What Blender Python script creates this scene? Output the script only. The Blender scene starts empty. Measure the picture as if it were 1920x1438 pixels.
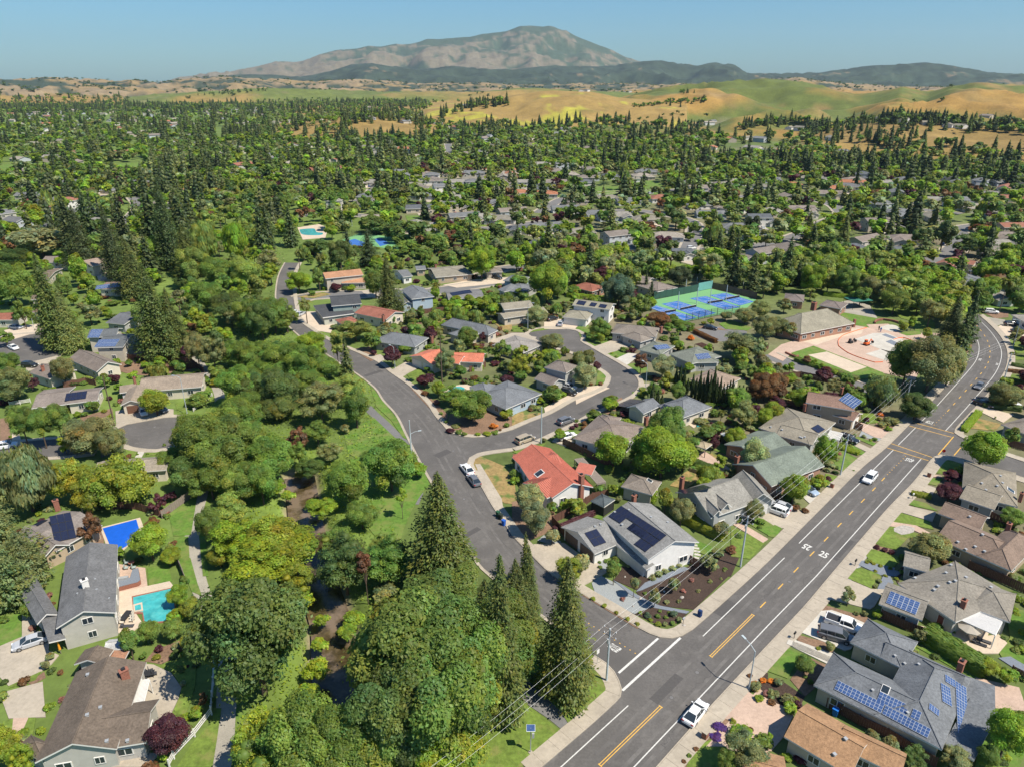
HAZE=True
import bpy,math,random
import numpy as np
from mathutils import Vector,Matrix
from mathutils.bvhtree import BVHTree
R=random.Random(7)
NR=np.random.RandomState(11)
SC=bpy.context.scene
COL=SC.collection
# ---------------------------------------------------------------- camera, sky, sun, exposure
F=1332.0;CX=960.0;CY=719.0
PITCH=math.atan((CY-150.0)/F)
H=78.0
cam_d=bpy.data.cameras.new('camera');cam=bpy.data.objects.new('camera',cam_d);COL.objects.link(cam)
cam.location=(0,0,H);cam.rotation_euler=(math.pi/2-PITCH,0,0)
cam_d.sensor_width=36.0;cam_d.lens=F/1920*36.0;cam_d.clip_start=1.0;cam_d.clip_end=60000
SC.camera=cam
SUN_EL=math.radians(56.0)
SUN_AZ=math.atan2(0.85,-0.50)          # compass angle of the sun from +Y towards +X
w=bpy.data.worlds.new("World");SC.world=w;w.use_nodes=True
nt=w.node_tree;nt.nodes.clear()
sky=nt.nodes.new('ShaderNodeTexSky');sky.sky_type='NISHITA';sky.sun_disc=False
sky.sun_elevation=SUN_EL;sky.sun_rotation=SUN_AZ;sky.altitude=60
sky.air_density=1.25;sky.dust_density=0.35;sky.ozone_density=3.0
bg=nt.nodes.new('ShaderNodeBackground');bg.inputs[1].default_value=0.10
wo=nt.nodes.new('ShaderNodeOutputWorld')
tn=nt.nodes.new('ShaderNodeVectorMath');tn.operation='MULTIPLY';tn.inputs[1].default_value=(.27,.445,.61);nt.links.new(sky.outputs[0],tn.inputs[0]);nt.links.new(tn.outputs[0],bg.inputs[0]);nt.links.new(bg.outputs[0],wo.inputs[0])
sd=bpy.data.lights.new('sun','SUN');sd.energy=3.7;sd.angle=math.radians(0.53);sd.color=(1.0,0.93,0.81)
sun=bpy.data.objects.new('sun',sd);COL.objects.link(sun)
_sv=Vector((math.sin(SUN_AZ)*math.cos(SUN_EL),math.cos(SUN_AZ)*math.cos(SUN_EL),math.sin(SUN_EL)))
sun.rotation_euler=_sv.to_track_quat('Z','Y').to_euler();sun.location=(0,0,300)
SC.view_settings.view_transform='Standard';SC.view_settings.look='None'
SC.view_settings.gamma=1.0;SC.view_settings.use_curve_mapping=False
SC.view_settings.exposure=0.95
try:
    SC.cycles.max_bounces=6;SC.cycles.diffuse_bounces=4;SC.cycles.glossy_bounces=2
    SC.cycles.transmission_bounces=3;SC.cycles.transparent_max_bounces=6;SC.cycles.volume_bounces=0
except Exception:pass

# ---------------------------------------------------------------- from a view direction to a place on the ground
CT,ST=math.cos(PITCH),math.sin(PITCH)
def ray(px,py):
    u=(px-CX)/F;v=(py-CY)/F
    return Vector((u,CT-v*ST,-ST-v*CT))
def G(px,py,z=0.0):
    d=ray(px,py);t=(z-H)/d.z
    return Vector((d.x*t,d.y*t,z))
def proj(p):
    x,y,z=p[0],p[1],p[2]-H
    dep=y*CT-z*ST;up=y*ST+z*CT
    return(CX+F*x/dep,CY-F*up/dep,dep)
_o=[0,0,1.0]
def tile(ox,oy,s=480/1917.):_o[:]=[ox,oy,s]
def T(p):return(_o[0]+p[0]*_o[2],_o[1]+p[1]*_o[2])
def P(p,z=0.0):return G(*T(p),z)
def htop(p,topy):
    """height of an upright thing that stands at p and reaches picture row topy"""
    b=P(p);y=_o[1]+topy*_o[2];d=ray(0,y);return max(0.3,H+d.z*b.y/d.y)

# ---------------------------------------------------------------- materials
MT={}
def mat(name,col=(.5,.5,.5),rough=.85,vary=.12,scale=1.0,src=None,bump=0,bscale=None,spec=.3,metal=0,stretch=None,vary2=0,scale2=.05,coat=0):
    m=bpy.data.materials.new(name);m.use_nodes=True;t=m.node_tree;n=t.nodes;L=t.links
    b=n['Principled BSDF'];b.inputs['Roughness'].default_value=rough
    b.inputs['Specular IOR Level'].default_value=spec;b.inputs['Metallic'].default_value=metal
    if coat:b.inputs['Coat Weight'].default_value=coat;b.inputs['Coat Roughness'].default_value=.08
    if src=='obj':
        c=n.new('ShaderNodeObjectInfo').outputs['Color']
    else:
        r=n.new('ShaderNodeRGB');r.outputs[0].default_value=(*col,1);c=r.outputs[0]
    if vary or vary2 or bump:
        g=n.new('ShaderNodeNewGeometry');pos=g.outputs['Position']
        if stretch:
            mp=n.new('ShaderNodeMapping');mp.inputs['Scale'].default_value=stretch;L.new(pos,mp.inputs[0]);pos=mp.outputs[0]
    for vv,ss in((vary,scale),(vary2,scale2)):
        if vv:
            t1=n.new('ShaderNodeTexNoise');t1.inputs['Scale'].default_value=ss;t1.inputs['Detail'].default_value=5;t1.inputs['Roughness'].default_value=.65
            L.new(pos,t1.inputs['Vector'])
            mr=n.new('ShaderNodeMapRange');mr.inputs[1].default_value=.3;mr.inputs[2].default_value=.7
            mr.inputs[3].default_value=1-vv;mr.inputs[4].default_value=1+vv;L.new(t1.outputs[0],mr.inputs[0])
            vm=n.new('ShaderNodeVectorMath');vm.operation='SCALE';L.new(c,vm.inputs[0]);L.new(mr.outputs[0],vm.inputs['Scale']);c=vm.outputs[0]
    if bump:
        t2=n.new('ShaderNodeTexNoise');t2.inputs['Scale'].default_value=bscale or scale*4;t2.inputs['Detail'].default_value=3
        L.new(pos,t2.inputs['Vector'])
        bp=n.new('ShaderNodeBump');bp.inputs['Distance'].default_value=bump;bp.inputs['Strength'].default_value=.7
        L.new(t2.outputs[0],bp.inputs['Height']);L.new(bp.outputs[0],b.inputs['Normal'])
    L.new(c,b.inputs['Base Color']);MT[name]=m
    m['_c']=1
    return m
def last_color_socket(m):
    return m.node_tree.nodes['Principled BSDF'].inputs['Base Color']
def mix_noise(m,col2,scale,lo,hi,detail=6,stretch=None,rough=.6):
    """blend a second colour into a material where a noise is high (patches that belong to the surface)"""
    t=m.node_tree;n=t.nodes;L=t.links;s=last_color_socket(m);old=s.links[0].from_socket
    g=n.new('ShaderNodeNewGeometry');pos=g.outputs['Position']
    if stretch:
        mp=n.new('ShaderNodeMapping');mp.inputs['Scale'].default_value=stretch;L.new(pos,mp.inputs[0]);pos=mp.outputs[0]
    x=n.new('ShaderNodeTexNoise');x.inputs['Scale'].default_value=scale;x.inputs['Detail'].default_value=detail;x.inputs['Roughness'].default_value=rough;L.new(pos,x.inputs['Vector'])
    mr=n.new('ShaderNodeMapRange');mr.inputs[1].default_value=lo;mr.inputs[2].default_value=hi;L.new(x.outputs[0],mr.inputs[0])
    mx=n.new('ShaderNodeMix');mx.data_type='RGBA';L.new(mr.outputs[0],mx.inputs[0]);L.new(old,mx.inputs[6]);mx.inputs[7].default_value=(*col2,1)
    L.new(mx.outputs[2],s);return m
mat('asphalt',(.112,.104,.096),.92,.16,3.0,bump=.01,bscale=30,vary2=.18,scale2=.12)
mix_noise(MT['asphalt'],(.15,.139,.127),.5,.54,.72)
mix_noise(MT['asphalt'],(.092,.086,.080),.07,.5,.66)
mat('old_asphalt',(.155,.15,.145),.92,.15,2.5,bump=.01,bscale=30,vary2=.15,scale2=.1)
mat('road_patch',(.08,.075,.071),.9,.14,3)
mat('road_wear',(.135,.126,.116),.92,.14,1.5,vary2=.1,scale2=.2)
mix_noise(MT['road_wear'],(.108,.1,.093),.35,.42,.6)
mat('concrete',(.37,.32,.25),.9,.10,2.0,vary2=.14,scale2=.18)
mix_noise(MT['concrete'],(.29,.25,.195),.9,.55,.75)
mat('pale_concrete',(.46,.43,.37),.9,.08,2.0,vary2=.12,scale2=.3)
mat('aggregate',(.30,.275,.225),.95,.15,5.0,vary2=.15,scale2=.25)
mat('lawn',(.125,.18,.03),.95,.3,1.6,bump=.05,bscale=9,vary2=.22,scale2=.22)
mix_noise(MT['lawn'],(.20,.195,.06),.35,.55,.72)
mat('lush_lawn',(.095,.175,.025),.95,.25,1.6,bump=.05,bscale=9,vary2=.18,scale2=.22)
mix_noise(MT['lush_lawn'],(.175,.19,.055),.3,.46,.68)
mat('dry_lawn',(.27,.19,.075),.95,.25,1.3,bump=.05,bscale=9,vary2=.2,scale2=.3)
mix_noise(MT['dry_lawn'],(.11,.15,.035),.4,.5,.62)
mat('meadow',(.105,.185,.022),.95,.35,.9,bump=.15,bscale=3,vary2=.3,scale2=.12)
mix_noise(MT['meadow'],(.24,.21,.07),.16,.54,.68)
mat('mulch',(.055,.036,.027),.95,.4,5.0,bump=.05,bscale=20,vary2=.15,scale2=.3)
mat('soil',(.20,.125,.08),.95,.3,2.5,bump=.05,bscale=12,vary2=.2,scale2=.2)
mat('gravel',(.27,.285,.28),.95,.2,9.0,bump=.04,bscale=25)
mat('pink_paving',(.44,.32,.245),.9,.14,3.0,vary2=.12,scale2=.3)
mat('cream_paving',(.50,.41,.31),.9,.1,3.0,vary2=.1,scale2=.3)
mat('slate_paving',(.17,.19,.22),.9,.2,6.0)
mat('brick',(.26,.11,.075),.9,.3,6.0,bump=.03,bscale=18)
mat('roof',src='obj',rough=.95,vary=.24,scale=3.2,bump=.08,bscale=7,vary2=.2,scale2=.4)
mat('wall',src='obj',rough=.9,vary=.06,scale=1.2,vary2=.04,scale2=.3)
mat('paint',src='obj',rough=.7,vary=.05,scale=2)
mat('trim',(.66,.64,.60),.7,.05,2)
mat('dark_metal',(.03,.03,.032),.5,0)
mat('steel',(.42,.43,.43),.55,.08,2,metal=.35)
mat('pole_paint',(.40,.45,.46),.6,.1,2)
mat('glass',(.025,.035,.045),.12,.0,spec=.6)
mat('solar_cell',(.018,.022,.045),.22,.15,3,spec=.5)
mat('blue_cell',(.045,.085,.20),.2,.2,1.5,spec=.6)
mat('panel_frame',(.5,.53,.56),.4,0,metal=.3)
mat('carpaint',src='obj',rough=.32,vary=0,spec=.5,coat=.6)
mat('tyre',(.02,.02,.02),.9,0)
mat('rim',(.38,.39,.40),.35,0,metal=.7)
mat('lamp_lens',(.75,.76,.78),.15,0,spec=.6)
mat('tail_lens',(.35,.02,.02),.25,0)
mat('fence_wood',(.13,.065,.045),.9,.3,2.5,stretch=(3,3,.4))
mat('grey_wood',(.24,.20,.165),.9,.25,2.5,stretch=(3,3,.4))
mat('bark',(.105,.075,.055),.95,.3,4,stretch=(3,3,.5),bump=.05,bscale=8)
mat('pool_water',(.05,.33,.34),.06,.25,.9,spec=.5,bump=.04,bscale=2.5,vary2=.25,scale2=.2)
mix_noise(MT['pool_water'],(.10,.43,.41),.6,.5,.7)
mat('pool_cover',(.012,.10,.50),.4,.12,.9,bump=.05,bscale=1.2)
mat('creek_water',(.062,.046,.020),.10,.4,.6,spec=.5,bump=.03,bscale=3,vary2=.4,scale2=.3)
mix_noise(MT['creek_water'],(.17,.125,.085),.22,.46,.58)
mat('court_blue',(.035,.125,.38),.85,.06,1)
mat('court_green',(.15,.33,.14),.85,.06,1)
mix_noise(MT['court_blue'],(.06,.16,.38),.4,.45,.75)
mat('white_line',(.55,.54,.50),.8,.18,3)
mat('yellow_line',(.60,.35,.07),.8,.2,3)
mat('windscreen',(.14,.34,.32),.9,.08,1)
mat('screen_green',(.035,.085,.065),.9,.1,1);mat('screen_brown',(.15,.085,.06),.9,.15,1)
mat('stone',(.36,.33,.29),.95,.3,3,bump=.05,bscale=6)
mat('orange_plastic',(.75,.14,.03),.6,.1,2)
mat('cloth',src='obj',rough=.95,vary=.05,scale=2)
mat('wire',(.85,.85,.82),.6,0)
mat('terracotta',(.40,.13,.09),.85,.18,2.5,vary2=.1,scale2=.3)
def leafmat():
    m=bpy.data.materials.new('leaf');m.use_nodes=True;t=m.node_tree;n=t.nodes;L=t.links;n.clear()
    o=n.new('ShaderNodeOutputMaterial');oi=n.new('ShaderNodeObjectInfo');at=n.new('ShaderNodeAttribute');at.attribute_name='tint'
    vm=n.new('ShaderNodeVectorMath');vm.operation='MULTIPLY';L.new(oi.outputs['Color'],vm.inputs[0]);L.new(at.outputs['Vector'],vm.inputs[1])
    d=n.new('ShaderNodeBsdfDiffuse');tr=n.new('ShaderNodeBsdfTranslucent');mx=n.new('ShaderNodeMixShader');mx.inputs[0].default_value=.5
    t2=n.new('ShaderNodeVectorMath');t2.operation='MULTIPLY';t2.inputs[1].default_value=(1.25,1.3,.7)
    L.new(vm.outputs[0],d.inputs[0]);L.new(vm.outputs[0],t2.inputs[0]);L.new(t2.outputs[0],tr.inputs[0])
    L.new(d.outputs[0],mx.inputs[1]);L.new(tr.outputs[0],mx.inputs[2])
    gl=n.new('ShaderNodeBsdfGlossy');gl.inputs['Roughness'].default_value=.55;gl.inputs[0].default_value=(.5,.55,.5,1)
    m2=n.new('ShaderNodeMixShader');m2.inputs[0].default_value=.035;L.new(mx.outputs[0],m2.inputs[1]);L.new(gl.outputs[0],m2.inputs[2])
    L.new(m2.outputs[0],o.inputs[0]);MT['leaf']=m
leafmat()

# ---------------------------------------------------------------- objects and meshes
def tag(o,label=None,cat=None,group=None,kind=None):
    if label:o['label']=label
    if cat:o['category']=cat
    if group:o['group']=group
    if kind:o['kind']=kind
    return o
def link(o,parent=None):
    COL.objects.link(o)
    if parent is not None:o.parent=parent
    return o
def empty(name,loc,rz=0.0):
    o=bpy.data.objects.new(name,None);o.location=loc;o.rotation_euler=(0,0,rz);o.empty_display_size=.5
    return link(o)
def obj(name,me,parent=None,loc=None,rot=None,scale=None,color=None):
    o=bpy.data.objects.new(name,me)
    if loc is not None:o.location=loc
    if rot is not None:o.rotation_euler=rot
    if scale is not None:o.scale=scale
    if color is not None:o.color=(*color[:3],1)
    return link(o,parent)
def copy_tree(o,parent=None):
    c=o.copy();COL.objects.link(c)
    if parent is not None:c.parent=parent
    for ch in list(KIDS.get(o.name,())):
        copy_tree(ch,c)
    return c
KIDS={}
class MB:
    def __init__(s):s.v=[];s.f=[];s.m=[];s.mats=[]
    def mi(s,m):
        m=MT[m]if isinstance(m,str)else m
        if m not in s.mats:s.mats.append(m)
        return s.mats.index(m)
    def add(s,vs,fs,m):
        b=len(s.v);k=s.mi(m);s.v+=[tuple(v)for v in vs];s.f+=[tuple(b+i for i in f)for f in fs];s.m+=[k]*len(fs)
    def box(s,c,size,m,rz=0.0,x=None):
        hx,hy,hz=size[0]/2,size[1]/2,size[2]/2;cs,sn=math.cos(rz),math.sin(rz)
        vs=[]
        for dz in(-hz,hz):
            for dx,dy in((-hx,-hy),(hx,-hy),(hx,hy),(-hx,hy)):
                vs.append((c[0]+dx*cs-dy*sn,c[1]+dx*sn+dy*cs,c[2]+dz))
        s.add(vs,[(3,2,1,0),(4,5,6,7),(0,1,5,4),(1,2,6,5),(2,3,7,6),(3,0,4,7)],m)
    def cyl(s,p0,p1,r0,r1,m,n=8,caps=True):
        p0=Vector(p0);p1=Vector(p1);d=(p1-p0).normalized();a=d.orthogonal().normalized();b=d.cross(a)
        vs=[p0+(a*math.cos(2*math.pi*i/n)+b*math.sin(2*math.pi*i/n))*r0 for i in range(n)]
        vs+=[p1+(a*math.cos(2*math.pi*i/n)+b*math.sin(2*math.pi*i/n))*r1 for i in range(n)]
        fs=[(i,(i+1)% n,n+(i+1)% n,n+i)for i in range(n)]
        if caps:fs+=[tuple(range(n-1,-1,-1)),tuple(range(n,2*n))]
        s.add(vs,fs,m)
    def prism(s,pts,z0,z1,m,mside=None):
        n=len(pts)
        ar=sum(pts[i][0]*pts[(i+1)% n][1]-pts[(i+1)% n][0]*pts[i][1]for i in range(n))
        if ar<0:pts=pts[::-1]
        vs=[(p[0],p[1],z0)for p in pts]+[(p[0],p[1],z1)for p in pts]
        s.add(vs,[tuple(range(n,2*n))],m)
        s.add(vs,[(i,(i+1)% n,n+(i+1)% n,n+i)for i in range(n)],mside or m)
    def mesh(s,name,org=(0,0,0),smooth=False):
        me=bpy.data.meshes.new(name)
        o=org;me.from_pydata([(v[0]-o[0],v[1]-o[1],v[2]-o[2])for v in s.v],[],s.f)
        for m in s.mats:me.materials.append(m)
        me.polygons.foreach_set('material_index',s.m)
        if smooth:me.polygons.foreach_set('use_smooth',[True]*len(s.f))
        me.update();return me
    def build(s,name,parent=None,color=None,org=(0,0,0),smooth=False,loc=None):
        return obj(name,s.mesh(name,org,smooth),parent,color=color,loc=loc)
def npmesh(name,V,Fq,mats,tint=None,mi=None):
    """fast mesh from numpy arrays; Fq is (n,4) or (n,3)"""
    me=bpy.data.meshes.new(name);k=Fq.shape[1]
    me.vertices.add(len(V));me.vertices.foreach_set('co',V.astype(np.float32).ravel())
    me.loops.add(Fq.size);me.loops.foreach_set('vertex_index',Fq.astype(np.int32).ravel())
    me.polygons.add(len(Fq));me.polygons.foreach_set('loop_start',np.arange(0,Fq.size,k,dtype=np.int32))
    for m in mats:me.materials.append(m)
    if mi is not None:me.polygons.foreach_set('material_index',mi.astype(np.int32))
    if tint is not None:
        a=me.attributes.new('tint','FLOAT_VECTOR','POINT');a.data.foreach_set('vector',tint.astype(np.float32).ravel())
    me.update(calc_edges=True);return me
def catmull(pts,step=2.0):
    P_=[Vector((p[0],p[1],0))for p in pts];out=[]
    for i in range(len(P_)-1):
        a=P_[max(i-1,0)];b=P_[i];c=P_[i+1];d=P_[min(i+2,len(P_)-1)]
        n=max(1,int((c-b).length/step))
        for j in range(n):
            t=j/n;out.append(.5*((2*b)+(c-a)*t+(2*a-5*b+4*c-d)*t*t+(3*b-a-3*c+d)*t**3))
    out.append(P_[-1]);return out
def offset(pl,d):
    """polyline moved d metres to its left"""
    out=[]
    for i,p in enumerate(pl):
        a=pl[max(i-1,0)];b=pl[min(i+1,len(pl)-1)];t=(b-a).normalized()if(b-a).length>1e-6 else Vector((1,0,0))
        out.append(p+Vector((-t.y,t.x,0))*d)
    return out
def in_poly(x,y,poly):
    c=False;j=len(poly)-1
    for i in range(len(poly)):
        xi,yi=poly[i][0],poly[i][1];xj,yj=poly[j][0],poly[j][1]
        if(yi>y)!=(yj>y)and x<(xj-xi)*(y-yi)/(yj-yi)+xi:c=not c
        j=i
    return c
PBB=[0,None]
def paved_near(x,y,pad=0.0):
    """the paved or built polygons whose bounds hold a point"""
    if PBB[0]!=len(PAVED):PBB[1]=np.array([(min(p[0]for p in q),max(p[0]for p in q),min(p[1]for p in q),max(p[1]for p in q))for q in PAVED]);PBB[0]=len(PAVED)
    b=PBB[1];return[PAVED[i]for i in np.nonzero((b[:,0]<x+pad)&(b[:,1]>x-pad)&(b[:,2]<y+pad)&(b[:,3]>y-pad))[0]]
PAVED=[]     # world polygons kept free of trees and houses
AUTO=[]
LANDMARKS=[]      # (short name, picture x, picture y) used to word the labels
def vnoise(x,y,seed=0):
    """smooth value noise on numpy arrays, -1..1"""
    xi=np.floor(x).astype(np.int64);yi=np.floor(y).astype(np.int64);xf=x-xi;yf=y-yi
    u=xf*xf*(3-2*xf);v=yf*yf*(3-2*yf)
    def h(a,b):
        n=(a*374761393+b*668265263+seed*1442695)& 0x7fffffff
        n=((n ^(n>>13))*1274126177)& 0x7fffffff
        return((n ^(n>>16))& 0xffff)/32767.5-1
    return(h(xi,yi)*(1-u)+h(xi+1,yi)*u)*(1-v)+(h(xi,yi+1)*(1-u)+h(xi+1,yi+1)*u)*v
def fbm(x,y,seed=0,oct=4):
    s=0;a=1;t=0
    for o in range(oct):
        s=s+a*vnoise(x*2**o,y*2**o,seed+o*17);t+=a;a*=.5
    return s/t

# ---------------------------------------------------------------- terrain
def ridge(pts,D):
    az=[];zz=[]
    for px,py in pts:
        d=ray(px,py);k=D/math.hypot(d.x,d.y);az.append(math.atan2(d.x,d.y));zz.append(H+d.z*k)
    return np.array(az),np.array(zz)
# (crest seen in the photograph, distance, foot distance, cover kind, roughness)
LAY=[
 (ridge([(1200,262),(1290,250),(1400,262),(1470,262),(1530,250),(1600,240),(1680,226),(1760,228),(1850,238),(1990,243),(2300,250)],1150),1150,800,'gold',8),
 (ridge([(470,262),(560,236),(600,228),(650,222),(700,222),(760,226),(810,240),(870,262)],1250),1250,1000,'gold',2),
 (ridge([(1080,215),(1130,200),(1180,184),(1240,176),(1290,170),(1380,161),(1440,157),(1480,158),(1540,168),(1600,181),(1640,178),(1690,167),(1740,176),(1780,166),(1830,157),(1880,162),(1960,165),(2300,180)],1900),1900,1080,'gg',34),
 (ridge([(770,230),(800,212),(860,200),(900,195),(960,178),(1040,169),(1100,170),(1160,182),(1220,188),(1290,196)],1650),1650,1250,'flower',6),
 (ridge([(170,225),(220,200),(245,186),(280,179),(340,173),(420,171),(470,167),(540,166),(640,171),(720,176),(800,173),(900,172),(1000,166),(1060,170),(1200,178),(1300,186)],3000),3000,2650,'green',20),
 (ridge([(-600,190),(-100,186),(0,180),(60,186),(120,178),(180,186),(230,183)],3000),3100,2800,'gold',8),
 (ridge([(-600,160),(-200,156),(0,149),(40,151),(80,146),(110,150),(150,153),(200,155),(250,150),(300,156),(350,148),(400,143),(440,145),(480,150),(560,157),(640,152),(700,150),(760,158),(900,156),(1000,160),(1120,158),(1200,160),(1340,158),(1440,148),(1500,145),(1560,156),(1700,166),(2300,170)],4700),4700,3300,'far',30),
 (ridge([(-600,170),(300,162),(380,150),(430,141),(480,139),(560,143),(620,132),(660,122),(700,120),(780,131),(850,124),(900,128),(960,131),(1040,124),(1120,128),(1200,118),(1240,114),(1290,124),(1340,117),(1375,122),(1400,137),(1460,136),(1500,137),(1560,128),(1640,123),(1700,117),(1740,119),(1800,128),(1850,137),(1900,141),(1960,146),(2500,160)],7000),7000,4900,'dark',60),
 (ridge([(300,158),(380,143),(440,136),(480,128),(520,116),(560,118),(600,102),(640,95),(690,84),(750,83),(790,73),(840,68),(880,65),(910,62),(945,60),(975,50),(1000,48),(1030,49),(1060,58),(1100,72),(1130,86),(1160,99),(1190,114),(1240,128),(1400,150)],9800),9800,6800,'mount',85),
]
COV={'gold':0,'gg':1,'flower':2,'green':3,'far':4,'dark':5,'mount':6}
CREEK=[(560,880),(566,925),(572,970),(582,1010),(592,1050),(602,1100),(618,1150),(622,1200),(625,1260),(622,1320),(640,1380),(660,1450),(680,1560)]
CREEK_W=catmull([G(*p)for p in CREEK],3.0)
_cw=np.array([[p.x,p.y]for p in CREEK_W])
def terr(x,y,full=False):
    """height and cover of the terrain (numpy arrays)"""
    x=np.asarray(x,float);y=np.asarray(y,float)
    r=np.hypot(x,y);az=np.arctan2(x,y);h=np.zeros_like(r);cov=np.full(r.shape,-1);gul=np.zeros_like(r)
    for i,((a,z),D,Fd,c,rg)in enumerate(LAY):
        zr=np.interp(az,a,z,left=-50,right=-50 if a[-1]<.6 else z[-1])
        t=np.clip((r-Fd)/(D-Fd),0,1);up=t*t*(3-2*t)
        if c in('mount','dark'):up=t**1.15
        if D==1150:up=t**.8
        if D==1900:up=t**1.25
        back=np.clip((r-D)/(D*.35),0,1);k=up*(1-.75*back)
        nz=fbm(x/(rg*14+60),y/(rg*14+60),3+i,5)
        rid=1-np.abs(fbm(x/(rg*6+90),y/(rg*6+90),40+i,4))*3.2
        amp=rg*np.clip(t*3,0,1)*(1-.72*np.clip(1-np.abs(r-D)/(D*.06),0,1))
        hh=zr*k+amp*(nz*.8+rid*.9-.5)*(.35+.65*np.clip(zr/60,0,1))*(zr>0)
        hh=np.where(t<=0,-1,hh)
        m=hh>h;h=np.where(m,hh,h);cov=np.where(m,COV[c],cov);gul=np.where(m,nz*.8+rid*.9-.5,gul)
    # gentle rise of the far valley floor, none near
    # creek bed
    near=r<330
    if near.any():
        xx=x[near];yy=y[near];d=np.full(xx.shape,1e9)
        for i in range(len(_cw)-1):
            a=_cw[i];b=_cw[i+1];ab=b-a;L2=ab @ ab
            t=np.clip(((xx-a[0])*ab[0]+(yy-a[1])*ab[1])/L2,0,1)
            d=np.minimum(d,np.hypot(xx-a[0]-t*ab[0],yy-a[1]-t*ab[1]))
        s=np.clip((6.5-d)/4.0,0,1);h[near]=h[near]-2.6*s*s*(3-2*s)
    return(h-.03,cov,gul)if full else(h-.03,cov)
def terrz(x,y):return float(terr(np.array([x]),np.array([y]))[0][0])
def GT(px,py):
    """the place on the terrain seen at a picture point"""
    d=ray(px,py);dh=d/math.hypot(d.x,d.y)
    if dh.z>-.0005:rs=np.linspace(700,9500,900)
    else:
        r0=H/-dh.z
        if r0<890:return G(px,py)
        rs=np.linspace(800,min(r0*1.02,9500),700)
    xs=dh.x*rs;ys=dh.y*rs;zs=H+dh.z*rs;hh=terr(xs,ys)[0]
    k=np.nonzero(hh>=zs)[0]
    i=k[0]if len(k)else len(rs)-1
    return Vector((xs[i],ys[i],hh[i]))
def cover_color(x,y,h,cov,g):
    n1=fbm(x/75,y/75,91,6);n2=fbm(x/320,y/320,92,5);n3=fbm(x/18,y/18,93,3)
    def mixc(a,b,t):t=np.clip(t,0,1)[...,None];return np.array(a)*(1-t)+b*t if isinstance(a,tuple)else a*(1-t)+np.array(b)*t
    gold=np.array((.27,.18,.055));tan=np.array((.235,.175,.098));grn=np.array((.10,.122,.026));drk=np.array((.04,.058,.035));yel=np.array((.40,.36,.05))
    c=np.zeros(x.shape+(3,))
    def M(a,b,t):t=np.clip(t,0,1)[...,None];return a*(1-t)+b*t
    base_=[M(gold,gold*.72,n1+.4),M(M(gold*np.array((1.05,.95,.8)),grn,n2*2.2+.7+n1*.9-g*1.3),np.array((.25,.165,.06)),n1*2.5-.6),
             M(M(gold,grn,n1*2-.3),yel*.8,n2*3+n1*7-1.6+n3*1.5),
             M(M(gold,grn*1.15,n2*2.5+1.2),tan,n1*2-.7),
             M(M(tan,gold,n2+.3),drk,np.clip((n1*.9+n2*.3-g*.5)*6-.2,0,1)),
             M(drk*np.clip(1+n1*.6,.5,1.6)[...,None],tan*.8,np.clip((n1*.8+n2*.5+g*.45)*6-3.0,0,1)),
             M(np.array((.175,.15,.10)),drk*1.5,np.clip((n1*.9+n2*.5-g*.4)*4+(h-560)/90*.5+1.35+np.clip((x-300)/900,0,1)*.8,0,1))]
    flat=M(M(np.array((.17,.145,.09)),np.array((.10,.135,.035)),n1*2+.6),np.array((.115,.165,.035)),(-.10-np.arctan2(x,y))*9+n3*.3)
    c[:]=flat
    rr=np.hypot(x,y);nr=rr<330
    if nr.any():
        xx=x[nr];yy=y[nr];dd=np.full(xx.shape,1e9)
        for q in _cw:dd=np.minimum(dd,np.hypot(xx-q[0],yy-q[1]))
        k=np.clip((13-dd)/5,0,1)[:,None];cc=c[nr]*(1-k)+np.array((.135,.195,.035))*(1+.5*n3[nr][:,None])*k;k=np.clip((4.6-dd)/1.2,0,1)[:,None];c[nr]=cc*(1-k)+np.array((.25,.20,.13))*k
    for i,b in enumerate(base_):
        m=cov==i;k=np.clip((h[m]-.1)/2.5,0,1)[:,None];c[m]=c[m]*(1-k)+b[m]*k
    c*=(1+.18*n3)[...,None];return c
def sheet(name,rs,azs):
    A,Rr=np.meshgrid(azs,rs);x=Rr*np.sin(A);y=Rr*np.cos(A);z,cov,gl=terr(x.ravel(),y.ravel(),True);z=z.reshape(x.shape);cov=cov.reshape(x.shape)
    V=np.stack([x,y,z],-1).reshape(-1,3);n,m=x.shape
    i=np.arange(n*m).reshape(n,m);Fq=np.stack([i[:-1,:-1],i[:-1,1:],i[1:,1:],i[1:,:-1]],-1).reshape(-1,4)[:,::-1]
    c=cover_color(x,y,z,cov,gl.reshape(x.shape)).reshape(-1,3)
    me=npmesh(name,V,Fq,[MT['terrain']],tint=c)
    me.polygons.foreach_set('use_smooth',np.ones(len(Fq),bool))
    o=obj(name,me);tag(o,kind='structure');return o
def terrain_mat():
    m=mat('terrain',(1,1,1),.95,.22,.35,bump=.3,bscale=.6,vary2=.2,scale2=.03)
    n=m.node_tree.nodes;a=n.new('ShaderNodeAttribute');a.attribute_name='tint'
    rgb=[x for x in n if x.type=='RGB'][0]
    for l in list(m.node_tree.links):
        if l.from_node==rgb:m.node_tree.links.new(a.outputs['Vector'],l.to_socket)
terrain_mat()
rs=np.concatenate([np.arange(40,230,1.6),np.geomspace(230,1150,70)])
azs=np.radians(np.arange(-62,62.01,.5))
sheet('ground',rs,np.radians(np.arange(-62,62.01,.45)))
rs2=np.concatenate([np.geomspace(1150,3400,110),np.geomspace(3440,13500,130)])
o_=sheet('hills',rs2,np.radians(np.arange(-50,50.01,.13)))
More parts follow.
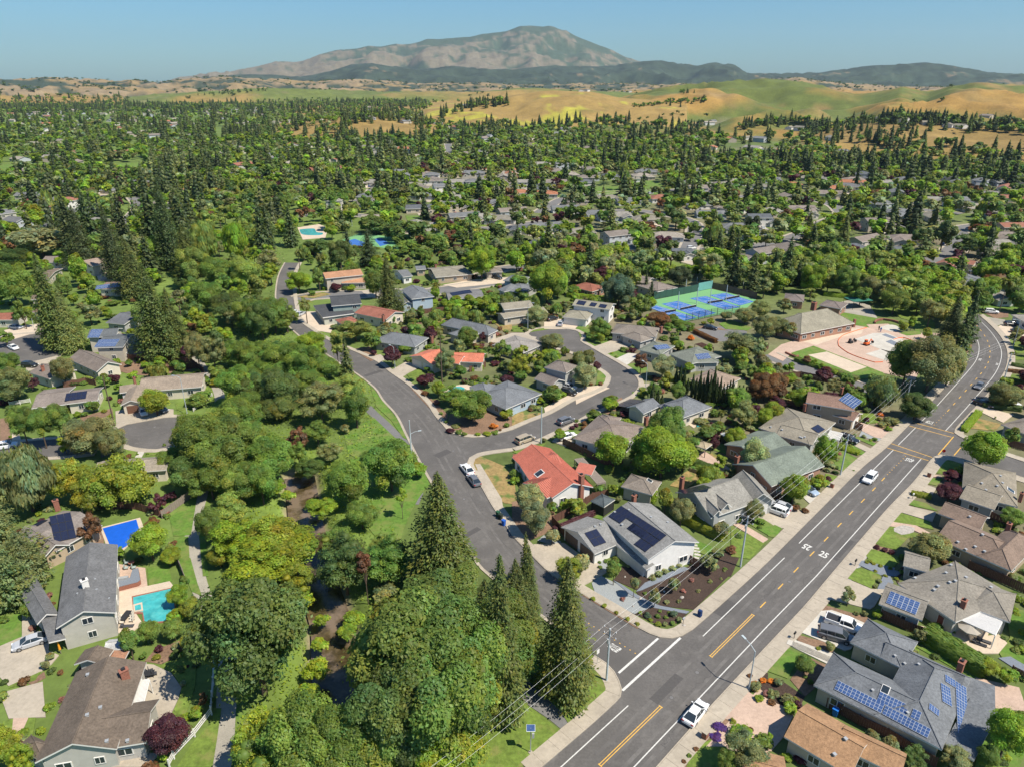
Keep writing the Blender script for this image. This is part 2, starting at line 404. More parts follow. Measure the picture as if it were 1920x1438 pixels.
# the creek water
cl=offset(CREEK_W,3.2);cr=offset(CREEK_W,-3.2)
mb=MB();k_=len(CREEK_W)
mb.add([(p.x,p.y,-1.75)for p in cr]+[(p.x,p.y,-1.75)for p in cl],[(i,i+1,k_+i+1,k_+i)[::-1]if False else(i,i+1,k_+i+1,k_+i)for i in range(k_-1)],'creek_water')
tag(mb.build('creek_water'),kind='structure')

# ---------------------------------------------------------------- roads and pavements
def full():tile(0,0,1.0)
full()
def W(pts):return[G(*T(p))for p in pts]
def flatpoly(name,pts,z,m,kind='structure',z0=None,keep=False,dig=False):
    """a ground surface with its own small thickness; pts are world points"""
    q=[(p[0],p[1])for p in pts]
    mb=MB();mb.prism(q,z-.12 if z0 is None else z0,z,m)
    o=mb.build(name);tag(o,kind=kind)
    if keep:PAVED.append(q)
    return o
R_left=catmull(W([(1000,1452),(1051,1408),(1115,1353),(1154,1317)]),2)+catmull(W([(1154,1317),(1164,1306),(1166,1292),(1161,1276),(1152,1259),(1137,1243),(1115,1229)]),1)[1:]
S_left=catmull(W([(1115,1229),(1020,1155),(921,1078),(890,1043),(848,965),(805,893),(783,853),(763,813),(745,778),(720,750),(705,728),(672,702),(640,682),(600,655),(560,628),(530,596),(519,565),(519,540),(524,515),(535,493)]),2)
S_right_top=catmull(W([(560,493),(550,515),(549,545),(553,575),(560,600),(588,622),(622,642),(660,658),(705,678),(730,698),(768,725),(800,757),(813,777),(830,797),(845,812),(870,819),(905,819),(960,806)]),2)
C_top_in=catmull(W([(960,806),(997,790),(1035,775),(1080,750),(1110,740),(1134,729),(1144,716),(1146,707),(1135,696),(1118,686),(1096,672),(1072,660),(1040,652),(1010,647),(994,640),(990,629),(1000,620),(1022,616),(1052,617),(1080,621),(1091,630),(1088,640),(1108,652),(1135,668),(1160,682),(1180,695),(1194,709),(1197,724),(1186,739),(1160,753),(1130,765),(1100,778),(1070,795),(1035,811),(1000,827),(960,840)]),2)
C_bot=catmull(W([(960,840),(920,845),(895,850),(880,858),(875,870),(881,885)]),1.5)
S_right_bot=catmull(W([(881,885),(901,911),(921,946),(946,983),(960,1004),(997,1042),(1035,1078),(1093,1115),(1154,1151),(1198,1178),(1217,1188),(1237,1195),(1259,1197),(1279,1192),(1299,1180)]),2)
M_left=catmull(W([(1299,1180),(1320,1162),(1375,1113),(1440,1053),(1508,985),(1545,948),(1615,878),(1663,838),(1710,791),(1732,769),(1762,737),(1795,703),(1812,680),(1822,655),(1822,632),(1812,612),(1800,598)]),2.5)
M_right=catmull(W([(1228,1440),(1325,1331),(1440,1208),(1506,1138),(1550,1086),(1605,1021),(1665,952),(1711,905),(1740,868)]),2.5)+catmull(W([(1740,868),(1750,857),(1762,852),(1785,855),(1815,864),(1841,872),(1880,883),(1960,908)]),1.5)[1:]
X_top=catmull(W([(1960,880),(1920,866),(1875,851),(1830,832),(1800,819),(1789,812),(1790,805),(1800,793),(1824,768),(1846,744),(1868,719),(1881,700),(1888,680),(1888,659),(1880,639),(1868,622),(1850,604),(1833,590)]),2)
road=[p.copy()for p in R_left+S_left]
ROADS={'road':(R_left+S_left[1:]+S_right_top+C_top_in[1:]+C_bot[1:]+S_right_bot[1:]+M_left[1:]+X_top[::-1][0:]+M_right[::-1])}
ROAD_POLY=[(p.x,p.y)for p in ROADS['road']]
mb=MB();mb.prism(ROAD_POLY,-.4,0.0,'asphalt');tag(mb.build('road'),kind='structure');PAVED.append(ROAD_POLY)
# far end of the main road, the bend behind the redwoods and the street on the upper right
def street(name,pts,width,m='asphalt',z=.004,step=3,walk=1.6,keep=True):
    c=catmull(W(pts),step);a=offset(c,width/2);b=offset(c,-width/2)
    mb=MB();n=len(c)
    mb.add([(p.x,p.y,z)for p in a]+[(p.x,p.y,z)for p in b],[(i+n,i+1+n,i+1,i)for i in range(n-1)],m)
    tag(mb.build(name),kind='structure');PAVED.append([(p.x,p.y)for p in offset(c,width/2+walk)+offset(c,-width/2-walk)[::-1]])
    if walk:
        for s in(1,-1):
            walk_strip(offset(c,s*width/2),s*walk,c)
    return c
_wz=[0.0]
def walk_strip(edge,d,c=None,top=.13,m='concrete',inner=None,name='pavement',slabs=0,start=0.0):
    """kerb and pavement beside a road edge; d metres to its left (negative: right)"""
    _wz[0]=(_wz[0]+.0007)% .008;top=top+_wz[0]
    o=offset(edge,d);sgn=1 if d>0 else-1;k=offset(edge,sgn*.16);kg=offset(edge,sgn*.17)
    mb=MB();n=len(edge)
    def strip(a,b,z0,z1,m):
        vs=[(p.x,p.y,z1)for p in a]+[(p.x,p.y,z1)for p in b]+[(p.x,p.y,z0)for p in a]+[(p.x,p.y,z0)for p in b]
        fs=[]
        for i in range(n-1):
            f=(i,i+1,n+i+1,n+i);fs.append(f if d<0 else f[::-1])
            f=(2*n+i,2*n+i+1,i+1,i);fs.append(f if d<0 else f[::-1])
            f=(n+i,n+i+1,3*n+i+1,3*n+i);fs.append(f if d<0 else f[::-1])
        mb.add(vs,fs,m)
    strip(edge,k,-.1,top+.012,'concrete')
    strip(kg,o,-.1,top-(.03 if slabs else 0),m)
    ob=mb.build(name);tag(ob,kind='structure')
    if slabs:
        L=0;cuts=[0]
        i0=0;ln=0;made=0
        kk=offset(edge,sgn*.19);oo=offset(edge,d-sgn*.02)
        j=0;acc=0
        for i in range(1,n):
            acc+=(edge[i]-edge[i-1]).length
            if acc>=slabs or i==n-1:
                q=[kk[t]for t in range(j,i+1)]+[oo[t]for t in range(i,j-1,-1)]
                cxy=sum((Vector((p.x,p.y,0))for p in q),Vector())/len(q)
                pr=proj((cxy.x,cxy.y,0))
                if 0<pr[2]and-30<pr[0]<1950 and pr[1]<1480 and made<290:
                    q2=[cxy+(Vector((p.x,p.y,0))-cxy)*(1-.03/max(.5,(Vector((p.x,p.y,0))-cxy).length))for p in q]
                    s=MB();s.prism([(p.x-cxy.x,p.y-cxy.y)for p in q2],top-.1,top+R.uniform(-.004,.004),m)
                    s.build('paving_slab',ob,loc=(cxy.x,cxy.y,0));made+=1
                j=i;acc=0
    PAVED.append([(p.x,p.y)for p in edge]+[(p.x,p.y)for p in o[::-1]])
    return o
walk_strip(R_left,2.3,slabs=1.9)
walk_strip(S_left[3:],0.55)
walk_strip(S_right_top,1.5);walk_strip(C_top_in,1.5);walk_strip(C_bot,1.5)
walk_strip(S_right_bot,2.0,slabs=1.9);walk_strip(M_left[:-14],2.4,slabs=1.9);walk_strip(M_right,-2.5,slabs=1.9);walk_strip(X_top[::-1],2.0)
full()
# the court on the left, its road, and the second court behind
street('side_street',[(-60,852),(0,848),(60,842),(130,838),(190,832)],9,z=.004,walk=1.3)
CUL1=W([(185,822),(215,806),(250,792),(300,784),(345,783),(361,790),(358,806),(342,825),(310,840),(280,842),(250,838),(235,833),(215,848),(190,858)])
flatpoly('court_road',catmull(CUL1,1.5),.008,'asphalt',keep=True);walk_strip(catmull(CUL1[1:12],1.5),-1.6*-1 if False else 1.6)
CUL2=W([(-40,640),(10,632),(50,627),(90,628),(112,640),(116,655),(105,668),(75,676),(45,682),(10,686),(-40,700)])
flatpoly('court_road',catmull(CUL2,2),.008,'asphalt',keep=True);walk_strip(catmull(CUL2,2),1.6)
# streets between the houses further back
BACK=[
 (9,[(556,562),(585,556),(640,552),(680,553),(720,548),(780,552),(830,545),(900,534),(985,524)]),
 (8,[(990,500),(940,505),(900,520)]),
 (10,[(1790,430),(1800,445),(1795,462),(1775,478),(1745,487),(1700,494),(1640,498)]),
 (9,[(1790,430),(1830,424),(1880,420),(1960,418)]),
 (9,[(860,433),(900,430),(950,428),(990,420),(1040,416)]),
 (8,[(560,405),(640,402),(700,408)]),
 (8,[(700,355),(690,370),(665,378)]),
 (8,[(1290,470),(1370,466),(1440,458),(1500,440),(1540,420),(1580,405)]),
 (9,[(1580,405),(1660,398),(1740,395),(1800,402)]),
 (8,[(1350,372),(1420,368),(1500,372),(1560,385),(1580,405)]),
 (8,[(1100,400),(1180,395),(1240,402),(1300,420),(1290,470)]),
 (8,[(1010,400),(1060,372),(1130,362),(1200,360),(1280,356)]),
 (8,[(840,270),(842,280),(845,300),(870,320)]),
 (8,[(1230,320),(1300,318),(1370,326),(1430,330)]),
 (8,[(1740,350),(1790,362),(1850,360),(1930,366)]),
 (8,[(230,420),(255,400),(262,385),(250,370)]),(8,[(40,385),(60,395),(90,400),(130,398)]),
]
for wd,pts in BACK:street('side_street',pts,wd,'old_asphalt',z=.006+.003*BACK.index((wd,pts)),step=6,walk=1.4)
# access lane behind the swim club, its pool forecourt and the parking bay
street('service_lane',[(1440,665),(1480,683),(1540,702),(1600,722),(1640,735)],6.2,'old_asphalt',z=.012,walk=0.9)
flatpoly('parking_bay',catmull(W([(1298,625),(1310,618),(1335,613),(1365,614),(1400,622),(1392,634),(1370,640),(1340,640),(1310,634),(1298,625)]),2),.01,'old_asphalt',keep=True)
# footpaths by the creek
def path(pts,width,m='aggregate',z=.03,name='footpath',step=2):
    c=catmull(W(pts),step);q=offset(c,width/2)+offset(c,-width/2)[::-1]
    mb=MB();n=len(c);a=offset(c,width/2);b=offset(c,-width/2)
    vs=[(p.x,p.y,z)for p in a]+[(p.x,p.y,z)for p in b]+[(p.x,p.y,z-.15)for p in a]+[(p.x,p.y,z-.15)for p in b]
    fs=[]
    for i in range(n-1):fs+=[(n+i,n+i+1,i+1,i),(i,i+1,2*n+i+1,2*n+i),(3*n+i,3*n+i+1,n+i+1,n+i)]
    mb.add(vs,fs,m);o=mb.build(name);tag(o,kind='structure');PAVED.append([(p.x,p.y)for p in q]);return o
path([(408,1470),(418,1400),(424,1340),(425,1290),(428,1250),(420,1200),(400,1150),(378,1110),(366,1060),(360,1010),(368,960),(378,925),(390,880),(400,830),(412,780),(412,745),(405,722),(398,705),(380,690),(365,665)],2.6)
path([(767,833),(745,818),(722,795),(700,775),(685,760)],2.4,'old_asphalt')
path([(1066,1356),(1040,1335),(1005,1312),(982,1292),(968,1270),(962,1240),(966,1200)],2.7,'old_asphalt',z=.034)
path([(940,1300),(960,1300),(985,1302)],2.4,'old_asphalt',z=.03)
path([(775,945),(783,925),(790,905)],2.2,'old_asphalt',z=.03)
path([(400,382),(375,392),(360,402)],5,'old_asphalt',z=.03)
WEAR=True
# ---------------------------------------------------------------- painted markings (4 mm above the road)
def line(pts,width,m,z=.006,step=3,smooth=True):
    c=catmull(pts,step)if smooth and len(pts)>2 else pts;a=offset(c,width/2);b=offset(c,-width/2);n=len(c)
    MK.add([(p.x,p.y,z)for p in a]+[(p.x,p.y,z)for p in b],[(i+n,i+1+n,i+1,i)for i in range(n-1)],m)
def marking(name,fn):
    global MK
    MK=MB();fn();tag(MK.build(name),kind='structure')
full()
def wear():
    c=catmull(W([(1150,1438),(1236,1350),(1370,1210),(1463,1112),(1549,1022),(1618,948),(1680,880),(1760,794),(1821,724),(1845,690),(1853,655),(1843,625)]),3)
    for d,w_ in((.9,.5),(2.6,.5),(-.9,.5),(-2.6,.5)):
        line(offset(c,d),w_,'road_wear',z=.0022+.0004*d,smooth=False)
    c=catmull(W([(1150,1190),(1060,1120),(980,1050),(930,985),(870,900),(810,800),(750,740),(690,690)]),3)
    for d,w_ in((1.2,.5),(2.8,.5),(-1.2,.5),(-2.8,.5)):line(offset(c,d),w_,'road_wear',z=.0022+.0004*d,smooth=False)
marking('tyre_wear',wear)
def cracks():
    for k,(a,b)in enumerate((((1290,1300),(1340,1255)),((1330,1215),(1385,1178)),((1240,1400),(1262,1370)),((1180,1180),(1140,1215)),((860,880),(900,960)),((930,1000),(985,1060)),((770,780),(800,830)),((1000,805),(1080,765)),((1420,1130),(1465,1090)),((1500,1100),(1545,1045)),((1600,990),(1650,930)),((1120,660),(1150,690)))):
        p,q=G(*a),G(*b);n=12;pts=[p.lerp(q,i/n)+Vector((R.gauss(0,.22),R.gauss(0,.22),0))for i in range(n+1)];line(pts,.07,'road_patch',z=.0031+.0003*(k % 3),smooth=False)
marking('sealed_crack',cracks)
def patches():
    for k,(x,y,a,b)in enumerate(((1250,1290,3.2,1.4),(1360,1140,2.2,2.0),(1180,1150,3,1.8),(880,1000,2.5,1.2),(830,850,2,2),(1580,1030,4,1.2),(1100,770,3,1.2),(300,815,4,2.4),(700,700,3,1.5))):
        c=G(x,y);d=dirM;n_=Vector((-d.y,d.x,0));MK.add([c-d*a-n_*b*.5,c+d*a-n_*b*.5,c+d*a+n_*b*.5,c-d*a+n_*b*.5],[(0,1,2,3)],'road_patch');MK.v[-4:]=[(v[0],v[1],.0038+.0002*(k % 2))for v in MK.v[-4:]]
dirM=(G(1440,1172)-G(1192,1438)).normalized()
marking('asphalt_patch',patches)
for i,(x,y)in enumerate(((1307,1260),(1259,1307),(1090,1130),(850,845),(1480,1090),(1655,905),(870,935),(290,800))):
    c=G(x,y);m=MB();m.cyl((0,0,0),(0,0,.004),.36,.36,'road_patch',12);m.cyl((0,0,.004),(0,0,.006),.28,.28,'old_asphalt',12);o=m.build('manhole_cover',loc=(c.x,c.y,.003));AUTO.append([o,'round grey manhole cover in the asphalt']);tag(o,None,'manhole cover','manhole covers')
marking('edge_line',lambda:line(W([(1030,1457),(1178,1322)]),.15,'white_line'))
marking('edge_line',lambda:line(W([(1318,1192),(1471,1045)]),.15,'white_line'))
marking('edge_line',lambda:line(W([(1498,1018),(1675,843)]),.15,'white_line'))
marking('edge_line',lambda:line(W([(1684,834),(1717,801)]),.15,'white_line'))
marking('edge_line',lambda:line(W([(1725,792),(1748,770),(1780,735),(1815,696),(1831,674),(1836,653),(1831,634),(1820,616),(1806,602)]),.15,'white_line'))
marking('edge_line',lambda:line(W([(1170,1457),(1440,1172),(1530,1080),(1727,860)]),.15,'white_line',smooth=False))
marking('edge_line',lambda:line(W([(1773,807),(1807,770),(1841,731),(1862,706),(1874,684),(1878,662),(1872,643),(1859,624),(1844,608),(1827,593)]),.15,'white_line'))
def ticks():
    for k,(a,b)in enumerate((((1612,997),(1624,1004)),((1596,1010),(1609,1016)),((1580,1028),(1597,1034)),((1566,1043),(1580,1049)),((1690,905),(1704,912)),((1700,892),(1712,897)),((1474,1148),(1490,1156)),((1440,1186),(1452,1194)))):line([G(*a),G(*b)],.12,'road_wear',z=.0056)
marking('parking_tick',ticks)
def dbl(a,b):
    p=G(*a);q=G(*b);d=(q-p).normalized();nn=Vector((-d.y,d.x,0))
    for s in(-.16,.16):line([p+nn*s,q+nn*s],.12,'yellow_line')
    for e in(p,q):line([e-nn*.3,e+nn*.3],.14,'yellow_line',z=.0075)
marking('double_yellow_line',lambda:dbl((1125,1434),(1239,1324)))
marking('double_yellow_line',lambda:dbl((1333,1230),(1412,1152)))
dirM=(G(1440,1172)-G(1192,1438)).normalized()
DASH=[(1430.5,1133),(1463.5,1098.7),(1492.6,1067.7),(1522.6,1037.5),(1549,1010),(1574,983.7),(1595.7,961),(1618,938),(1638.6,916.6),(1656,898),(1778,769),(1789,757),(1800,744.6),(1810.6,732.5),(1821,721)]+[(1640+a*.146,560+b*.146)for a,b in[(1305,1030),(1365,962),(1420,888),(1457,820),(1477,752),(1482,683),(1472,615),(1450,547),(1412,478),(1362,410),(1310,348)]]
for i,p in enumerate(DASH):
    a=G(*DASH[max(i-1,0)]);b=G(*DASH[min(i+1,len(DASH)-1)]);d=(b-a).normalized();c=G(*p)
    marking('centre_dash',lambda:line([c-d*.95,c+d*.95],.18,'yellow_line'))
def dots(a,b,n,m='yellow_line',s=.12):
    for i in range(n):
        t=i/(n-1);c=G(a[0]+(b[0]-a[0])*t,a[1]+(b[1]-a[1])*t)
        line([c-dirM*s,c+dirM*s],.2,m)
marking('reflector_row',lambda:dots((1664,889),(1698,855),9));marking('reflector_row',lambda:dots((1752,796),(1773,774),6))
marking('reflector_row',lambda:dots((1104,1168),(1191,1224),10,s=.08))
for a,b in(((1663,839),(1741,863)),((1671,831),(1748,857)),((1705,798),(1784,819)),((1711,791),(1789,812)),((1788,818),(1759,852)),((1802,838),(1789,853))):
    marking('crosswalk_line',lambda:line([G(*a),G(*b)],.22,'yellow_line',z=.009))
marking('crosswalk_line',lambda:line([G(1160,1261),G(1234,1196)],.34,'white_line'));marking('crosswalk_line',lambda:line([G(1167,1294),G(1276,1195)],.36,'white_line'))
def word(txt,org,ex,ey,name):
    """road lettering as a flat mesh: org is the lower left corner of the word, ex along it, ey up its letters (world vectors)"""
    cu=bpy.data.curves.new(name,'FONT');cu.body=txt;cu.size=1;cu.offset=.022;cu.resolution_u=3
    t=bpy.data.objects.new(name,cu);COL.objects.link(t);bpy.context.view_layer.update()
    me=bpy.data.meshes.new_from_object(t.evaluated_get(bpy.context.evaluated_depsgraph_get()));bpy.data.objects.remove(t)
    xs=[v.co.x for v in me.vertices];ys=[v.co.y for v in me.vertices];x0,x1,y0,y1=min(xs),max(xs),min(ys),max(ys)
    for v in me.vertices:
        p=org+ex*((v.co.x-x0)/(x1-x0))+ey*((v.co.y-y0)/(y1-y0));v.co=(p.x,p.y,.0085)
    me.materials.clear();me.materials.append(MT['white_line']);me.update()
    tag(obj(name,me),kind='structure')
def word_px(txt,bl,br,tl):o=G(*bl);word(txt,o,G(*br)-o,G(*tl)-o,'road_lettering')
tile(1440,720)
word_px('25',T((373,1277)),T((431,1305)),T((404,1243)))
word_px('25',T((334,1216)),T((280,1190)),T((302,1247)))
word_px('STOP',T((1022,570)),T((1080,587)),T((1040,549)))
word_px('STOP',T((1243,281)),T((1192,268)),T((1228,300)))
tile(1640,560,280/1917.)
word_px('25',T((1380,778)),T((1345,768)),T((1362,803)));word_px('25',T((1548,848)),T((1580,858)),T((1562,826)))
tile(960,1140,280/1917.)
word_px("STOP",T((1285,442)),T((1208,492)),T((1418,520)))
full()

# ---------------------------------------------------------------- trees: prototypes of real leaf faces, then single copies
def rnd(n,a,b):return a+(b-a)*NR.rand(n)
def unit(n):
    v=NR.normal(size=(n,3));return v/np.linalg.norm(v,axis=1)[:,None]
def norm(v):return v/np.maximum(np.linalg.norm(v,axis=1),1e-9)[:,None]
def cards(C,N,S,asp=.62,up=None):
    """diamond leaf faces at C facing N with half length S; up: preferred long direction"""
    n=len(C);t=np.cross(N,unit(n))if up is None else up-N*(up*N).sum(1)[:,None]
    t=norm(t+1e-6);b=np.cross(N,t);S=S[:,None]
    V=np.stack([C-t*S,C+b*S*asp-t*S*.1,C+t*S,C-b*S*asp+t*S*.1],1)
    return V.reshape(-1,3),np.arange(4*n).reshape(n,4)
_ico=None
def ico(sub=1):
    import bmesh
    bm=bmesh.new();bmesh.ops.create_icosphere(bm,subdivisions=sub,radius=1)
    V=np.array([v.co[:]for v in bm.verts]);Fc=np.array([[v.index for v in f.verts]for f in bm.faces]);bm.free();return V,Fc
ICO1=ico(1);ICO2=ico(2)
class Crown:
    def __init__(s):s.V=[];s.F=[];s.T=[];s.n=0
    def quads(s,V,Fq,tint):
        s.V.append(V);s.F.append(Fq+s.n);s.T.append(tint);s.n+=len(V)
    def cards(s,C,N,S,tint,asp=.62,up=None):
        V,Fq=cards(C,N,S,asp,up);s.quads(V,Fq,np.repeat(tint,4,0))
    def blob(s,c,r,tint=(1,1,1),sub=1,wob=.18):
        V,Fc=ICO1 if sub==1 else ICO2
        Vv=V*np.array(r)*(1+wob*NR.normal(size=(len(V),1))*.6)+np.array(c)
        s.quads(Vv,np.concatenate([Fc,Fc[:,2:3]],1),np.tile(np.array(tint,float),(len(V),1)))
    def mesh(s,name):
        V=np.concatenate(s.V);Fq=np.concatenate(s.F);T_=np.concatenate(s.T)
        tri=Fq[:,2]==Fq[:,3]
        # triangles and quads in one mesh
        me=bpy.data.meshes.new(name);me.vertices.add(len(V));me.vertices.foreach_set('co',V.astype(np.float32).ravel())
        order=np.concatenate([np.nonzero(~tri)[0],np.nonzero(tri)[0]]);q=Fq[order];nq=int((~tri).sum());nt_=int(tri.sum())
        loops=np.concatenate([q[:nq].ravel(),q[nq:,:3].ravel()]).astype(np.int32)
        me.loops.add(len(loops));me.loops.foreach_set('vertex_index',loops)
        st=np.concatenate([np.arange(nq)*4,nq*4+np.arange(nt_)*3]).astype(np.int32)
        me.polygons.add(nq+nt_);me.polygons.foreach_set('loop_start',st);me.materials.append(MT['leaf'])
        a=me.attributes.new('tint','FLOAT_VECTOR','POINT');a.data.foreach_set('vector',T_.astype(np.float32).ravel())
        me.update(calc_edges=True);return me
    def arrays(s):return np.concatenate(s.V),np.concatenate(s.F),np.concatenate(s.T)
def tints(n,j=.16,base=None):
    t=1+j*NR.normal(size=(n,1));hue=.09*NR.normal(size=(n,1))
    T_=np.concatenate([t*(1+hue),t,t*(1-hue)],1)
    return np.clip(T_ if base is None else T_*base,.25,2.2)
def broad(ncl,ncards,size,r0=.30,r1=.46,flat=.85,spread=.72,gap=.0,core=True,droop=0,shell=(.78,1.08),sub=1):
    """unit crown: radius about 1, height about 2*flat, centred on 0"""
    c=Crown();cen=[];tries=0
    while len(cen)<ncl and tries<3000:
        tries+=1;d=unit(1)[0];rr=NR.rand()**.4*spread
        p=d*rr*np.array([1,1,flat]);
        if p[2]<-.5*flat:continue
        if all(np.linalg.norm(p-q[0])>.19 for q in cen):cen.append((p,rnd(1,r0,r1)[0]))
    per=ncards//len(cen)
    for i,(p,r)in enumerate(cen):
        sq=np.array([1,1,rnd(1,.68,.95)[0]])
        if core:c.blob(p,r*(.68 if ncards>9000 else .78 if ncards>400 else .9)*sq,tuple(tints(1,.1)[0]),2 if ncards>400 else 1,.12 if ncards>9000 else .25)
        n=int(per*(r/.38)**2*1.15)+6;d=unit(n);d[:,2]=np.abs(d[:,2])*np.where(NR.rand(n)<.80,1,-1)
        # bumpy sub-clusters
        k=9;sub_d=unit(k);best=(d @ sub_d.T).max(1);rad=r*(shell[0]+(shell[1]-shell[0])*np.clip((best-.55)*2.2,0,1)*NR.rand(n)**.4)
        spr=NR.rand(n)<.07;rad=np.where(spr &(best>.8),r*rnd(n,1.05,1.38),rad);C=p+d*rad[:,None]*sq
        keep=np.ones(n,bool)
        for j,(q,s)in enumerate(cen):
            if j !=i:keep &=np.linalg.norm(C-q,axis=1)>s*.72
        C=C[keep];d=d[keep];m=len(C)
        if m==0:continue
        N=norm(d*.8+.65*unit(m)+np.array([0,0,1.0]));clt=tints(1,.17)[0]
        subt=tints(k,.10)[(d @ sub_d.T).argmax(1)]
        S=size*(.45+1.25*NR.rand(m)**1.6)
        if droop:c.cards(C-np.array([0,0,1])*(S*.6)[:,None],norm(d*np.array([1,1,.3])+.35*unit(m)),S*1.5,tints(m,.14,clt*subt),.34,np.tile(np.array([0.,0,1]),(m,1))+.25*unit(m))
        else:c.cards(C,N,S,tints(m,.15,clt*subt))
    return c,cen
def conifer(levels,per,cper,size,rad=.24,power=.8,dens_core=.42,droop=.16,tipcol=(1.55,1.5,1.0),irr=.25,bare=.05,top=.985):
    """unit conifer: height 1, base at 0"""
    c=Crown();zs=bare+(top-bare)*(np.arange(levels)/(levels-1))**.95
    sect=np.clip(1+irr*NR.normal(size=12),.35,1.6)
    for i,z in enumerate(zs):
        t=min(1.0,(z-bare)/(top-bare));Rz=rad*((1-t)**power)*(1 if t>.12 else .72+2.3*t);nb=max(3,int(per*(.35+.65*(1-t))));a0=NR.rand()*7
        for b in range(nb):
            a=a0+2*math.pi*b/nb+.3*NR.randn();L=Rz*rnd(1,.72,1.12)[0]*sect[int(a/6.2832*12)% 12]**.5+.006
            k=max(3,int(cper*(.3+.7*L/rad)));s=rnd(k,.30,1.0)if k>4 else rnd(k,.45,1.0)
            dr=np.array([math.cos(a),math.sin(a),0.0]);sd=np.array([-dr[1],dr[0],0])
            w_=L*.26*np.sin(np.clip(s,0,1)*2.6)*NR.uniform(-1,1,k)
            zz=z+.010*NR.randn(k)+L*(.12-droop*2.2*s*s+.42*np.clip(s-.6,0,1)*.6)
            C=dr[None]*(L*s)[:,None]+sd[None]*w_[:,None];C[:,2]=zz
            N=norm(np.array([[0,0,1.]])*.9+dr[None]*.5+.55*unit(k));upv=np.tile(dr+np.array([0,0,-.15]),(k,1))+.5*unit(k)
            tt=tints(k,.15,tints(1,.12)[0])*(1+(np.array(tipcol)-1)*(np.clip(s-.55,0,1)*1.5)[:,None])
            c.cards(C,N,size*rnd(k,.65,1.25)*(.5+.5*(1-t)),tt,.5,upv)
    # dense inner boughs
    n=7
    for j in range(n-1):
        z0=bare+(1-bare)*j/n;r=rad*max(0.0,1-(z0-bare))**power*dens_core*(.8 if j==0 else 1)
        c.blob((0,0,z0+.5/n),(r,r,.75/n),(.9,.9,.9))
    return c
def trunk_mesh(h=1.0,r=.035,limbs=(),lean=0,n=7,name='trunk'):
    mb=MB();a=Vector((0,0,-.03));b=Vector((lean,0,h*.55));c=Vector((lean*.4,lean,h))
    mb.cyl(a,b,r,r*.72,'bark',n,False);mb.cyl(b,c,r*.72,r*.3,'bark',n,False)
    for p in limbs:
        q=Vector(p);mb.cyl(b*.85,b+(q-b)*.55+Vector((0,0,.02)),r*.5,r*.32,'bark',5,False);mb.cyl(b+(q-b)*.55+Vector((0,0,.02)),q,r*.32,r*.1,'bark',5,False)
    return mb.mesh(name,smooth=True)
# PRO[kind][lod] = list of (crown mesh in metres of a unit tree, trunk mesh, shape kind)
PRO={}
def pro_broad(kind,n,lods,**kw):
    PRO[kind]=[]
    for lod,(ncl,nc,size)in enumerate(lods):
        lst=[]
        for i in range(max(2,n-lod)):
            c,cen=broad(ncl,nc,size,sub=2 if lod==0 else 1,**kw)
            limbs=[tuple(np.array(p)*.8+np.array([0,0,1.0]))for p,r in cen[:5]]
            lst.append((c.mesh('crown'),trunk_mesh(1.0,.055,limbs if lod<2 else(),R.uniform(-.06,.06)),c))
        PRO[kind].append(lst)
pro_broad('oak',4,[(38,46000,.025),(20,5600,.068),(9,260,.19)],flat=.78,r0=.24,r1=.38,spread=.76)
pro_broad('round',3,[(30,26000,.030),(15,4400,.074),(8,230,.19)],flat=.92,r0=.30,r1=.42,spread=.60)
pro_broad('airy',3,[(36,22000,.028),(19,4200,.066),(9,230,.19)],flat=1.0,r0=.18,r1=.34,spread=.82,shell=(.55,1.25))
pro_broad('willow',2,[(28,16000,.047),(13,3000,.105),(5,110,.36)],flat=.85,r0=.28,r1=.42,spread=.62,droop=1)
pro_broad('layered',2,[(38,24000,.028),(18,4000,.07),(6,110,.34)],flat=.50,r0=.20,r1=.30,spread=.82)
pro_broad('ball',1,[(22,3600,.05),(10,620,.13),(4,80,.36)],flat=.92,r0=.44,r1=.50,spread=.52,shell=(.94,1.06))
PRO['redwood']=[[(c.mesh('crown'),trunk_mesh(1.0,.017),c)for c in[conifer(*a,**k)for _ in range(n)]]for n,a,k in(
    (3,(78,17,30,.0125),dict(rad=.22,power=.72,irr=.5)),(4,(36,10,9,.036),dict(rad=.20,power=.78,irr=.45)),(4,(15,7,5,.07),dict(rad=.19,power=.85,irr=.15,dens_core=.7)))]
PRO['pine']=[[(c.mesh('crown'),trunk_mesh(1.0,.017),c)for c in[conifer(*a,**k)for _ in range(n)]]for n,a,k in(
    (2,(34,10,50,.018),dict(rad=.30,power=.62,irr=.5,dens_core=.3,droop=.05,tipcol=(1.2,1.2,1.0))),(3,(15,7,9,.05),dict(rad=.27,power=.62,irr=.5,droop=.05,dens_core=.4,tipcol=(1.2,1.2,1.0))),(3,(8,5,3,.11),dict(rad=.24,power=.7,irr=.3,tipcol=(1.1,1.1,1))))]
def cypress(n,size):
    c=Crown();z=rnd(n,.01,1.0);r=.085*np.sin(np.clip(z*1.0+.12,0,1)*3.1)**.55*rnd(n,.8,1.08);a=rnd(n,0,6.28)
    C=np.stack([np.cos(a)*r,np.sin(a)*r,z],1);N=norm(np.stack([np.cos(a),np.sin(a),.2+0*a],1)+.4*unit(n))
    c.cards(C,N,size*rnd(n,.6,1.2),tints(n,.16),.35,np.tile([0.,0,1],(n,1))+.2*unit(n))
    for j in range(6):rr=.075*math.sin(min(1,(j+.5)/6+.12)*3.1)**.6;c.blob((0,0,(j+.5)/6),(rr,rr,.12),(.9,.9,.9),wob=.1)
    return c
PRO['cypress']=[[(c.mesh('crown'),trunk_mesh(.3,.02),c)]for c in(cypress(900,.05),cypress(260,.08),cypress(60,.15))]
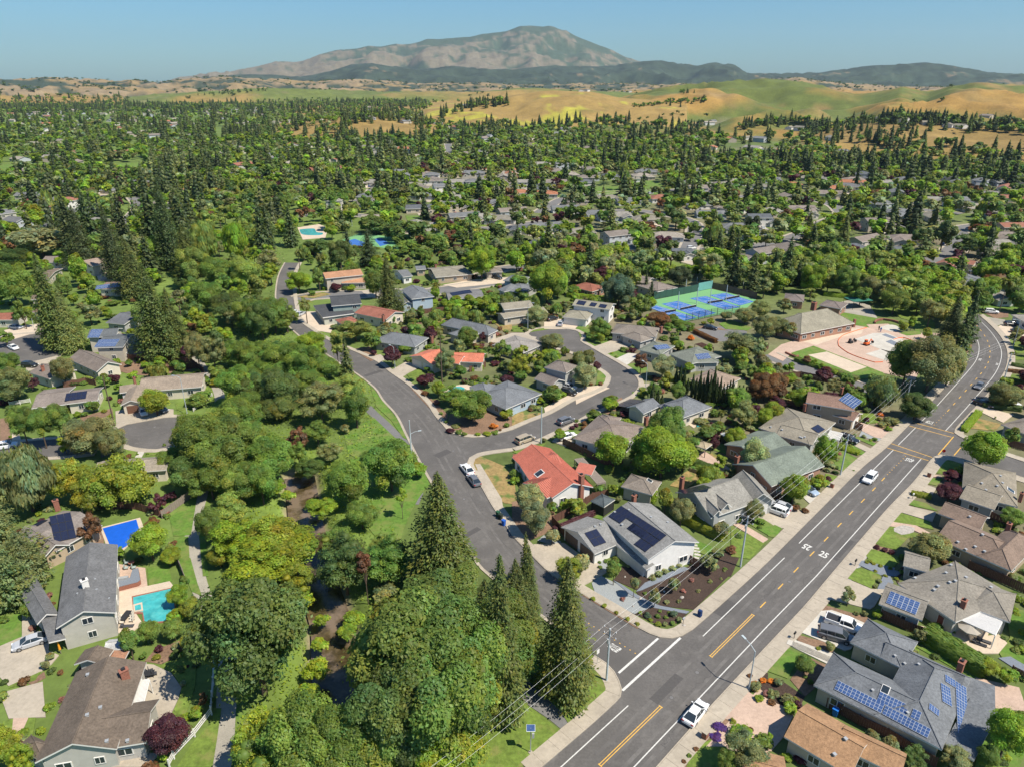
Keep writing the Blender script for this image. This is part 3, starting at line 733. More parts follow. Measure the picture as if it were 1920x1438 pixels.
def palm(nf,seg):
    c=Crown()
    for i in range(nf):
        a=2*math.pi*i/nf*2.4+.2*NR.randn();el=rnd(1,-.5,1.15)[0];L=rnd(1,.85,1.05)[0]
        p=np.zeros(3);dr=np.array([math.cos(a),math.sin(a)]);up=el
        for s in range(seg):
            st=L/seg;q=p+np.array([dr[0]*math.cos(up),dr[1]*math.cos(up),math.sin(up)])*st
            for sg in(-1,1):
                sd=np.array([-dr[1]*sg,dr[0]*sg,-.35]);t=(s+.5)/seg;wl=.20*math.sin(min(1,t+.18)*2.9)
                V=np.array([p,q,q+sd*wl+(q-p)*.5,p+sd*wl+(q-p)*.5]);tt=tints(1,.12)[0]*(1.5 if t>.8 else 1)
                c.quads(V,np.array([[0,1,2,3]]),np.tile(tt,(4,1)))
            p=q;up-=.42+.25*(1-abs(el))
    return c
PRO['palm']=[[(c.mesh('crown'),None,c)]for c in(palm(46,6),palm(26,4),palm(12,3))]
PALM_TR=trunk_mesh(1.0,.028,n=7)
# shrubs: unit radius
def shrub(n,size,j=.16):
    c=broad(9,int(n*1.5),size*.8,flat=.75,spread=.58,r0=.34,r1=.52,shell=(.8,1.15))[0];c.V=[v*np.array([1,1,.62])+np.array([0,0,.42])for v in c.V];return c
    c=Crown();d=unit(n);d[:,2]=np.abs(d[:,2]);k=7;sd_=unit(k);b=(d @ sd_.T).max(1)
    C=d*(.72+.3*np.clip(b,0,1)*NR.rand(n)**.4)[:,None]*np.array([1,1,1.0]);c.cards(C,norm(d+.6*unit(n)),size*rnd(n,.6,1.3),tints(n,j));c.blob((0,0,.1),(.74,.74,.74),(1,1,1),2,.08);return c
PRO['shrub']=[[(c.mesh('foliage'),None,c)for c in[shrub(n,s)for _ in range(3)]]for n,s in((950,.10),(260,.17),(60,.34))]
def hedge_mesh():
    c=Crown();n=1100;C=rnd(n*3,-1,1).reshape(n,3);ax=NR.randint(0,3,n);sg=np.where(NR.rand(n)<.5,-1,1);sg=np.where((ax==2),1,sg);C[np.arange(n),ax]=sg
    N=np.zeros((n,3));N[np.arange(n),ax]=sg;C*=1+.03*NR.randn(n,1);C=C*.5+np.array([0,0,.5]);c.cards(C,norm(N+.7*unit(n)),rnd(n,.035,.07),tints(n,.16));
    V=np.array([[x,y,z]for z in(0,.96)for x,y in((-.47,-.47),(.47,-.47),(.47,.47),(-.47,.47))],float);c.quads(V,np.array([[4,5,6,7],[0,1,5,4],[1,2,6,5],[2,3,7,6],[3,0,4,7]]),np.ones((8,3)));return c.mesh('foliage')
HEDGE=hedge_mesh()
# colours of foliage (raised above real leaf albedo to lighten the dark crowns)
FC={'oak':(0.143,0.204,0.0495),'deep':(0.114,0.171,0.0415),'bright':(0.249,0.349,0.0324),'lime':(0.27,0.34,0.03),'gold':(0.27,0.30,0.034),'sage':(0.314,0.34,0.156),'olive':(0.249,0.264,0.101),
      'willow':(0.277,0.331,0.0739),'mid':(0.176,0.259,0.0462),'plum':(0.114,0.0336,0.0457),'redwood':(0.13,0.158,0.0508),'rwgold':(0.138,0.16,0.0495),'dark':(0.0828,0.114,0.0462),'cedar':(0.199,0.235,0.0955),'rust':(0.228,0.114,0.047),
      'blue':(0.118,0.178,0.101),'cypress':(0.0504,0.0773,0.0188),'palm':(0.168,0.178,0.0403),'yellow':(0.504,0.371,0.0269),'dead':(0.215,0.101,0.0538),'pale':(0.3,0.34,0.15),'purple':(0.11,0.045,0.2),'pink':(0.40,0.19,0.15),'orange':(0.672,0.228,0.0269)}
WORD={'oak':'dark green','deep':'deep green','bright':'bright green','lime':'lime green','gold':'yellow green','sage':'grey green','olive':'olive green','willow':'soft green','mid':'green','plum':'dark purple',
        'redwood':'dark green','rwgold':'olive brown tipped','dark':'blackish green','cedar':'grey green','rust':'rusty orange','blue':'bluish green','cypress':'dark green','palm':'olive green','yellow':'yellow','dead':'brown dead','pale':'pale cream green','purple':'purple flowering','pink':'pink flowering','orange':'orange flowering'}
NAME={'oak':('oak_tree','tree','spreading tree'),'round':('broadleaf_tree','tree','rounded tree'),'airy':('open_crown_tree','tree','loose open tree'),'willow':('willow_tree','tree','drooping tree'),'layered':('flat_topped_tree','tree','wide flat-topped tree'),
        'ball':('round_shrub','shrub','clipped ball tree'),'redwood':('conifer_tree','conifer','conical conifer'),'pine':('conifer_tree','conifer','ragged conifer'),'cypress':('cypress_tree','cypress','slender column cypress'),'palm':('palm_tree','palm','palm tree'),'shrub':('shrub','shrub','shrub')}
PLANTS=[]      # (object, base words, group, x, y of its middle in the picture)
TREES=[]       # (x, y, r) of everything already planted
def plant(kind,x,y,z,h,r,col,lod=0,var=None,note='',group=None,squash=None):
    """one tree or shrub: h total height, r crown radius in metres"""
    lst=PRO[kind][lod];cr,tr,_=lst[R.randrange(len(lst))if var is None else var % len(lst)]
    nm,cat,wd=NAME[kind];rz=R.uniform(0,6.28);base=FC[col]if isinstance(col,str)else col
    jit=1+R.uniform(-.1,.1);c=tuple(v*jit*(1+R.uniform(-.06,.06))for v in base)
    if kind=='shrub':
        o=obj(nm,cr,None,(x,y,z-.05),(0,0,rz),(r,r,h),c);root=o
    else:
        root=empty(nm,(x,y,z),rz)
        if kind in('redwood','pine','cypress'):
            kx=r/{'redwood':.20 if lod==0 else .175,'pine':.27,'cypress':.085}[kind]
            obj('crown',cr,root,(0,0,0),None,(kx,kx,h),c);obj('trunk',tr,root,(0,0,0),None,(h,h,h*.97))
        elif kind=='palm':
            obj('crown',cr,root,(0,0,h-r*.35),None,(r,r,r),c);obj('trunk',PALM_TR,root,(0,0,0),None,(h*.8 if h<12 else h*.45,)*2+(h-r*.3,))
        else:
            flat={'oak':.78,'round':.92,'airy':1.0,'willow':.85,'layered':.5,'ball':.92}[kind]
            ch=min(r*flat*2.9,h*.88);sz=ch/(2*flat*.95);zc=h-ch*.5
            obj('crown',cr,root,(0,0,zc),(R.uniform(-.07,.07),R.uniform(-.07,.07),0),(r,r,sz),c)
            obj('trunk',tr,root,(0,0,0),None,(max(.6,r),max(.6,r),zc))
    size=('tiny ' if h<.9 else '')if kind=='shrub' else 'tall ' if h>15 else 'small ' if h<4.5 else ''
    pr=proj((x,y,z+h*.5));word=WORD[col]if isinstance(col,str)else ''
    tag(root,None,cat);PLANTS.append([root,(size+word+' '+wd).strip()+(' '+note if note else ''),group or{'conifer':'conifers of the valley','tree':'broadleaf trees of the valley','shrub':'garden shrubs','cypress':'column cypresses','palm':'palm trees'}[cat],pr[0],pr[1]])
    TREES.append((x,y,r if kind !='redwood' else r*.8));return root
def tr(kind,col,x,yb,yt,wpx,note='',lod=None,squash=None):
    """tree from the picture: foot (x, yb), picture row of its top, crown width, all in tile units"""
    b=GT(*T((x,yb)));d=ray(0,_o[1]+yt*_o[2]);h=max(.6,H+d.z*b.y/d.y-b.z);dep=proj(b)[2]
    r=wpx*_o[2]/F*dep/2
    if lod is None:lod=0 if(r/dep*F>22 and dep<330)else 1 if r/dep*F>5 or dep<330 else 2
    if kind=='shrub':h=max(.3,min(h,r*1.6))
    return plant(kind,b.x,b.y,b.z,h,r,col,lod,note=note)

# ---------------------------------------------------------------- houses
def unitmesh(name,fn,smooth=False):
    mb=MB();fn(mb);return mb.mesh(name,smooth=smooth)
# all wall fittings are modelled facing -Y, 1 m wide and 1 m high, sill at 0
def _wf(mb):
    t=.07
    for x,z,sx,sz in((-.5+t/2,.5,t,1),(.5-t/2,.5,t,1),(0,t/2,1-2*t,t),(0,1-t/2,1-2*t,t),(0,.5,.05,1-2*t)):
        mb.box((x,-.03,z),(sx,.10,sz),'trim')
WIN_F=unitmesh('window',_wf)
WIN_P=unitmesh('pane',lambda mb:mb.box((0,-.02,.5),(.9,.05,.9),'glass'))
def _gd(mb):
    for i in range(4):mb.box((0,-.03,.125+.25*i),(1,.06,.24),'paint')
GAR=unitmesh('garage_door',_gd)
DOOR=unitmesh('door',lambda mb:(mb.box((0,-.03,.5),(.9,.06,.98),'paint'),mb.box((-.475,-.04,.5),(.05,.1,1),'trim'),mb.box((.475,-.04,.5),(.05,.1,1),'trim')))
def _vent(mb):mb.box((0,0,.12),(.32,.32,.3),'steel');mb.box((0,0,.3),(.42,.42,.06),'steel')
VENT=unitmesh('roof_vent',_vent)
SKYL=unitmesh('skylight',lambda mb:(mb.box((0,0,.06),(1,1,.12),'trim'),mb.box((0,0,.13),(.84,.84,.03),'glass')))
PANEL_F=unitmesh('solar_panel',lambda mb:mb.box((.5,.5,.08),(.985,.985,.05),'panel_frame'))
PANEL_B=unitmesh('solar_panel',lambda mb:mb.box((.5,.5,.08),(.985,.985,.05),'dark_metal'))
CELL_B=unitmesh('solar_cell',lambda mb:mb.box((.5,.5,.108),(.93,.93,.012),'solar_cell'))
CELL_L=unitmesh('solar_cell',lambda mb:[mb.box((.26+.49*i,.18+.32*j,.108),(.44,.29,.012),'blue_cell')for i in range(2)for j in range(3)])
def rot_to(nrm):      # rotation about Z that turns -Y into the outward normal
    return math.atan2(nrm[0],-nrm[1])
class House:
    def __init__(s,label,cat='house',roof=(.2,.19,.17),wall=(.5,.47,.42),name='house',trim='trim',tileroof=None,landmark=None,group=None):
        s.label=label;s.cat=cat;s.rc=roof;s.wc=wall;s.name=name;s.root=None;s.rects=[];s.tri=[];s.trim=trim;s.L=None;s.lm=landmark;s.roofs=[];s.rm=tileroof or 'roof';s.group=group;s.pend=[]
    def wing(s,A,B,C,he=2.9,rise=1.5,kind='gable',along='a',ends='gg',wall=True,gar=None,win=True,over=.5,gcol=(.5,.46,.40),wallc=None,split=.5,door=None,base=-.1,z0=0.0):
        a=P(A,he+z0);b=P(B,he+z0);c=P(C,he+z0);u=(b-a);LA=u.length;u.normalize();v=Vector((-u.y,u.x,0));wd=(c-b).dot(v)
        if wd<0:v=-v;wd=-wd
        return s.rect(a,u,v,LA,wd,he,rise,kind,along,ends,wall,gar,win,over,gcol,wallc,split,door,base,z0)
    def rect(s,a,u,v,LA,wd,he,rise,kind='gable',along='a',ends='gg',wall=True,gar=None,win=True,over=.5,gcol=(.5,.46,.40),wallc=None,split=.5,door=None,base=-.1,z0=0.0):
        if s.root is None:
            cc=a+u*LA/2+v*wd/2;s.L=Vector((cc.x,cc.y,z0));s.root=empty(s.name,s.L);tag(s.root,s.label,s.cat,s.group)
            pr=proj((cc.x,cc.y,z0+3));s.px=pr[0];s.py=pr[1]
            if s.lm:LANDMARKS.append((s.lm,pr[0],pr[1]))
        he+=.004*len(s.rects)
        if along=='b':o=a;U,V_,LL,WW=v,-u,wd,LA;o=a+u*LA
        else:o,U,V_,LL,WW=a,u,v,LA,wd
        o=Vector((o.x,o.y,0))
        def w(x,y,z):return(o+U*x+V_*y+Vector((0,0,z+z0)))-s.L
        th=.22;mb=MB();rs_=s.rm
        if kind=='flat':
            mb.prism([w(0,0,0),w(LL,0,0),w(LL,WW,0),w(0,WW,0)],he-th+z0-s.L.z,he+.12+z0-s.L.z,rs_,s.trim)
            top=[[(0,0,he+.12),(LL,0,he+.12),(LL,WW,he+.12),(0,WW,he+.12)]]
        elif kind=='shed':
            P4=[(0,0,he),(LL,0,he),(LL,WW,he+rise),(0,WW,he+rise)];top=[P4];n=4
            vs=[w(*p)for p in P4]+[w(p[0],p[1],p[2]-th)for p in P4];sw=U.cross(V_).z<0
            fl=lambda f:f[::-1]if sw else f
            mb.add(vs,[fl((0,1,2,3))],rs_);mb.add(vs,[fl((7,6,5,4))]+[fl((i,4+i,4+(i+1)% 4,(i+1)% 4))[::-1]for i in range(4)][::1],s.trim)
        else:
            t=WW*split;r0=(WW/2 if ends[0]=='h' else 0);r1=LL-(WW/2 if ends[1]=='h' else 0)
            if r1<r0+.1:r0=r1=LL/2;
            if r0==r1:r1=r0+.05
            E=[(0,0,he),(LL,0,he),(LL,WW,he),(0,WW,he)];Rg=[(r0,t,he+rise),(r1,t,he+rise)]
            Q=E+Rg;vs=[w(*p)for p in Q]+[w(p[0],p[1],p[2]-th)for p in Q];sw=U.cross(V_).z<0
            fl=lambda f:tuple(f[::-1])if sw else tuple(f)
            tops=[(0,1,5,4),(2,3,4,5)];side=[(0,1),(2,3)]
            if ends[0]=='h':tops.append((3,0,4));side.append((3,0))
            else:side+=[(4,0),(3,4)]
            if ends[1]=='h':tops.append((1,2,5));side.append((1,2))
            else:side+=[(1,5),(5,2)]
            mb.add(vs,[fl(f)for f in tops],rs_)
            mb.add(vs,[fl(tuple(i+6 for i in f)[::-1])for f in tops]+[fl((j,i,i+6,j+6))for i,j in side],s.trim)
            top=[[Q[i]for i in f]for f in tops]
            # ridge caps
            def cap(p,q):mb.cyl(w(p[0],p[1],p[2]+.02),w(q[0],q[1],q[2]+.02),.09,.09,rs_,4,False)
            cap(Rg[0],Rg[1])
            if ends[0]=='h':cap(Rg[0],E[0]);cap(Rg[0],E[3])
            if ends[1]=='h':cap(Rg[1],E[1]);cap(Rg[1],E[2])
        ro=mb.build('roof',s.root,s.rc);s.roofs.append(ro)
        if s.rm=='terracotta' and kind in('gable','hip'):s.ribs(ro,w,LL,WW,he,rise,ends,r0,r1)
        for f in top:
            q=[w(*p)+s.L for p in f]
            for i in range(1,len(q)-1):s.tri.append((q[0],q[i],q[i+1]))
        sides=[((over,over),(LL-over,over),(0,-1)),((LL-over,over),(LL-over,WW-over),(1,0)),((LL-over,WW-over),(over,WW-over),(0,1)),((over,WW-over),(over,over),(-1,0))]
        if wall:
            m=MB();zt=he-th+.03;x0,x1,y0,y1=over,LL-over,over,WW-over
            sw=U.cross(V_).z<0
            def rf(x,y):      # roof underside above a point of the plan
                if kind=='flat':return he-th
                if kind=='shed':return he+rise*y/WW-th
                k=min(y/(WW*split),(WW-y)/(WW*(1-split)))
                if ends[0]=='h':k=min(k,x/(WW/2))
                if ends[1]=='h':k=min(k,(LL-x)/(WW/2))
                return he+rise*min(k,1)-th
            for(ax,ay),(bx,by),nn in sides:
                mid=((ax+bx)/2,(ay+by)/2)
                pts=[(ax,ay,base),(bx,by,base),(bx,by,rf(bx,by)),]
                if nn[0]and kind=='gable':pts.append((ax,WW*split,rf(ax,WW*split)))
                pts.append((ax,ay,rf(ax,ay)));f=tuple(range(len(pts)))
                m.add([w(*p)for p in pts],[f[::-1]if sw else f],'wall')
            wo_=m.build('wall',s.root,wallc or s.wc)
            info=[]
            for i,((ax,ay),(bx,by),nn)in enumerate(sides):
                nw=U*nn[0]+V_*nn[1];pa=w(ax,ay,0)+s.L;pb=w(bx,by,0)+s.L
                info.append((pa,pb,nw,he-th,z0,(kind=='gable' and nn[0]!=0),rise))
            s.pend.append((info,gar,win,gcol,door,wo_))
        cs=[w(0,0,0)+s.L,w(LL,0,0)+s.L,w(LL,WW,0)+s.L,w(0,WW,0)+s.L];s.rects.append([(p.x,p.y)for p in cs]);PAVED.append([(p.x,p.y)for p in cs])
        return s
    def ribs(s,ro,w,LL,WW,he,rise,ends,r0,r1):
        """courses of barrel tile running down the slopes"""
        mb=MB();n=int(LL/.42)
        for i in range(1,n):
            x=LL*i/n
            for sd in(0,1):
                k=1.0
                if ends[0]=='h':k=min(k,x/(WW/2))
                if ends[1]=='h':k=min(k,(LL-x)/(WW/2))
                y1=WW/2*k;a=(x,0 if not sd else WW,he+.03);b=(x,y1 if not sd else WW-y1,he+rise*k+.03)
                mb.cyl(w(*a),w(*b),.085,.085,'terracotta',4,False)
        o=mb.build('tile_row',s.root);o['kind']='stuff'
    def finish(s,nwin=99):
        """windows, doors and garage doors on the walls that stand free"""
        for wi,(info,gar,win,gcol,door,wo_)in enumerate(s.pend):
            for si,(pa,pb,nw,ht,z0,gab,rise)in enumerate(info):
                d=pb-pa;L=d.length;d.normalize();rz=rot_to(nw)
                def free(p):
                    q=p+nw*.35
                    return not any(in_poly(q.x,q.y,r)for j,r in enumerate(s.rects)if j !=wi)
                def put(me,p,wdt,hgt,zz,name,col=None,pane=True):
                    o=obj(name,me,s.root,p+Vector((0,0,zz))-s.L,(0,0,rz),(wdt,1,hgt),col)
                    if pane:obj('pane',WIN_P,o)
                    return o
                base=Vector((0,0,0))
                if gar is not None and(gar==si or(isinstance(gar,tuple)and si in gar)):
                    n=2 if L>8.2 else 1;gw=min(4.8,(L-1.2)/n-.2)if L>4 else L-.6
                    for k in range(n):
                        p=pa+d*(L*(k+.5)/n);p.z=z0;put(GAR,p+nw*.02,gw,2.25,0,'garage_door',gcol,False)
                    continue
                if not win or L<2.6:continue
                lv=[(.95,1.15)]if ht<4.2 else[(.95,1.2),(3.55,1.15)]
                n=max(1,int(L/3.9))
                for z_,hh in lv:
                    for k in range(n):
                        p=pa+d*(L*(k+.5+R.uniform(-.1,.1))/n);p.z=z0
                        if not free(p):continue
                        if door==si and k==n//2 and z_<2:put(DOOR,p+nw*.02,1.05,2.1,0,'door',(.16,.05,.035),False);continue
                        put(WIN_F,p+nw*.02,R.choice((1.2,1.5,1.9)),hh,z_,'window')
                if gab and rise>2.2 and ht>2:
                    p=pa+d*(L*.5);p.z=z0
                    if free(p):put(WIN_F,p+nw*.02,1.1,.8,ht-.3,'window')
        if s.tri:
            vs=[];fs=[]
            for t in s.tri:fs.append((len(vs),len(vs)+1,len(vs)+2));vs+=list(t)
            s.bvh=BVHTree.FromPolygons(vs,fs)
        return s
    def hit(s,p):
        px,py=T(p);d=ray(px,py).normalized();r=s.bvh.ray_cast(Vector((0,0,H)),d)
        if r[0]is None:return None,None
        n=r[1];return r[0],(n if n.z>0 else-n)
    def vents(s,pts,me=None,nm='roof_vent',sc=1):
        for p in pts:
            q,n=s.hit(p)
            if q is not None:obj(nm,me or VENT,s.root,q-s.L-Vector((0,0,.05)),(0,0,.4),(sc,sc,sc))
    def skylight(s,p,sz=1.0):
        q,n=s.hit(p)
        if q is not None:
            o=obj('skylight',SKYL,s.root,q-s.L);o.rotation_euler=n.to_track_quat('Z','Y').to_euler();o.scale=(sz,sz*1.2,1)
    def chimney(s,p,top=1.5,sx=1.1,sy=.7,m='brick',rz=.75,ground=False):
        q,n=s.hit(p)
        if q is None:q=P(p,3.2)
        mb=MB();z1=q.z+top-s.L.z;z0=0 if ground else q.z-s.L.z-.6
        x,y=q.x-s.L.x,q.y-s.L.y
        mb.box((x,y,(z0+z1)/2),(sx,sy,z1-z0),m,rz);mb.box((x,y,z1+.05),(sx+.16,sy+.16,.12),m,rz)
        o=mb.build('chimney',s.root);m2=MB();m2.box((x,y,z1+.25),(sx*.45,sy*.5,.32),'dark_metal',rz);m2.build('chimney_pot',o)
    def solar(s,A,B,C,nx,ny,blue=False,skip=()):
        """panel field on the roof: A corner, A to B holds nx panels, B to C ny panels (picture points)"""
        q,n=s.hit(((A[0]+C[0])/2,(A[1]+C[1])/2))
        if q is None:return
        def onp(p):
            d=ray(*T(p));o=Vector((0,0,H));t=(q-o).dot(n)/d.dot(n);return o+d*t
        a=onp(A);b=onp(B);c=onp(C);u=b-a;lu=u.length;u.normalize();v=(c-b);v=v-u*v.dot(u);lv=v.length;v.normalize()
        up=u.cross(v)
        if up.z<0:a,b=b,a;u=-u;up=-up
        M=Matrix((u,v,up)).transposed().to_4x4();pw,ph=lu/nx,lv/ny
        for i in range(nx):
            for j in range(ny):
                if(i,j)in skip:continue
                o=obj('solar_panel',PANEL_F if blue else PANEL_B,s.root);mm=M.copy();mm.translation=a+u*pw*i+v*ph*j+up*.03-s.L
                o.matrix_local=mm @ Matrix.Diagonal((pw,ph,1,1));obj('solar_cell',CELL_L if blue else CELL_B,o)
def ground_patch(name,m,pts,top,smooth=False,kind='structure'):
    w_=W(pts)
    if smooth:w_=catmull(w_+[w_[0]],1.0)[:-1]
    return flatpoly(name,w_,top,m,kind,z0=-.12,keep=name not in('lawn','planting_bed'))
_pz=[0]
def lawn(pts,m='lawn',smooth=False):_pz[0]+=1;return ground_patch('lawn',m,pts,.095+.0011*(_pz[0]% 17),smooth)
def bed(pts,m='mulch',smooth=False):_pz[0]+=1;return ground_patch('planting_bed',m,pts,.05+.0011*(_pz[0]% 17),smooth)
def drive(pts,m='concrete',name='driveway',top=.115,smooth=False):_pz[0]+=1;o=ground_patch(name,m,pts,top+.0011*(_pz[0]% 9),smooth);return o
# ---------------------------------------------------------------- fences and hedges
def _fp(mb):
    for i in range(12):mb.box(((i+.5)/12-.5,.012 if i % 2 else-.012,.5),(1/12-.006,.03,1-.04*(i % 2)),'fence_wood')
    mb.box((0,.05,.8),(1,.05,.07),'fence_wood');mb.box((0,.05,.25),(1,.05,.07),'fence_wood')
FPAN=unitmesh('fence_panel',_fp);FPOST=unitmesh('fence_post',lambda mb:mb.box((0,0,.52),(.13,.13,1.1),'fence_wood'))
def _fg(mb):
    for i in range(12):mb.box(((i+.5)/12-.5,.012 if i % 2 else-.012,.5),(1/12-.006,.03,1-.04*(i % 2)),'grey_wood')
    mb.box((0,.05,.8),(1,.05,.07),'grey_wood')
FPANG=unitmesh('fence_panel',_fg);FPOSTG=unitmesh('fence_post',lambda mb:mb.box((0,0,.52),(.13,.13,1.1),'grey_wood'))
def _fr(mb):
    for z in(.35,.62,.9):mb.box((0,0,z),(1,.05,.13),'trim')
FRAIL=unitmesh('fence_rail',_fr);FPOSTW=unitmesh('fence_post',lambda mb:mb.box((0,0,.52),(.16,.16,1.1),'trim'))
def _ch(mb):
    for i in range(9):mb.box(((i+.5)/9-.5,0,.5),(.02,.02,.98),'dark_metal')
    for z in(.02,.25,.5,.75,.98):mb.box((0,0,z),(1,.02,.02),'dark_metal')
FNET=unitmesh('fence_net',_ch);FPOSTD=unitmesh('fence_post',lambda mb:mb.box((0,0,.52),(.09,.09,1.05),'dark_metal'))
def _sc(m_):
    def f(mb):
        mb.box((0,0,.45),(.97,.03,.86),m_);mb.box((0,0,.98),(1,.04,.03),'dark_metal')
    return f
FSC=unitmesh('screen_cloth',_sc('screen_green'));FSC2=unitmesh('screen_cloth',_sc('screen_brown'))
def fence(pts,h=1.8,style='wood',label=None,seg=2.6,world=False,name='fence',cat='fence',group=None):
    w_=pts if world else W(pts);pm,po={'wood':(FPAN,FPOST),'grey':(FPANG,FPOSTG),'rail':(FRAIL,FPOSTW),'net':(FNET,FPOSTD),'screen':(FSC,FPOSTD),'screen2':(FSC2,FPOSTD)}[style]
    root=empty(name,w_[0]);tag(root,label or 'brown wooden board fence',cat,group)
    if not label:AUTO.append([root,{'wood':'dark brown board fence','grey':'weathered grey board fence','rail':'white three-rail fence','net':'dark wire mesh fence'}[style]])
    for a,b in zip(w_[:-1],w_[1:]):
        L=(b-a).length;n=max(1,round(L/seg));d=(b-a)/n;rz=math.atan2(d.y,d.x)
        for i in range(n):
            c=a+d*(i+.5)-w_[0];obj('fence_rail' if style=='rail' else 'fence_net' if style=='net' else 'fence_panel',pm,root,c,(0,0,rz),(L/n,1,h));obj('fence_post',po,root,a+d*i-w_[0],(0,0,rz),(1,1,h))
    obj('fence_post',po,root,w_[-1]-w_[0],(0,0,0),(1,1,h));return root
def hedge(pts,h,wd,col='mid',note='',label=None):
    w_=W(pts)
    for a,b in zip(w_[:-1],w_[1:]):
        d=b-a;c=(a+b)/2;o=obj('hedge',HEDGE,None,(c.x,c.y,0),(0,0,math.atan2(d.y,d.x)),(d.length+wd*.6,wd,h),FC[col])
        tag(o,label,'hedge',None)
        if not label:AUTO.append([o,'clipped %s hedge %s' %(WORD[col],note)])
    return o
# ---------------------------------------------------------------- vehicles
def loft(mb,secs,m,closed_ends=True):
    """secs: list of rings (same count) of points"""
    n=len(secs[0]);vs=[p for s_ in secs for p in s_];fs=[]
    for i in range(len(secs)-1):
        for j in range(n):fs.append((i*n+j,i*n+(j+1)% n,(i+1)*n+(j+1)% n,(i+1)*n+j))
    if closed_ends:fs+=[tuple(range(n))[::-1],tuple(range((len(secs)-1)*n,len(secs)*n))]
    mb.add(vs,fs,m)
def car_meshes(kind):
    """meshes of one vehicle, front towards +X, centred, standing on 0"""
    L,Wd,Ht={'sedan':(4.8,1.84,1.45),'suv':(4.7,1.9,1.7),'van':(5.1,1.98,1.75),'pickup':(5.8,2.0,1.9)}[kind]
    hw=Wd/2;M={}
    b=MB()
    # body side line: (x, bottom z, shoulder z, half width)
    prof={'sedan':[(-2.4,.42,.70,.72),(-2.3,.30,.92,.84),(-1.9,.22,1.00,.91),(-.9,.2,.98,.92),(.6,.2,.95,.92),(1.2,.2,.93,.91),(1.9,.22,.84,.88),(2.28,.28,.70,.80),(2.4,.38,.58,.66)],
            'suv':[(-2.35,.45,.9,.78),(-2.28,.32,1.1,.88),(-1.8,.26,1.16,.95),(-.6,.24,1.12,.95),(.7,.24,1.08,.95),(1.2,.24,1.06,.94),(1.9,.26,.98,.91),(2.25,.32,.82,.84),(2.35,.42,.66,.7)],
            'van':[(-2.55,.42,.9,.82),(-2.5,.3,1.1,.92),(-1.9,.24,1.12,.98),(-.5,.22,1.08,.98),(1.0,.22,1.04,.98),(1.6,.22,.98,.96),(2.15,.25,.86,.92),(2.45,.3,.7,.84),(2.55,.4,.58,.7)],
            'pickup':[(-2.9,.5,.95,.9),(-2.86,.42,1.15,.98),(-1.9,.36,1.18,1.0),(-.8,.34,1.18,1.0),(.6,.34,1.18,1.0),(1.4,.34,1.16,1.0),(2.3,.36,1.1,.98),(2.75,.4,.95,.94),(2.9,.5,.8,.82)]}[kind]
    def ring(x,z0,z1,w_,r=.12):return[(x,-w_+r*.5,z0),(x,w_-r*.5,z0),(x,w_,z0+.14),(x,w_,z1-r),(x,w_-r,z1),(x,-w_+r,z1),(x,-w_,z1-r),(x,-w_,z0+.14)]
    loft(b,[ring(*p)for p in prof],'carpaint')
    if kind=='pickup':
        b2=MB()
        b2.box((-1.75,0,1.19),(1.95,1.62,.03),'dark_metal');M['cargo_bed']=b2
        for s_ in(-1,1):b.box((-1.75,s_*.92,1.22),(2.1,.12,.16),'carpaint')
        b.box((-2.78,0,1.22),(.1,1.9,.16),'carpaint')
    cab={'sedan':[(-2.05,.98,.78),(-1.05,1.40,.62),(-.1,1.45,.64),(.35,1.40,.62),(1.25,.93,.80)],'suv':[(-2.2,1.12,.84),(-1.85,1.62,.72),(-.2,1.70,.74),(.45,1.64,.72),(1.3,1.07,.84)],
           'van':[(-2.42,1.1,.88),(-2.2,1.68,.78),(-.2,1.76,.8),(.8,1.68,.76),(1.75,.98,.86)],'pickup':[(-.85,1.16,.88),(-.62,1.80,.76),(.1,1.9,.78),(.9,1.84,.75),(1.5,1.15,.88)]}[kind]
    g=MB();bz=cab[0][1]-.08
    low=[(x,zz_w[0],zz_w[1])for x,*zz_w in cab]
    secs=[]
    for x,zt,wt in cab:zb=min(zt-.01,bz if zt>bz+.1 else zt-.02);secs.append([(x,-(.86 if zt>bz+.1 else wt),zb-.04),(x,(.86 if zt>bz+.1 else wt),zb-.04),(x,wt,zt),(x,-wt,zt)])
    loft(g,secs,'glass');M['windows']=g
    r=MB();(x0,z0,w0),(x1,z1,w1),(x2,z2,w2)=cab[1:4]
    loft(r,[[(x,-w_-.02,z-.05),(x,w_+.02,z-.05),(x,w_-.06,z+.03),(x,-w_+.06,z+.03)]for x,z,w_ in((x0-.05,z0-.01,w0),(x1,z1,w1),(x2+.04,z2-.01,w2))],'carpaint')
    for s_ in(-1,1):                                   # pillars
        r.cyl((cab[4][0]-.05,s_*.8,cab[4][1]),(x2,s_*w2,z2),.045,.04,'carpaint',5);r.cyl((cab[0][0]+.12,s_*.8,cab[0][1]),(x0,s_*w0,z0),.07,.06,'carpaint',5)
        r.cyl((-.15,s_*.885,bz),(-.2,s_*(w1+.02),z1-.04),.04,.035,'carpaint',5)
        if kind in('suv','van'):r.cyl((-1.25,s_*.89,bz),(-1.3,s_*(w0+.03),z0-.02),.06,.05,'carpaint',5)
    M['roof']=r
    h=MB()
    M['body']=b;wx={'sedan':1.45,'suv':1.42,'van':1.55,'pickup':1.85}[kind];wr=.34 if kind=='sedan' else .38
    wl=MB();wl.cyl((0,-.12,0),(0,.12,0),wr,wr,'tyre',14);rm=MB();rm.cyl((0,-.13,0),(0,.13,0),wr*.62,wr*.62,'rim',10)
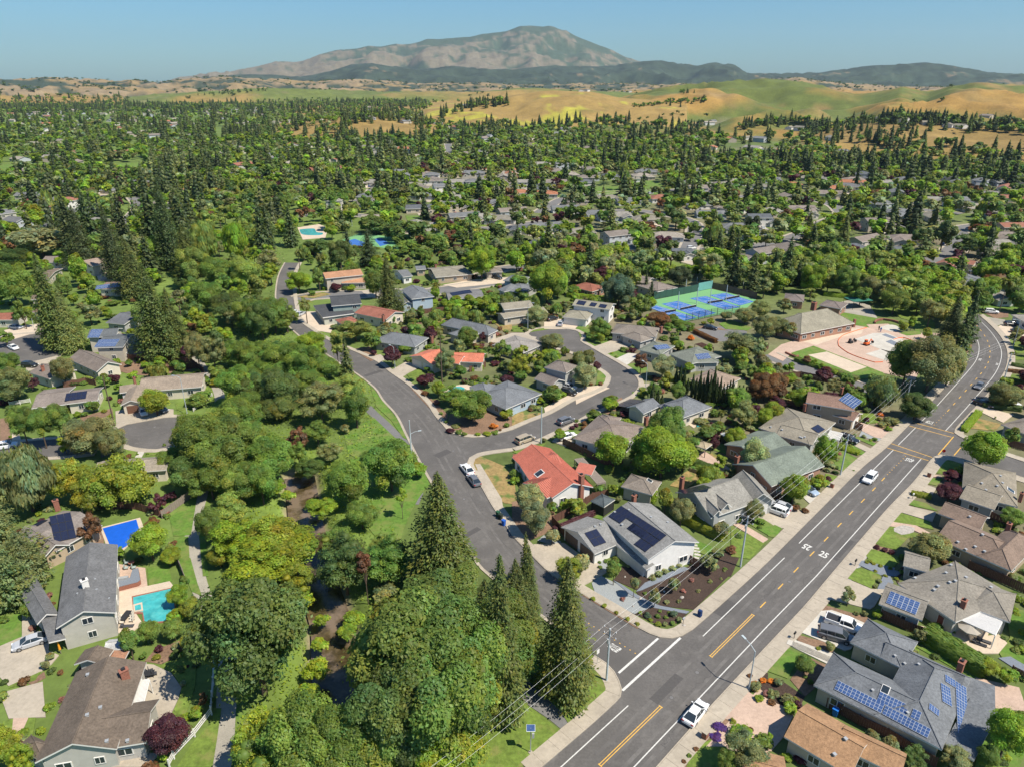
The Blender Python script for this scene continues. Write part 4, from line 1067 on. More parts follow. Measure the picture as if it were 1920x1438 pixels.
    hl=MB();hl.box((0,0,0),(.22,.38,.14),'lamp_lens');tl=MB();tl.box((0,0,0),(.12,.34,.16),'tail_lens');mi=MB();mi.box((0,0,0),(.14,.22,.13),'carpaint')
    res={k:v.mesh(k,smooth=False)for k,v in M.items()}
    return res,wl.mesh('wheel',smooth=False),rm.mesh('rim'),hl.mesh('headlight'),tl.mesh('tail_light'),mi.mesh('wing_mirror'),wx,hw,wr,prof
CARM={k:car_meshes(k)for k in('sedan','suv','van','pickup')}
CARS={}
CC={'white':(.75,.75,.73),'silver':(.42,.43,.45),'grey':(.13,.135,.145),'black':(.015,.016,.018),'blue':(.03,.06,.16),'pale blue':(.30,.38,.48),'red':(.30,.02,.02),'tan':(.35,.29,.20),'bronze':(.10,.085,.07)}
CAT={'sedan':'car','suv':'car','van':'van','pickup':'pickup truck'}
def car(kind,color,rear,front,label,z=.0,parts=True,world=False,name='parked_car'):
    a,b=(rear,front)if world else(P(rear),P(front));c=(a+b)/2;rz=math.atan2(b.y-a.y,b.x-a.x)
    res,wl,rm,hl,tl,mi,wx,hw,wr,prof=CARM[kind];root=empty({'pickup':'parked_pickup','van':'parked_van'}.get(kind,name),(c.x,c.y,z),rz);tag(root,label,CAT[kind],'cars of the neighbourhood');cl=CC[color]
    if label is None:AUTO.append([root,color+' '+{'suv':'hatchback car','sedan':'saloon car','van':'van','pickup':'pickup'}[kind]])
    for k,me in res.items():obj(k,me,root,color=cl)
    if parts:
        for sx in(-1,1):
            for sy in(-1,1):
                o=obj('wheel',wl,root,(sx*wx,sy*(hw-.12),wr));obj('rim',rm,o)
        fx,rx=prof[-2][0],prof[1][0]
        for sy in(-1,1):
            obj('headlight',hl,root,(fx-.02,sy*(prof[-2][3]-.16),prof[-2][2]-.06));obj('tail_light',tl,root,(rx-.03,sy*(prof[1][3]-.16),prof[1][2]-.12));obj('wing_mirror',mi,root,({'sedan':.95,'suv':1.0,'van':1.35,'pickup':1.25}[kind],sy*(hw+.1),{'sedan':1.0}.get(kind,1.2)),color=cl)
    return root
# ---------------------------------------------------------------- street furniture
def lamp_post(p,top,armdir,label,arm=2.0,r=.11):
    b=P(p);h=htop(p,top);root=empty('street_lamp',b);tag(root,label,'street lamp','street lamps')
    m=MB();m.cyl((0,0,0),(0,0,h-.3),r,r*.65,'pole_paint',8);m.cyl((0,0,0),(0,0,.25),r*1.9,r*1.7,'pole_paint',8);m.build('pole',root)
    d=(P(armdir)-b);d.z=0;d.normalize();m=MB();a=Vector((0,0,h-.35));mid=d*arm*.5+Vector((0,0,h+.05));e=d*arm+Vector((0,0,h+.12));m.cyl(a,mid,.06,.05,'pole_paint',6);m.cyl(mid,e,.05,.04,'pole_paint',6);m.build('arm',root)
    m=MB();rz=math.atan2(d.y,d.x);m.box(tuple(e+d*.3),(.75,.3,.13),'pole_paint',rz);hd=m.build('lamp_head',root);m=MB();m.box(tuple(e+d*.33-Vector((0,0,.075))),(.5,.24,.04),'lamp_lens',rz);m.build('lens',hd)
    return root
def utility_pole(p,top,label,wood=False,arms=True,dirpx=None):
    b=P(p);h=htop(p,top);root=empty('utility_pole',b);tag(root,label,'utility pole','poles carrying wires')
    m=MB();mt='bark' if wood else 'pole_paint';m.cyl((0,0,0),(0,0,h),.17,.11,mt,9);m.build('pole',root)
    d=Vector((-.7,-.7,0))if dirpx is None else(P(dirpx)-b).normalized();nn=Vector((-d.y,d.x,0)).normalized();tops=[]
    if arms:
        for k,z in enumerate((h-.25,h-1.3)):
            m=MB();c=Vector((0,0,z));m.cyl(c-nn*1.1,c+nn*1.1,.06,.06,'grey_wood',6);o=m.build('crossarm',root)
            for s_ in(-1,-.1,.9):
                m=MB();q=c+nn*s_;m.cyl(q,q+Vector((0,0,.28)),.07,.05,'lamp_lens',6);m.build('insulator',o)
                if k==0:tops.append(b+q+Vector((0,0,.3)))
        m=MB();c=Vector((0,0,h-1.9))+d*-.3;m.cyl(c-Vector((0,0,.45)),c+Vector((0,0,.3)),.2,.2,'steel',8);m.build('transformer',root)
    return tops or[b+Vector((0,0,h))]
def wires(A,B,label,sag=.7,r=.009):
    m=MB();c0=A[0]
    for a,b in zip(A,B):
        n=10;pr=None
        for i in range(n+1):
            t=i/n;p=a.lerp(b,t)-Vector((0,0,sag*4*t*(1-t)))
            if pr is not None:m.cyl(pr,p,r,r,'wire',4,False)
            pr=p
    o=m.build('power_line',org=A[0],loc=A[0]);tag(o,label,'cable','overhead wires');return o

# ---------------------------------------------------------------- the houses near enough to be drawn one by one
ROOF={'slate':(.175,.185,.195),'grey':(.17,.175,.175),'olive':(.235,.215,.17),'taupe':(.235,.20,.165),'brown':(.205,.155,.12),'tan':(.33,.25,.175),'green':(.195,.22,.185),'red':(.45,.10,.06),'rust':(.30,.115,.075),'orange':(.46,.20,.095),'dark':(.075,.078,.082),'light':(.36,.33,.28)}
WALLC={'white':(.70,.68,.64),'grey':(.36,.36,.34),'beige':(.46,.41,.33),'blue':(.34,.42,.48),'tan':(.40,.31,.22),'cream':(.58,.52,.42),'green':(.25,.31,.28),'brick':(.34,.19,.13)}
HOUSES=[]
def Hs(label,roof,wall,lm=None,**k):
    rc=ROOF[roof]if isinstance(roof,str)else roof;h=House(label,roof=tuple(v*(.80 if k.get('tileroof')is None else 1)for v in rc),wall=WALLC[wall]if isinstance(wall,str)else wall,landmark=lm,group='houses of the neighbourhood',**k);HOUSES.append(h);return h
TB=lambda x:tile(x,1040,480/1734.)
# lower right: grey hip roofed house with blue solar panels
TB(1440)
h=Hs('big grey hip roofed house with courtyard notch and long rows of blue solar panels','slate','beige','the grey courtyard house')
h.wing((310,880),(1180,1318),(470,670),3.0,1.8,'hip','a','hh',win=True)
h.wing((555,590),(905,765),(682,432),3.0,1.7,'hip','a','hh',gar=3,gcol=(.6,.55,.45))
h.wing((760,690),(1300,930),(1370,826),3.02,1.3,'gable','a')
h.wing((1180,1318),(1375,832),(890,760),3.05,2.0,'hip','a','hh')
h.wing((1335,985),(1540,1058),(1572,905),2.75,.2,'shed','a',wall=False)
h.wing((1190,1275),(1395,1392),(1535,1062),2.7,.2,'shed','a',wall=False)
h.finish();h.solar((475,850),(792,1010),(768,1075),6,1,True);h.solar((760,925),(962,1022),(937,1086),4,1,True);h.solar((797,1018),(1105,1180),(1077,1240),6,1,True);h.solar((985,1040),(1042,1068),(1008,1122),1,1,True)
h.solar((1265,853),(1338,900),(1215,1163),2,6,True);h.solar((1165,865),(1228,902),(1190,1000),2,2,True);h.solar((1195,808),(1262,850),(1245,888),2,1,True);h.solar((1090,1003),(1158,1055),(1145,1090),2,1,True)
h.chimney((1300,772),1.3);h.skylight((795,912),1.0);h.vents([(860,685),(1020,742),(925,737),(708,918),(945,1070)],sc=.8)
# posts of the patio roofs
h2=Hs('olive grey house with three framed solar panels and white slatted patio cover',(.26,.235,.195),'grey','the olive roofed patio house')
h2.wing((880,190),(1270,455),(1240,22),3.0,2.0,'hip','a','hh',door=0)
h2.wing((1330,340),(1640,455),(1712,275),3.02,1.5,'hip','a','hh')
h2.wing((750,330),(1045,443),(838,192),2.8,1.3,'gable','a',gar=3)
h2.wing((915,72),(1090,120),(950,-25),2.9,1.1,'gable','a')
h2.finish();h2.solar((830,245),(1032,325),(993,405),3,2,True);h2.chimney((1318,350),1.2,.8,.7);h2.vents([(995,160),(1125,240),(1150,215),(1238,72),(1205,125),(1230,190),(1340,155),(1510,222),(1268,180)])
hb=Hs('tan shingled gable house at the bottom right with pale vents',(.40,.235,.125),'beige','the tan shingled house',)
hb.wing((108,1228),(560,1500),(262,1000),2.9,1.6,'gable','a','gg',gar=3);hb.wing((470,1290),(900,1500),(612,1190),2.85,1.2,'gable','a');hb.finish();hb.vents([(450,1355),(525,1250),(628,1425)])
hb2=Hs('tan house corner cut off by the bottom edge of the view',(.40,.235,.125),'beige');hb2.wing((-180,1560),(120,1640),(-30,1330),2.8,1.2,'gable','a');hb2.finish()
tile(1440,720)
hc=Hs('brown shingled house with front garage wing beside round flower ring lawn',(.235,.17,.13),'tan','the brown house with the flower ring')
hc.wing((1255,1150),(1815,1395),(1345,985),3.0,1.8,'hip','a','gh');hc.wing((1560,1282),(1822,1398),(1892,1130),3.03,1.7,'hip','b','hh');hc.wing((1275,965),(1590,1085),(1347,880),2.9,1.3,'gable','a',gar=3)
hc.finish();hc.chimney((1795,1090),1.3,.8,.7);hc.vents([(1640,1070),(1605,1130),(1420,1185),(1480,1240),(1550,1220),(1620,1255),(1510,995)])
hd=Hs('taupe roofed corner house behind two purple trees',(.27,.235,.18),'grey','the corner house by the purple trees')
hd.wing((1450,815),(1870,918),(1605,605),3.0,2.2,'hip','a','hh');hd.wing((1432,850),(1695,940),(1560,745),2.85,1.2,'gable','a',gar=3);hd.finish();hd.skylight((1817,795),1.3);hd.vents([(1740,690),(1755,742),(1715,765),(1630,795),(1600,745)]);hd.chimney((1890,860),1.3,.7,.6)
he_=Hs('grey roofed house at the right edge past the beige driveway','taupe','grey');he_.wing((1745,300),(1990,400),(1850,190),2.9,1.6,'hip','a','hh');he_.finish()
hk=Hs('brown two storey house with three large blue solar panels',(.26,.165,.125),'tan','the brown house with blue panels')
hk.wing((283,138),(648,200),(725,132),5.0,1.6,'gable','a');hk.wing((437,215),(640,277),(695,215),2.8,1.1,'gable','a',gar=1,gcol=(.7,.68,.62));hk.finish();hk.solar((595,65),(708,132),(632,182),3,2,True);hk.chimney((550,60),1.2,.8,.6)
hl=Hs('broad olive hip roof between the green house and the brown panel house',(.275,.245,.19),'grey','the olive hip roofed house')
hl.wing((-70,325),(310,450),(590,310),3.0,2.0,'hip','a','hh');hl.wing((60,380),(335,455),(420,370),2.95,1.2,'gable','a');hl.finish();hl.solar((320,330),(372,302),(418,345),2,2);hl.vents([(20,325),(105,345),(240,400),(255,405),(275,400)]);hl.chimney((275,185),1.3,.8,.6)
full()
hj=Hs('large sage green roofed house with brown side wall',(.185,.215,.175),'brick','the sage green roofed house')
hj.wing((1373,869),(1447,911),(1513,856),3.3,2.3,'gable','b');hj.wing((1358,832),(1420,862),(1478,832),3.0,1.4,'gable','b');hj.finish();hj.chimney((1381,868),1.6,.9,.7)
tile(960,720)
hf=Hs('white walled house with dark solar strips on its grey roof at the corner',(.27,.265,.25),'white','the white corner house')
hf.wing((680,1003),(1020,1312),(1357,1145),4.4,2.0,'gable','a')
hf.wing((365,1068),(618,1270),(860,1208),2.7,1.7,'gable','b','gg',gar=3,gcol=(.12,.09,.07));hf.wing((640,1095),(905,1285),(990,1185),2.75,.5,'shed','a',wall=False)
hf.wing((850,1258),(1005,1388),(1045,1345),2.6,.4,'shed','a',wall=False);hf.wing((760,1190),(985,1370),(1060,1300),2.55,.1,'flat','a')
hf.finish()
tile(1000,880,280/1917.)
hf.solar((1130,467),(1713,845),(1630,915),10,1);hf.solar((1285,692),(1622,918),(1537,985),6,1);hf.solar((1202,755),(1395,880),(1480,815),4,1);hf.solar((1380,885),(1530,985),(1442,1060),3,1);hf.solar((1050,530),(1200,622),(1107,690),3,1);hf.solar((980,598),(1065,545),(1130,480),1,2)if 0 else None
hf.solar((655,815),(808,762),(950,932),2,2);hf.chimney((1290,400),1.2,.9,.6);hf.vents([(1045,552),(1225,522),(1510,615),(1140,712),(1725,682),(862,708),(790,735)],sc=.9)
tile(960,720)
hg=Hs('house under a bright red barrel tile roof with tall brick chimney',(.42,.13,.092),'white','the red tile house',tileroof='terracotta')
hg.wing((300,850),(608,768),(352,462),3.1,2.1,'gable','b');hg.wing((80,738),(262,852),(470,745),3.0,1.3,'gable','b');hg.wing((5,527),(128,715),(330,560),3.05,1.6,'hip','b','hg');hg.wing((470,655),(595,680),(590,615),2.95,.5,'shed','a',wall=False)
hg.finish();hg.chimney((518,745),2.0,1.0,.8,ground=True);hg.skylight((205,668),1.6)  # dark glazed frame added in place of the open, shaded atrium slot
hn=Hs('small grey brown hip roof behind the dark gazebo','taupe','beige');hn.wing((815,765),(1050,830),(1180,745),2.9,1.2,'hip','a','hh');hn.finish();hn.skylight((1030,722),1.0)
hi=Hs('grey two storey house with two arched dormers and a garage wing',(.285,.27,.235),'grey','the dormer house')
hi.wing((1222,808),(1490,1000),(1690,800),4.0,2.7,'gable','b');hi.wing((1625,712),(1775,892),(1893,785),3.1,2.0,'gable','a',gar=1,gcol=(.7,.68,.64));hi.finish()
hi.wing((1395,872),(1510,985),(1545,935),4.9,1.0,'gable','a');hi.wing((1450,830),(1575,935),(1610,885),4.9,1.0,'gable','a');hi.chimney((1268,770),2.2,.8,.7,ground=True);hi.pend=hi.pend[2:];hi.rects=[];hi.finish()
hi.solar((1240,800),(1435,755),(1450,790),5,1)
hm=Hs('dark grey hip roofed house behind the three cypresses','slate','cream','the dark roofed house by the cypresses')
hm.wing((1090,160),(1282,250),(1463,155),3.0,2.0,'hip','b','hh');hm.wing((858,172),(985,222),(1035,128),2.85,1.2,'gable','b',gar=3);hm.finish();hm.solar((885,112),(1000,125),(950,190),4,2);hm.solar((1140,150),(1205,175),(1270,240),1,4)
hn2=Hs('brown grey sprawling roof above the round green tree',(.235,.19,.16),'white','the brown grey roofed house')
hn2.wing((455,405),(810,500),(1000,318),3.0,2.0,'hip','a','hh');hn2.wing((610,300),(760,330),(820,250),2.9,1.2,'hip','a','hh');hn2.finish();hn2.chimney((1003,290),1.5,.9,.7)
full()
ho=Hs('dark slate roofed house left of the curved street','slate','blue','the slate roofed house');ho.wing((884,740),(948,767),(1014,737),2.9,1.8,'hip','b','hh');ho.wing((880,725),(930,722),(960,742),2.85,1.2,'gable','b');ho.finish()
tile(960,400)
x=Hs('long taupe house with front wing above the bend of the street','taupe','grey','the long taupe house');x.wing((740,895),(1075,930),(1115,862),3.0,1.7,'hip','a','hh');x.wing((815,915),(962,968),(1035,932),2.8,1.2,'hip','a','hh');x.finish();x.chimney((1115,885),1.5,.9,.7)
x=Hs('sage green hip roofed house with two blue solar fields',(.20,.215,.175),'grey','the sage roofed solar house');x.wing((945,1022),(1110,1062),(1200,990),2.9,1.3,'hip','a','hh');x.wing((1175,1052),(1345,1128),(1420,1010),3.0,1.9,'hip','a','hh');x.wing((1330,1120),(1552,1115),(1500,1060),2.9,1.1,'hip','a','hh');x.finish();x.solar((1055,995),(1158,985),(1165,1018),5,2,True);x.solar((1368,1060),(1468,1048),(1492,1088),5,2,True)
x=Hs('pale tan hip roof behind the row of cypresses',(.31,.235,.18),'cream','the tan roof behind the cypresses');x.wing((1330,1240),(1560,1315),(1672,1222),3.0,2.0,'hip','a','hh');x.finish()
x=Hs('light olive house with dark solar slabs at the head of the court',(.30,.275,.205),'white','the olive house at the court head');x.wing((375,778),(560,800),(640,742),2.8,1.2,'hip','a','hh',gar=0,gcol=(.65,.64,.6));x.wing((450,690),(735,725),(480,645),5.0,1.2,'gable','a');x.finish();x.solar((565,738),(662,760),(642,800),3,2);x.solar((500,655),(560,665),(548,695),3,1);x.solar((595,670),(640,678),(628,705),2,1);x.solar((662,682),(715,690),(700,715),3,1)
x=Hs('beige two storey house with shutters left of the court',(.29,.26,.20),'beige','the beige two storey house');x.wing((-60,725),(165,702),(130,655),5.0,1.2,'gable','a');x.wing((-60,790),(270,742),(235,700),2.8,.9,'gable','a');x.finish()
x=Hs('brown roofed two storey house with low garage inside the street bend',(.215,.18,.155),'grey','the brown house inside the bend');x.wing((240,1155),(405,1197),(480,1140),5.2,1.6,'hip','a','hh');x.wing((165,1240),(300,1292),(378,1245),2.7,1.2,'gable','a');x.finish();x.chimney((290,1100),1,.6,.5,'trim')
x=Hs('pale grey brown roof left of the court',(.30,.275,.245),'beige');x.wing((-150,985),(80,1050),(60,925),2.9,1.2,'hip','a','hh');x.finish()
x=Hs('grey brown house with brick chimney behind the tennis courts',(.24,.20,.17),'beige','the house behind the courts');x.wing((930,540),(1090,590),(1150,530),3.0,1.6,'hip','a','hh');x.wing((860,500),(1000,530),(960,470),3.0,1.6,'gable','a');x.finish();x.chimney((888,475),1.4,.9,.7)
x=Hs('rust brown hip roof with small blue panels','rust','brick','the rust brown roof');x.wing((440,550),(600,590),(655,540),2.9,1.4,'hip','a','hh');x.finish();x.solar((430,525),(480,515),(510,550),3,3,True)
x=Hs('slate roofed house above the bright green trees','slate','grey');x.wing((-60,590),(90,560),(160,520),3.0,2.0,'hip','b','hh');x.finish()
tile(480,400)
x=Hs('light blue two storey house with vine covered pergola','slate','blue','the light blue house');x.wing((1165,645),(1335,625),(1215,560),5.0,1.4,'hip','b','hg');x.wing((1095,690),(1180,680),(1110,590),2.9,1.2,'gable','b');x.finish()
x=Hs('dark roofed two storey green walled house beside the date palm','dark','green','the green walled house');x.wing((565,697),(792,678),(765,605),5.3,1.4,'gable','a');x.wing((500,785),(745,752),(470,690),3.0,.1,'flat','a',wallc=(.42,.43,.36));x.finish()
x=Hs('rust red roofed house with tall chimney next to the palm house',(.32,.125,.085),'cream','the rust red house');x.wing((735,748),(975,798),(900,700),3.4,1.4,'gable','a');x.wing((590,800),(650,838),(740,790),2.8,1.1,'hip','a','hh');x.finish();x.chimney((955,800),1.6,.9,.7)
x=Hs('orange tan roofed two storey house behind the purple tree',(.45,.24,.135),'beige','the orange roofed house');x.wing((520,492),(805,462),(785,420),5.2,1.3,'gable','a');x.wing((640,525),(825,522),(770,487),2.8,1.0,'gable','a');x.finish()
x=Hs('olive brown ranch house with garage along the upper street',(.275,.25,.195),'tan','the olive ranch house');x.wing((1345,482),(1625,458),(1500,395),2.9,1.5,'hip','a','gh');x.finish();x.chimney((1345,410),1.3,.7,.6)
x=Hs('long slate grey hip roof above the pale driveway','slate','beige','the long slate roof');x.wing((1385,838),(1740,914),(1868,890),3.0,2.1,'hip','a','hh');x.wing((1440,900),(1560,940),(1700,860),2.9,1.3,'hip','b','hh');x.finish()
x=Hs('grey hip roofed house with a pale ridge seam behind the large plum','slate','grey','the grey house behind the plum');x.wing((880,958),(1190,1003),(1375,945),2.9,2.0,'hip','a','hh');x.finish();x.chimney((1318,960),1.6,.8,.7)
x=Hs('orange red tile house with white garage doors on the side street',(.45,.15,.09),'cream','the orange tile house',tileroof='roof');x.wing((1148,1072),(1325,1138),(1435,1075),2.9,1.5,'gable','b',gar=3,gcol=(.65,.62,.56));x.wing((1470,1110),(1700,1118),(1645,1050),3.0,1.4,'gable','a');x.wing((1330,1100),(1520,1130),(1500,1060),2.95,1.2,'gable','a');x.finish()
x=Hs('dark flat pitched house above the round hedge trees',(.19,.185,.18),'grey');x.wing((1440,645),(1710,628),(1620,572),2.8,.9,'gable','a');x.finish();x.solar((1450,600),(1598,575),(1603,600),6,2)
x=Hs('small gabled white cottage on the upper street','grey','white');x.wing((1100,480),(1175,470),(1130,420),3.0,1.4,'gable','a');x.finish()
x=Hs('small house with blue panels beside the olive ranch house','slate','tan');x.wing((1200,425),(1275,420),(1250,398),2.9,.9,'gable','a');x.finish()
x=Hs('beige house at the end of the upper street','taupe','beige');x.wing((1720,445),(1850,440),(1800,405),2.8,1.0,'hip','a','hh');x.finish()
x=Hs('dark grey house right of the upper street','slate','grey');x.wing((1840,575),(2000,600),(1950,520),2.9,1.5,'hip','a','hh');x.finish()
x=Hs('blue grey house beyond the upper street','slate','blue');x.wing((1850,505),(1990,520),(1960,470),2.9,1.5,'hip','a','hh');x.finish()
# swim club
tile(1440,400)
cl=Hs('swim club hall with a tall sweeping brown roof and brick columns',(.29,.265,.20),'brick','the swim club hall');cl.wing((245,905),(650,825),(480,735),3.1,4.2,'hip','a','hh');cl.wing((30,850),(245,900),(190,742),3.0,2.0,'hip','b','hh');cl.finish();cl.chimney((340,715),2.2,1.8,1.4,'wall' if 0 else 'brick')
cl.group=None
x=Hs('low brown roofed clubhouse behind the swim club hall',(.20,.165,.145),'brick');x.wing((120,650),(270,665),(290,615),3.0,1.2,'hip','a','hh');x.wing((380,690),(545,720),(470,655),3.0,1.2,'hip','a','hh');x.finish()
x=Hs('terracotta roofed house beyond the club trees','rust','beige','the terracotta roofed house');x.wing((1080,400),(1245,445),(1320,415),3.0,1.6,'gable','a');x.finish()
x=Hs('grey house right of the dark redwood past the club','slate','grey');x.wing((1260,470),(1480,550),(1590,480),3.0,1.4,'gable','a');x.finish()
x=Hs('light grey roof at the right edge above the bend','light','white');x.wing((1820,760),(2000,860),(1990,740),3.0,1.6,'hip','a','hh');x.finish()
# left side
TB(0)
la=Hs('grey shingled gable house with brick patio beside the pool',(.165,.165,.165),(.42,.40,.35),'the grey poolside house');la.wing((378,497),(782,388),(755,-62),4.6,1.7,'gable','b');la.wing((250,468),(400,402),(395,60),2.9,1.0,'gable','b');la.wing((335,610),(445,565),(395,400),2.7,.5,'shed','b',wall=False);la.finish();la.chimney((580,210),1.1,.9,.7,'trim');la.vents([(655,235),(525,262),(645,165),(740,295)],sc=.6)
lb=Hs('large weathered brown shake roof house at the lower left',(.165,.13,.10),(.42,.40,.36),'the brown shake house');lb.wing((235,1405),(790,1312),(868,742),3.4,2.0,'gable','b');lb.wing((640,1325),(990,1268),(1005,985),3.0,1.5,'gable','a');lb.wing((100,1310),(300,1400),(330,1270),2.8,1.0,'hip','b','hh');lb.wing((500,740),(700,740),(690,640),3.3,.8,'gable','b');lb.finish()
lb.chimney((850,830),1.3,1.0,.7);lb.vents([(595,815),(382,1015),(682,1037),(592,1088),(725,1265),(865,1262)],sc=1.0)
x=Hs('small garden shed with white and brown roof between the two left houses',(.5,.5,.48),'beige',name='garden_shed',cat='shed');x.wing((700,650),(840,635),(830,562),2.5,.5,'gable','a',win=False);x.rc=(.30,.16,.10);x.wing((680,738),(828,735),(832,655),2.4,.3,'shed','a',win=False);x.finish();x.skylight((725,683),.7)
tile(0,720)
x=Hs('grey brown house with black solar strips under the left conifer',(.25,.215,.19),'tan','the house with black solar strips');x.wing((330,1295),(525,1200),(525,955),2.9,1.3,'gable','b');x.wing((120,1130),(420,1250),(470,945),2.9,1.3,'gable','b');x.finish();x.solar((368,992),(527,960),(508,1165),3,3);x.solar((312,1020),(362,1018),(352,1130),1,2);x.chimney((428,925),1.6,.9,.7)
x=Hs('pale tan roofed house with a black solar slab below the left court',(.33,.285,.22),'cream','the pale roofed house below the court');x.wing((695,682),(1245,640),(1205,540),2.9,1.2,'gable','a');x.finish();x.solar((825,600),(1040,575),(1020,625),5,2)
x=Hs('grey brown gable house with black solar rectangles above the oak pair',(.25,.21,.18),'cream','the house above the oak pair');x.wing((235,180),(490,150),(465,28),2.9,1.1,'gable','a');x.wing((495,148),(730,120),(700,30),2.95,1.0,'gable','a');x.wing((65,270),(150,265),(150,190),2.8,.8,'gable','b');x.finish();x.solar((497,72),(655,52),(655,108),4,2)
tile(0,400)
x=Hs('long tan roofed house with brown garage door on the left court',(.31,.25,.19),'cream','the long tan house on the court');x.wing((1030,1338),(1512,1298),(1450,1200),3.0,1.6,'gable','a');x.wing((900,1438),(1065,1420),(1040,1310),2.8,1.1,'gable','b',gar=3,gcol=(.16,.08,.05));x.wing((895,1345),(1020,1325),(1005,1280),2.6,.2,'shed','a',win=False,wallc=(.5,.5,.48));x.finish();x.chimney((1010,1265),1.4,.6,.6)
x=Hs('brown gable roof house with white rake boards below the solar house',(.225,.185,.155),'cream','the brown gable house');x.wing((512,1092),(722,1188),(902,1128),3.0,1.9,'gable','a');x.wing((215,1192),(370,1242),(435,1130),2.9,1.3,'gable','a');x.finish();x.chimney((325,1180),1.4,.8,.6)
x=Hs('two storey house with blue solar panels in front of the left redwoods',(.13,.14,.145),'beige','the left solar house');x.wing((710,1008),(922,1002),(945,905),4.8,1.3,'gable','a');x.wing((650,935),(870,920),(990,858),5.0,1.3,'gable','a');x.wing((950,985),(1085,975),(1080,930),2.8,.4,'shed','a',wall=False);x.finish();x.solar((745,950),(900,945),(890,1000),7,2,True);x.solar((690,872),(775,872),(740,935),4,2,True)
x=Hs('dark roofed house with black panels behind the left solar house',(.14,.145,.155),'grey');x.wing((790,820),(930,835),(1010,730),3.0,1.4,'gable','a');x.finish();x.solar((810,780),(870,740),(910,760),3,2)
x=Hs('brown roof with a long strip of blue panels',(.24,.16,.13),'cream','the long blue panel roof');x.wing((735,568),(990,575),(925,515),3.0,1.2,'gable','a');x.finish();x.solar((725,545),(920,520),(925,548),9,2,True)
x=Hs('cream gable house tucked between the tall redwoods',(.33,.25,.20),'cream');x.wing((690,400),(830,370),(815,318),4.5,1.6,'gable','a');x.finish()
x=Hs('maroon roofed house by the back court',(.25,.14,.12),'white');x.wing((240,740),(350,750),(370,690),3.0,1.1,'gable','a',gar=0);x.finish();x.solar((310,700),(370,690),(375,715),3,1,True)
x=Hs('small terracotta roof at the far left edge','rust','cream');x.wing((-60,800),(95,800),(40,745),2.9,1.1,'gable','a',gar=1);x.finish()
x=Hs('brown flat roofed house behind the left conifer','brown','beige');x.wing((270,500),(360,495),(340,420),3.0,.9,'gable','a');x.finish()
x=Hs('low house with pale walls left of the tall conifer','brown','cream');x.wing((230,650),(350,640),(350,610),3.0,.9,'gable','a');x.finish()
full()

# ---------------------------------------------------------------- lawns, beds, drives, pools, courts, fences
TB(1440)
lawn([(660,0),(700,-40),(880,10),(890,50),(840,85),(700,55)]);lawn([(540,160),(600,90),(755,130),(700,228)]);lawn([(0,700),(100,618),(262,690),(180,760),(130,838),(0,790)],'lush_lawn')
bed([(480,120),(590,30),(640,60),(560,180)],'gravel');drive([(540,165),(700,232),(790,235),(720,350),(690,370),(420,300),(360,290)],'concrete')
drive([(185,510),(310,385),(430,375),(560,420),(680,475),(560,640),(520,650)],'pale_concrete');drive([(115,600),(160,570),(470,680),(450,760),(400,740)],'pale_concrete','front_path')
bed([(190,560),(200,540),(430,600),(455,670),(430,685),(220,610)],'soil');bed([(318,380),(350,330),(700,430),(650,470),(430,385)],'soil');bed([(150,845),(265,690),(400,745),(320,900),(250,960)],'soil');bed([(-60,880),(60,830),(250,960),(200,1060),(-60,1000)],'mulch')
drive([(-420,1300),(-60,905),(60,1010),(185,1060),(100,1240),(20,1330),(-160,1300)],'pink_paving');slate=drive([(590,60),(640,40),(860,90),(830,150),(850,190),(780,250),(740,230),(780,140)],'slate_paving','front_path')
bed([(850,130),(930,60),(880,200)],'mulch');drive([(1030,480),(1240,540),(1290,500),(1400,560),(1560,540),(1620,600),(1560,670),(1440,670),(1240,580),(1060,500)],'cream_paving','patio')
lawn([(1560,660),(1640,560),(1620,430),(1700,370),(1800,400),(1800,800),(1600,720)],'lush_lawn');lawn([(980,610),(1100,640),(1480,800),(1400,850)],'lush_lawn');lawn([(1480,1080),(1580,1020),(1800,1200),(1700,1440),(1400,1440)],'lush_lawn');drive([(1400,830),(1700,900),(1734,1000),(1734,1060),(1540,1040)],'pink_paving','patio');drive([(560,1250),(620,1200),(900,1330),(840,1420)],'cream_paving','patio')
drive([(1290,505),(1340,560),(1480,590),(1500,500),(1300,440)],'cream_paving','patio',.14);drive([(1560,700),(1640,690),(1760,760),(1760,830)],'slate_paving','patio')
TB(960)
# near corner of the white house
lawn([(120,860),(420,640),(560,690),(640,800),(655,890),(640,960),(380,1140),(330,1060)],'lawn');lawn([(-60,1000),(60,990),(150,1050),(325,1190),(60,1438),(-300,1500),(-200,1100)],'lawn')
bed([(840,250),(1000,160),(1190,80),(1480,-30),(1500,40),(1480,130),(1230,370),(1000,345),(870,290)],'mulch');bed([(830,400),(920,350),(1190,395),(1100,470),(1000,478)],'mulch');bed([(540,190),(600,140),(680,180),(830,260),(980,340),(830,400),(640,310),(560,250)],'gravel');bed([(480,250),(870,480),(850,500),(470,270)],'soil')
drive([(840,250),(900,190),(1160,80),(1200,95),(880,240)],'slate_paving','front_path');drive([(680,170),(740,200),(870,290),(1000,345),(1200,385),(1180,400),(960,360),(800,270)],'slate_paving','garden_border',.125)
bed([(690,170),(740,80),(900,80),(960,150),(850,240)],'mulch');drive([(170,30),(270,-60),(400,20),(560,40),(640,120),(560,170),(480,210),(440,190)],'concrete');bed([(510,60),(620,20),(690,80),(620,130)],'gravel')
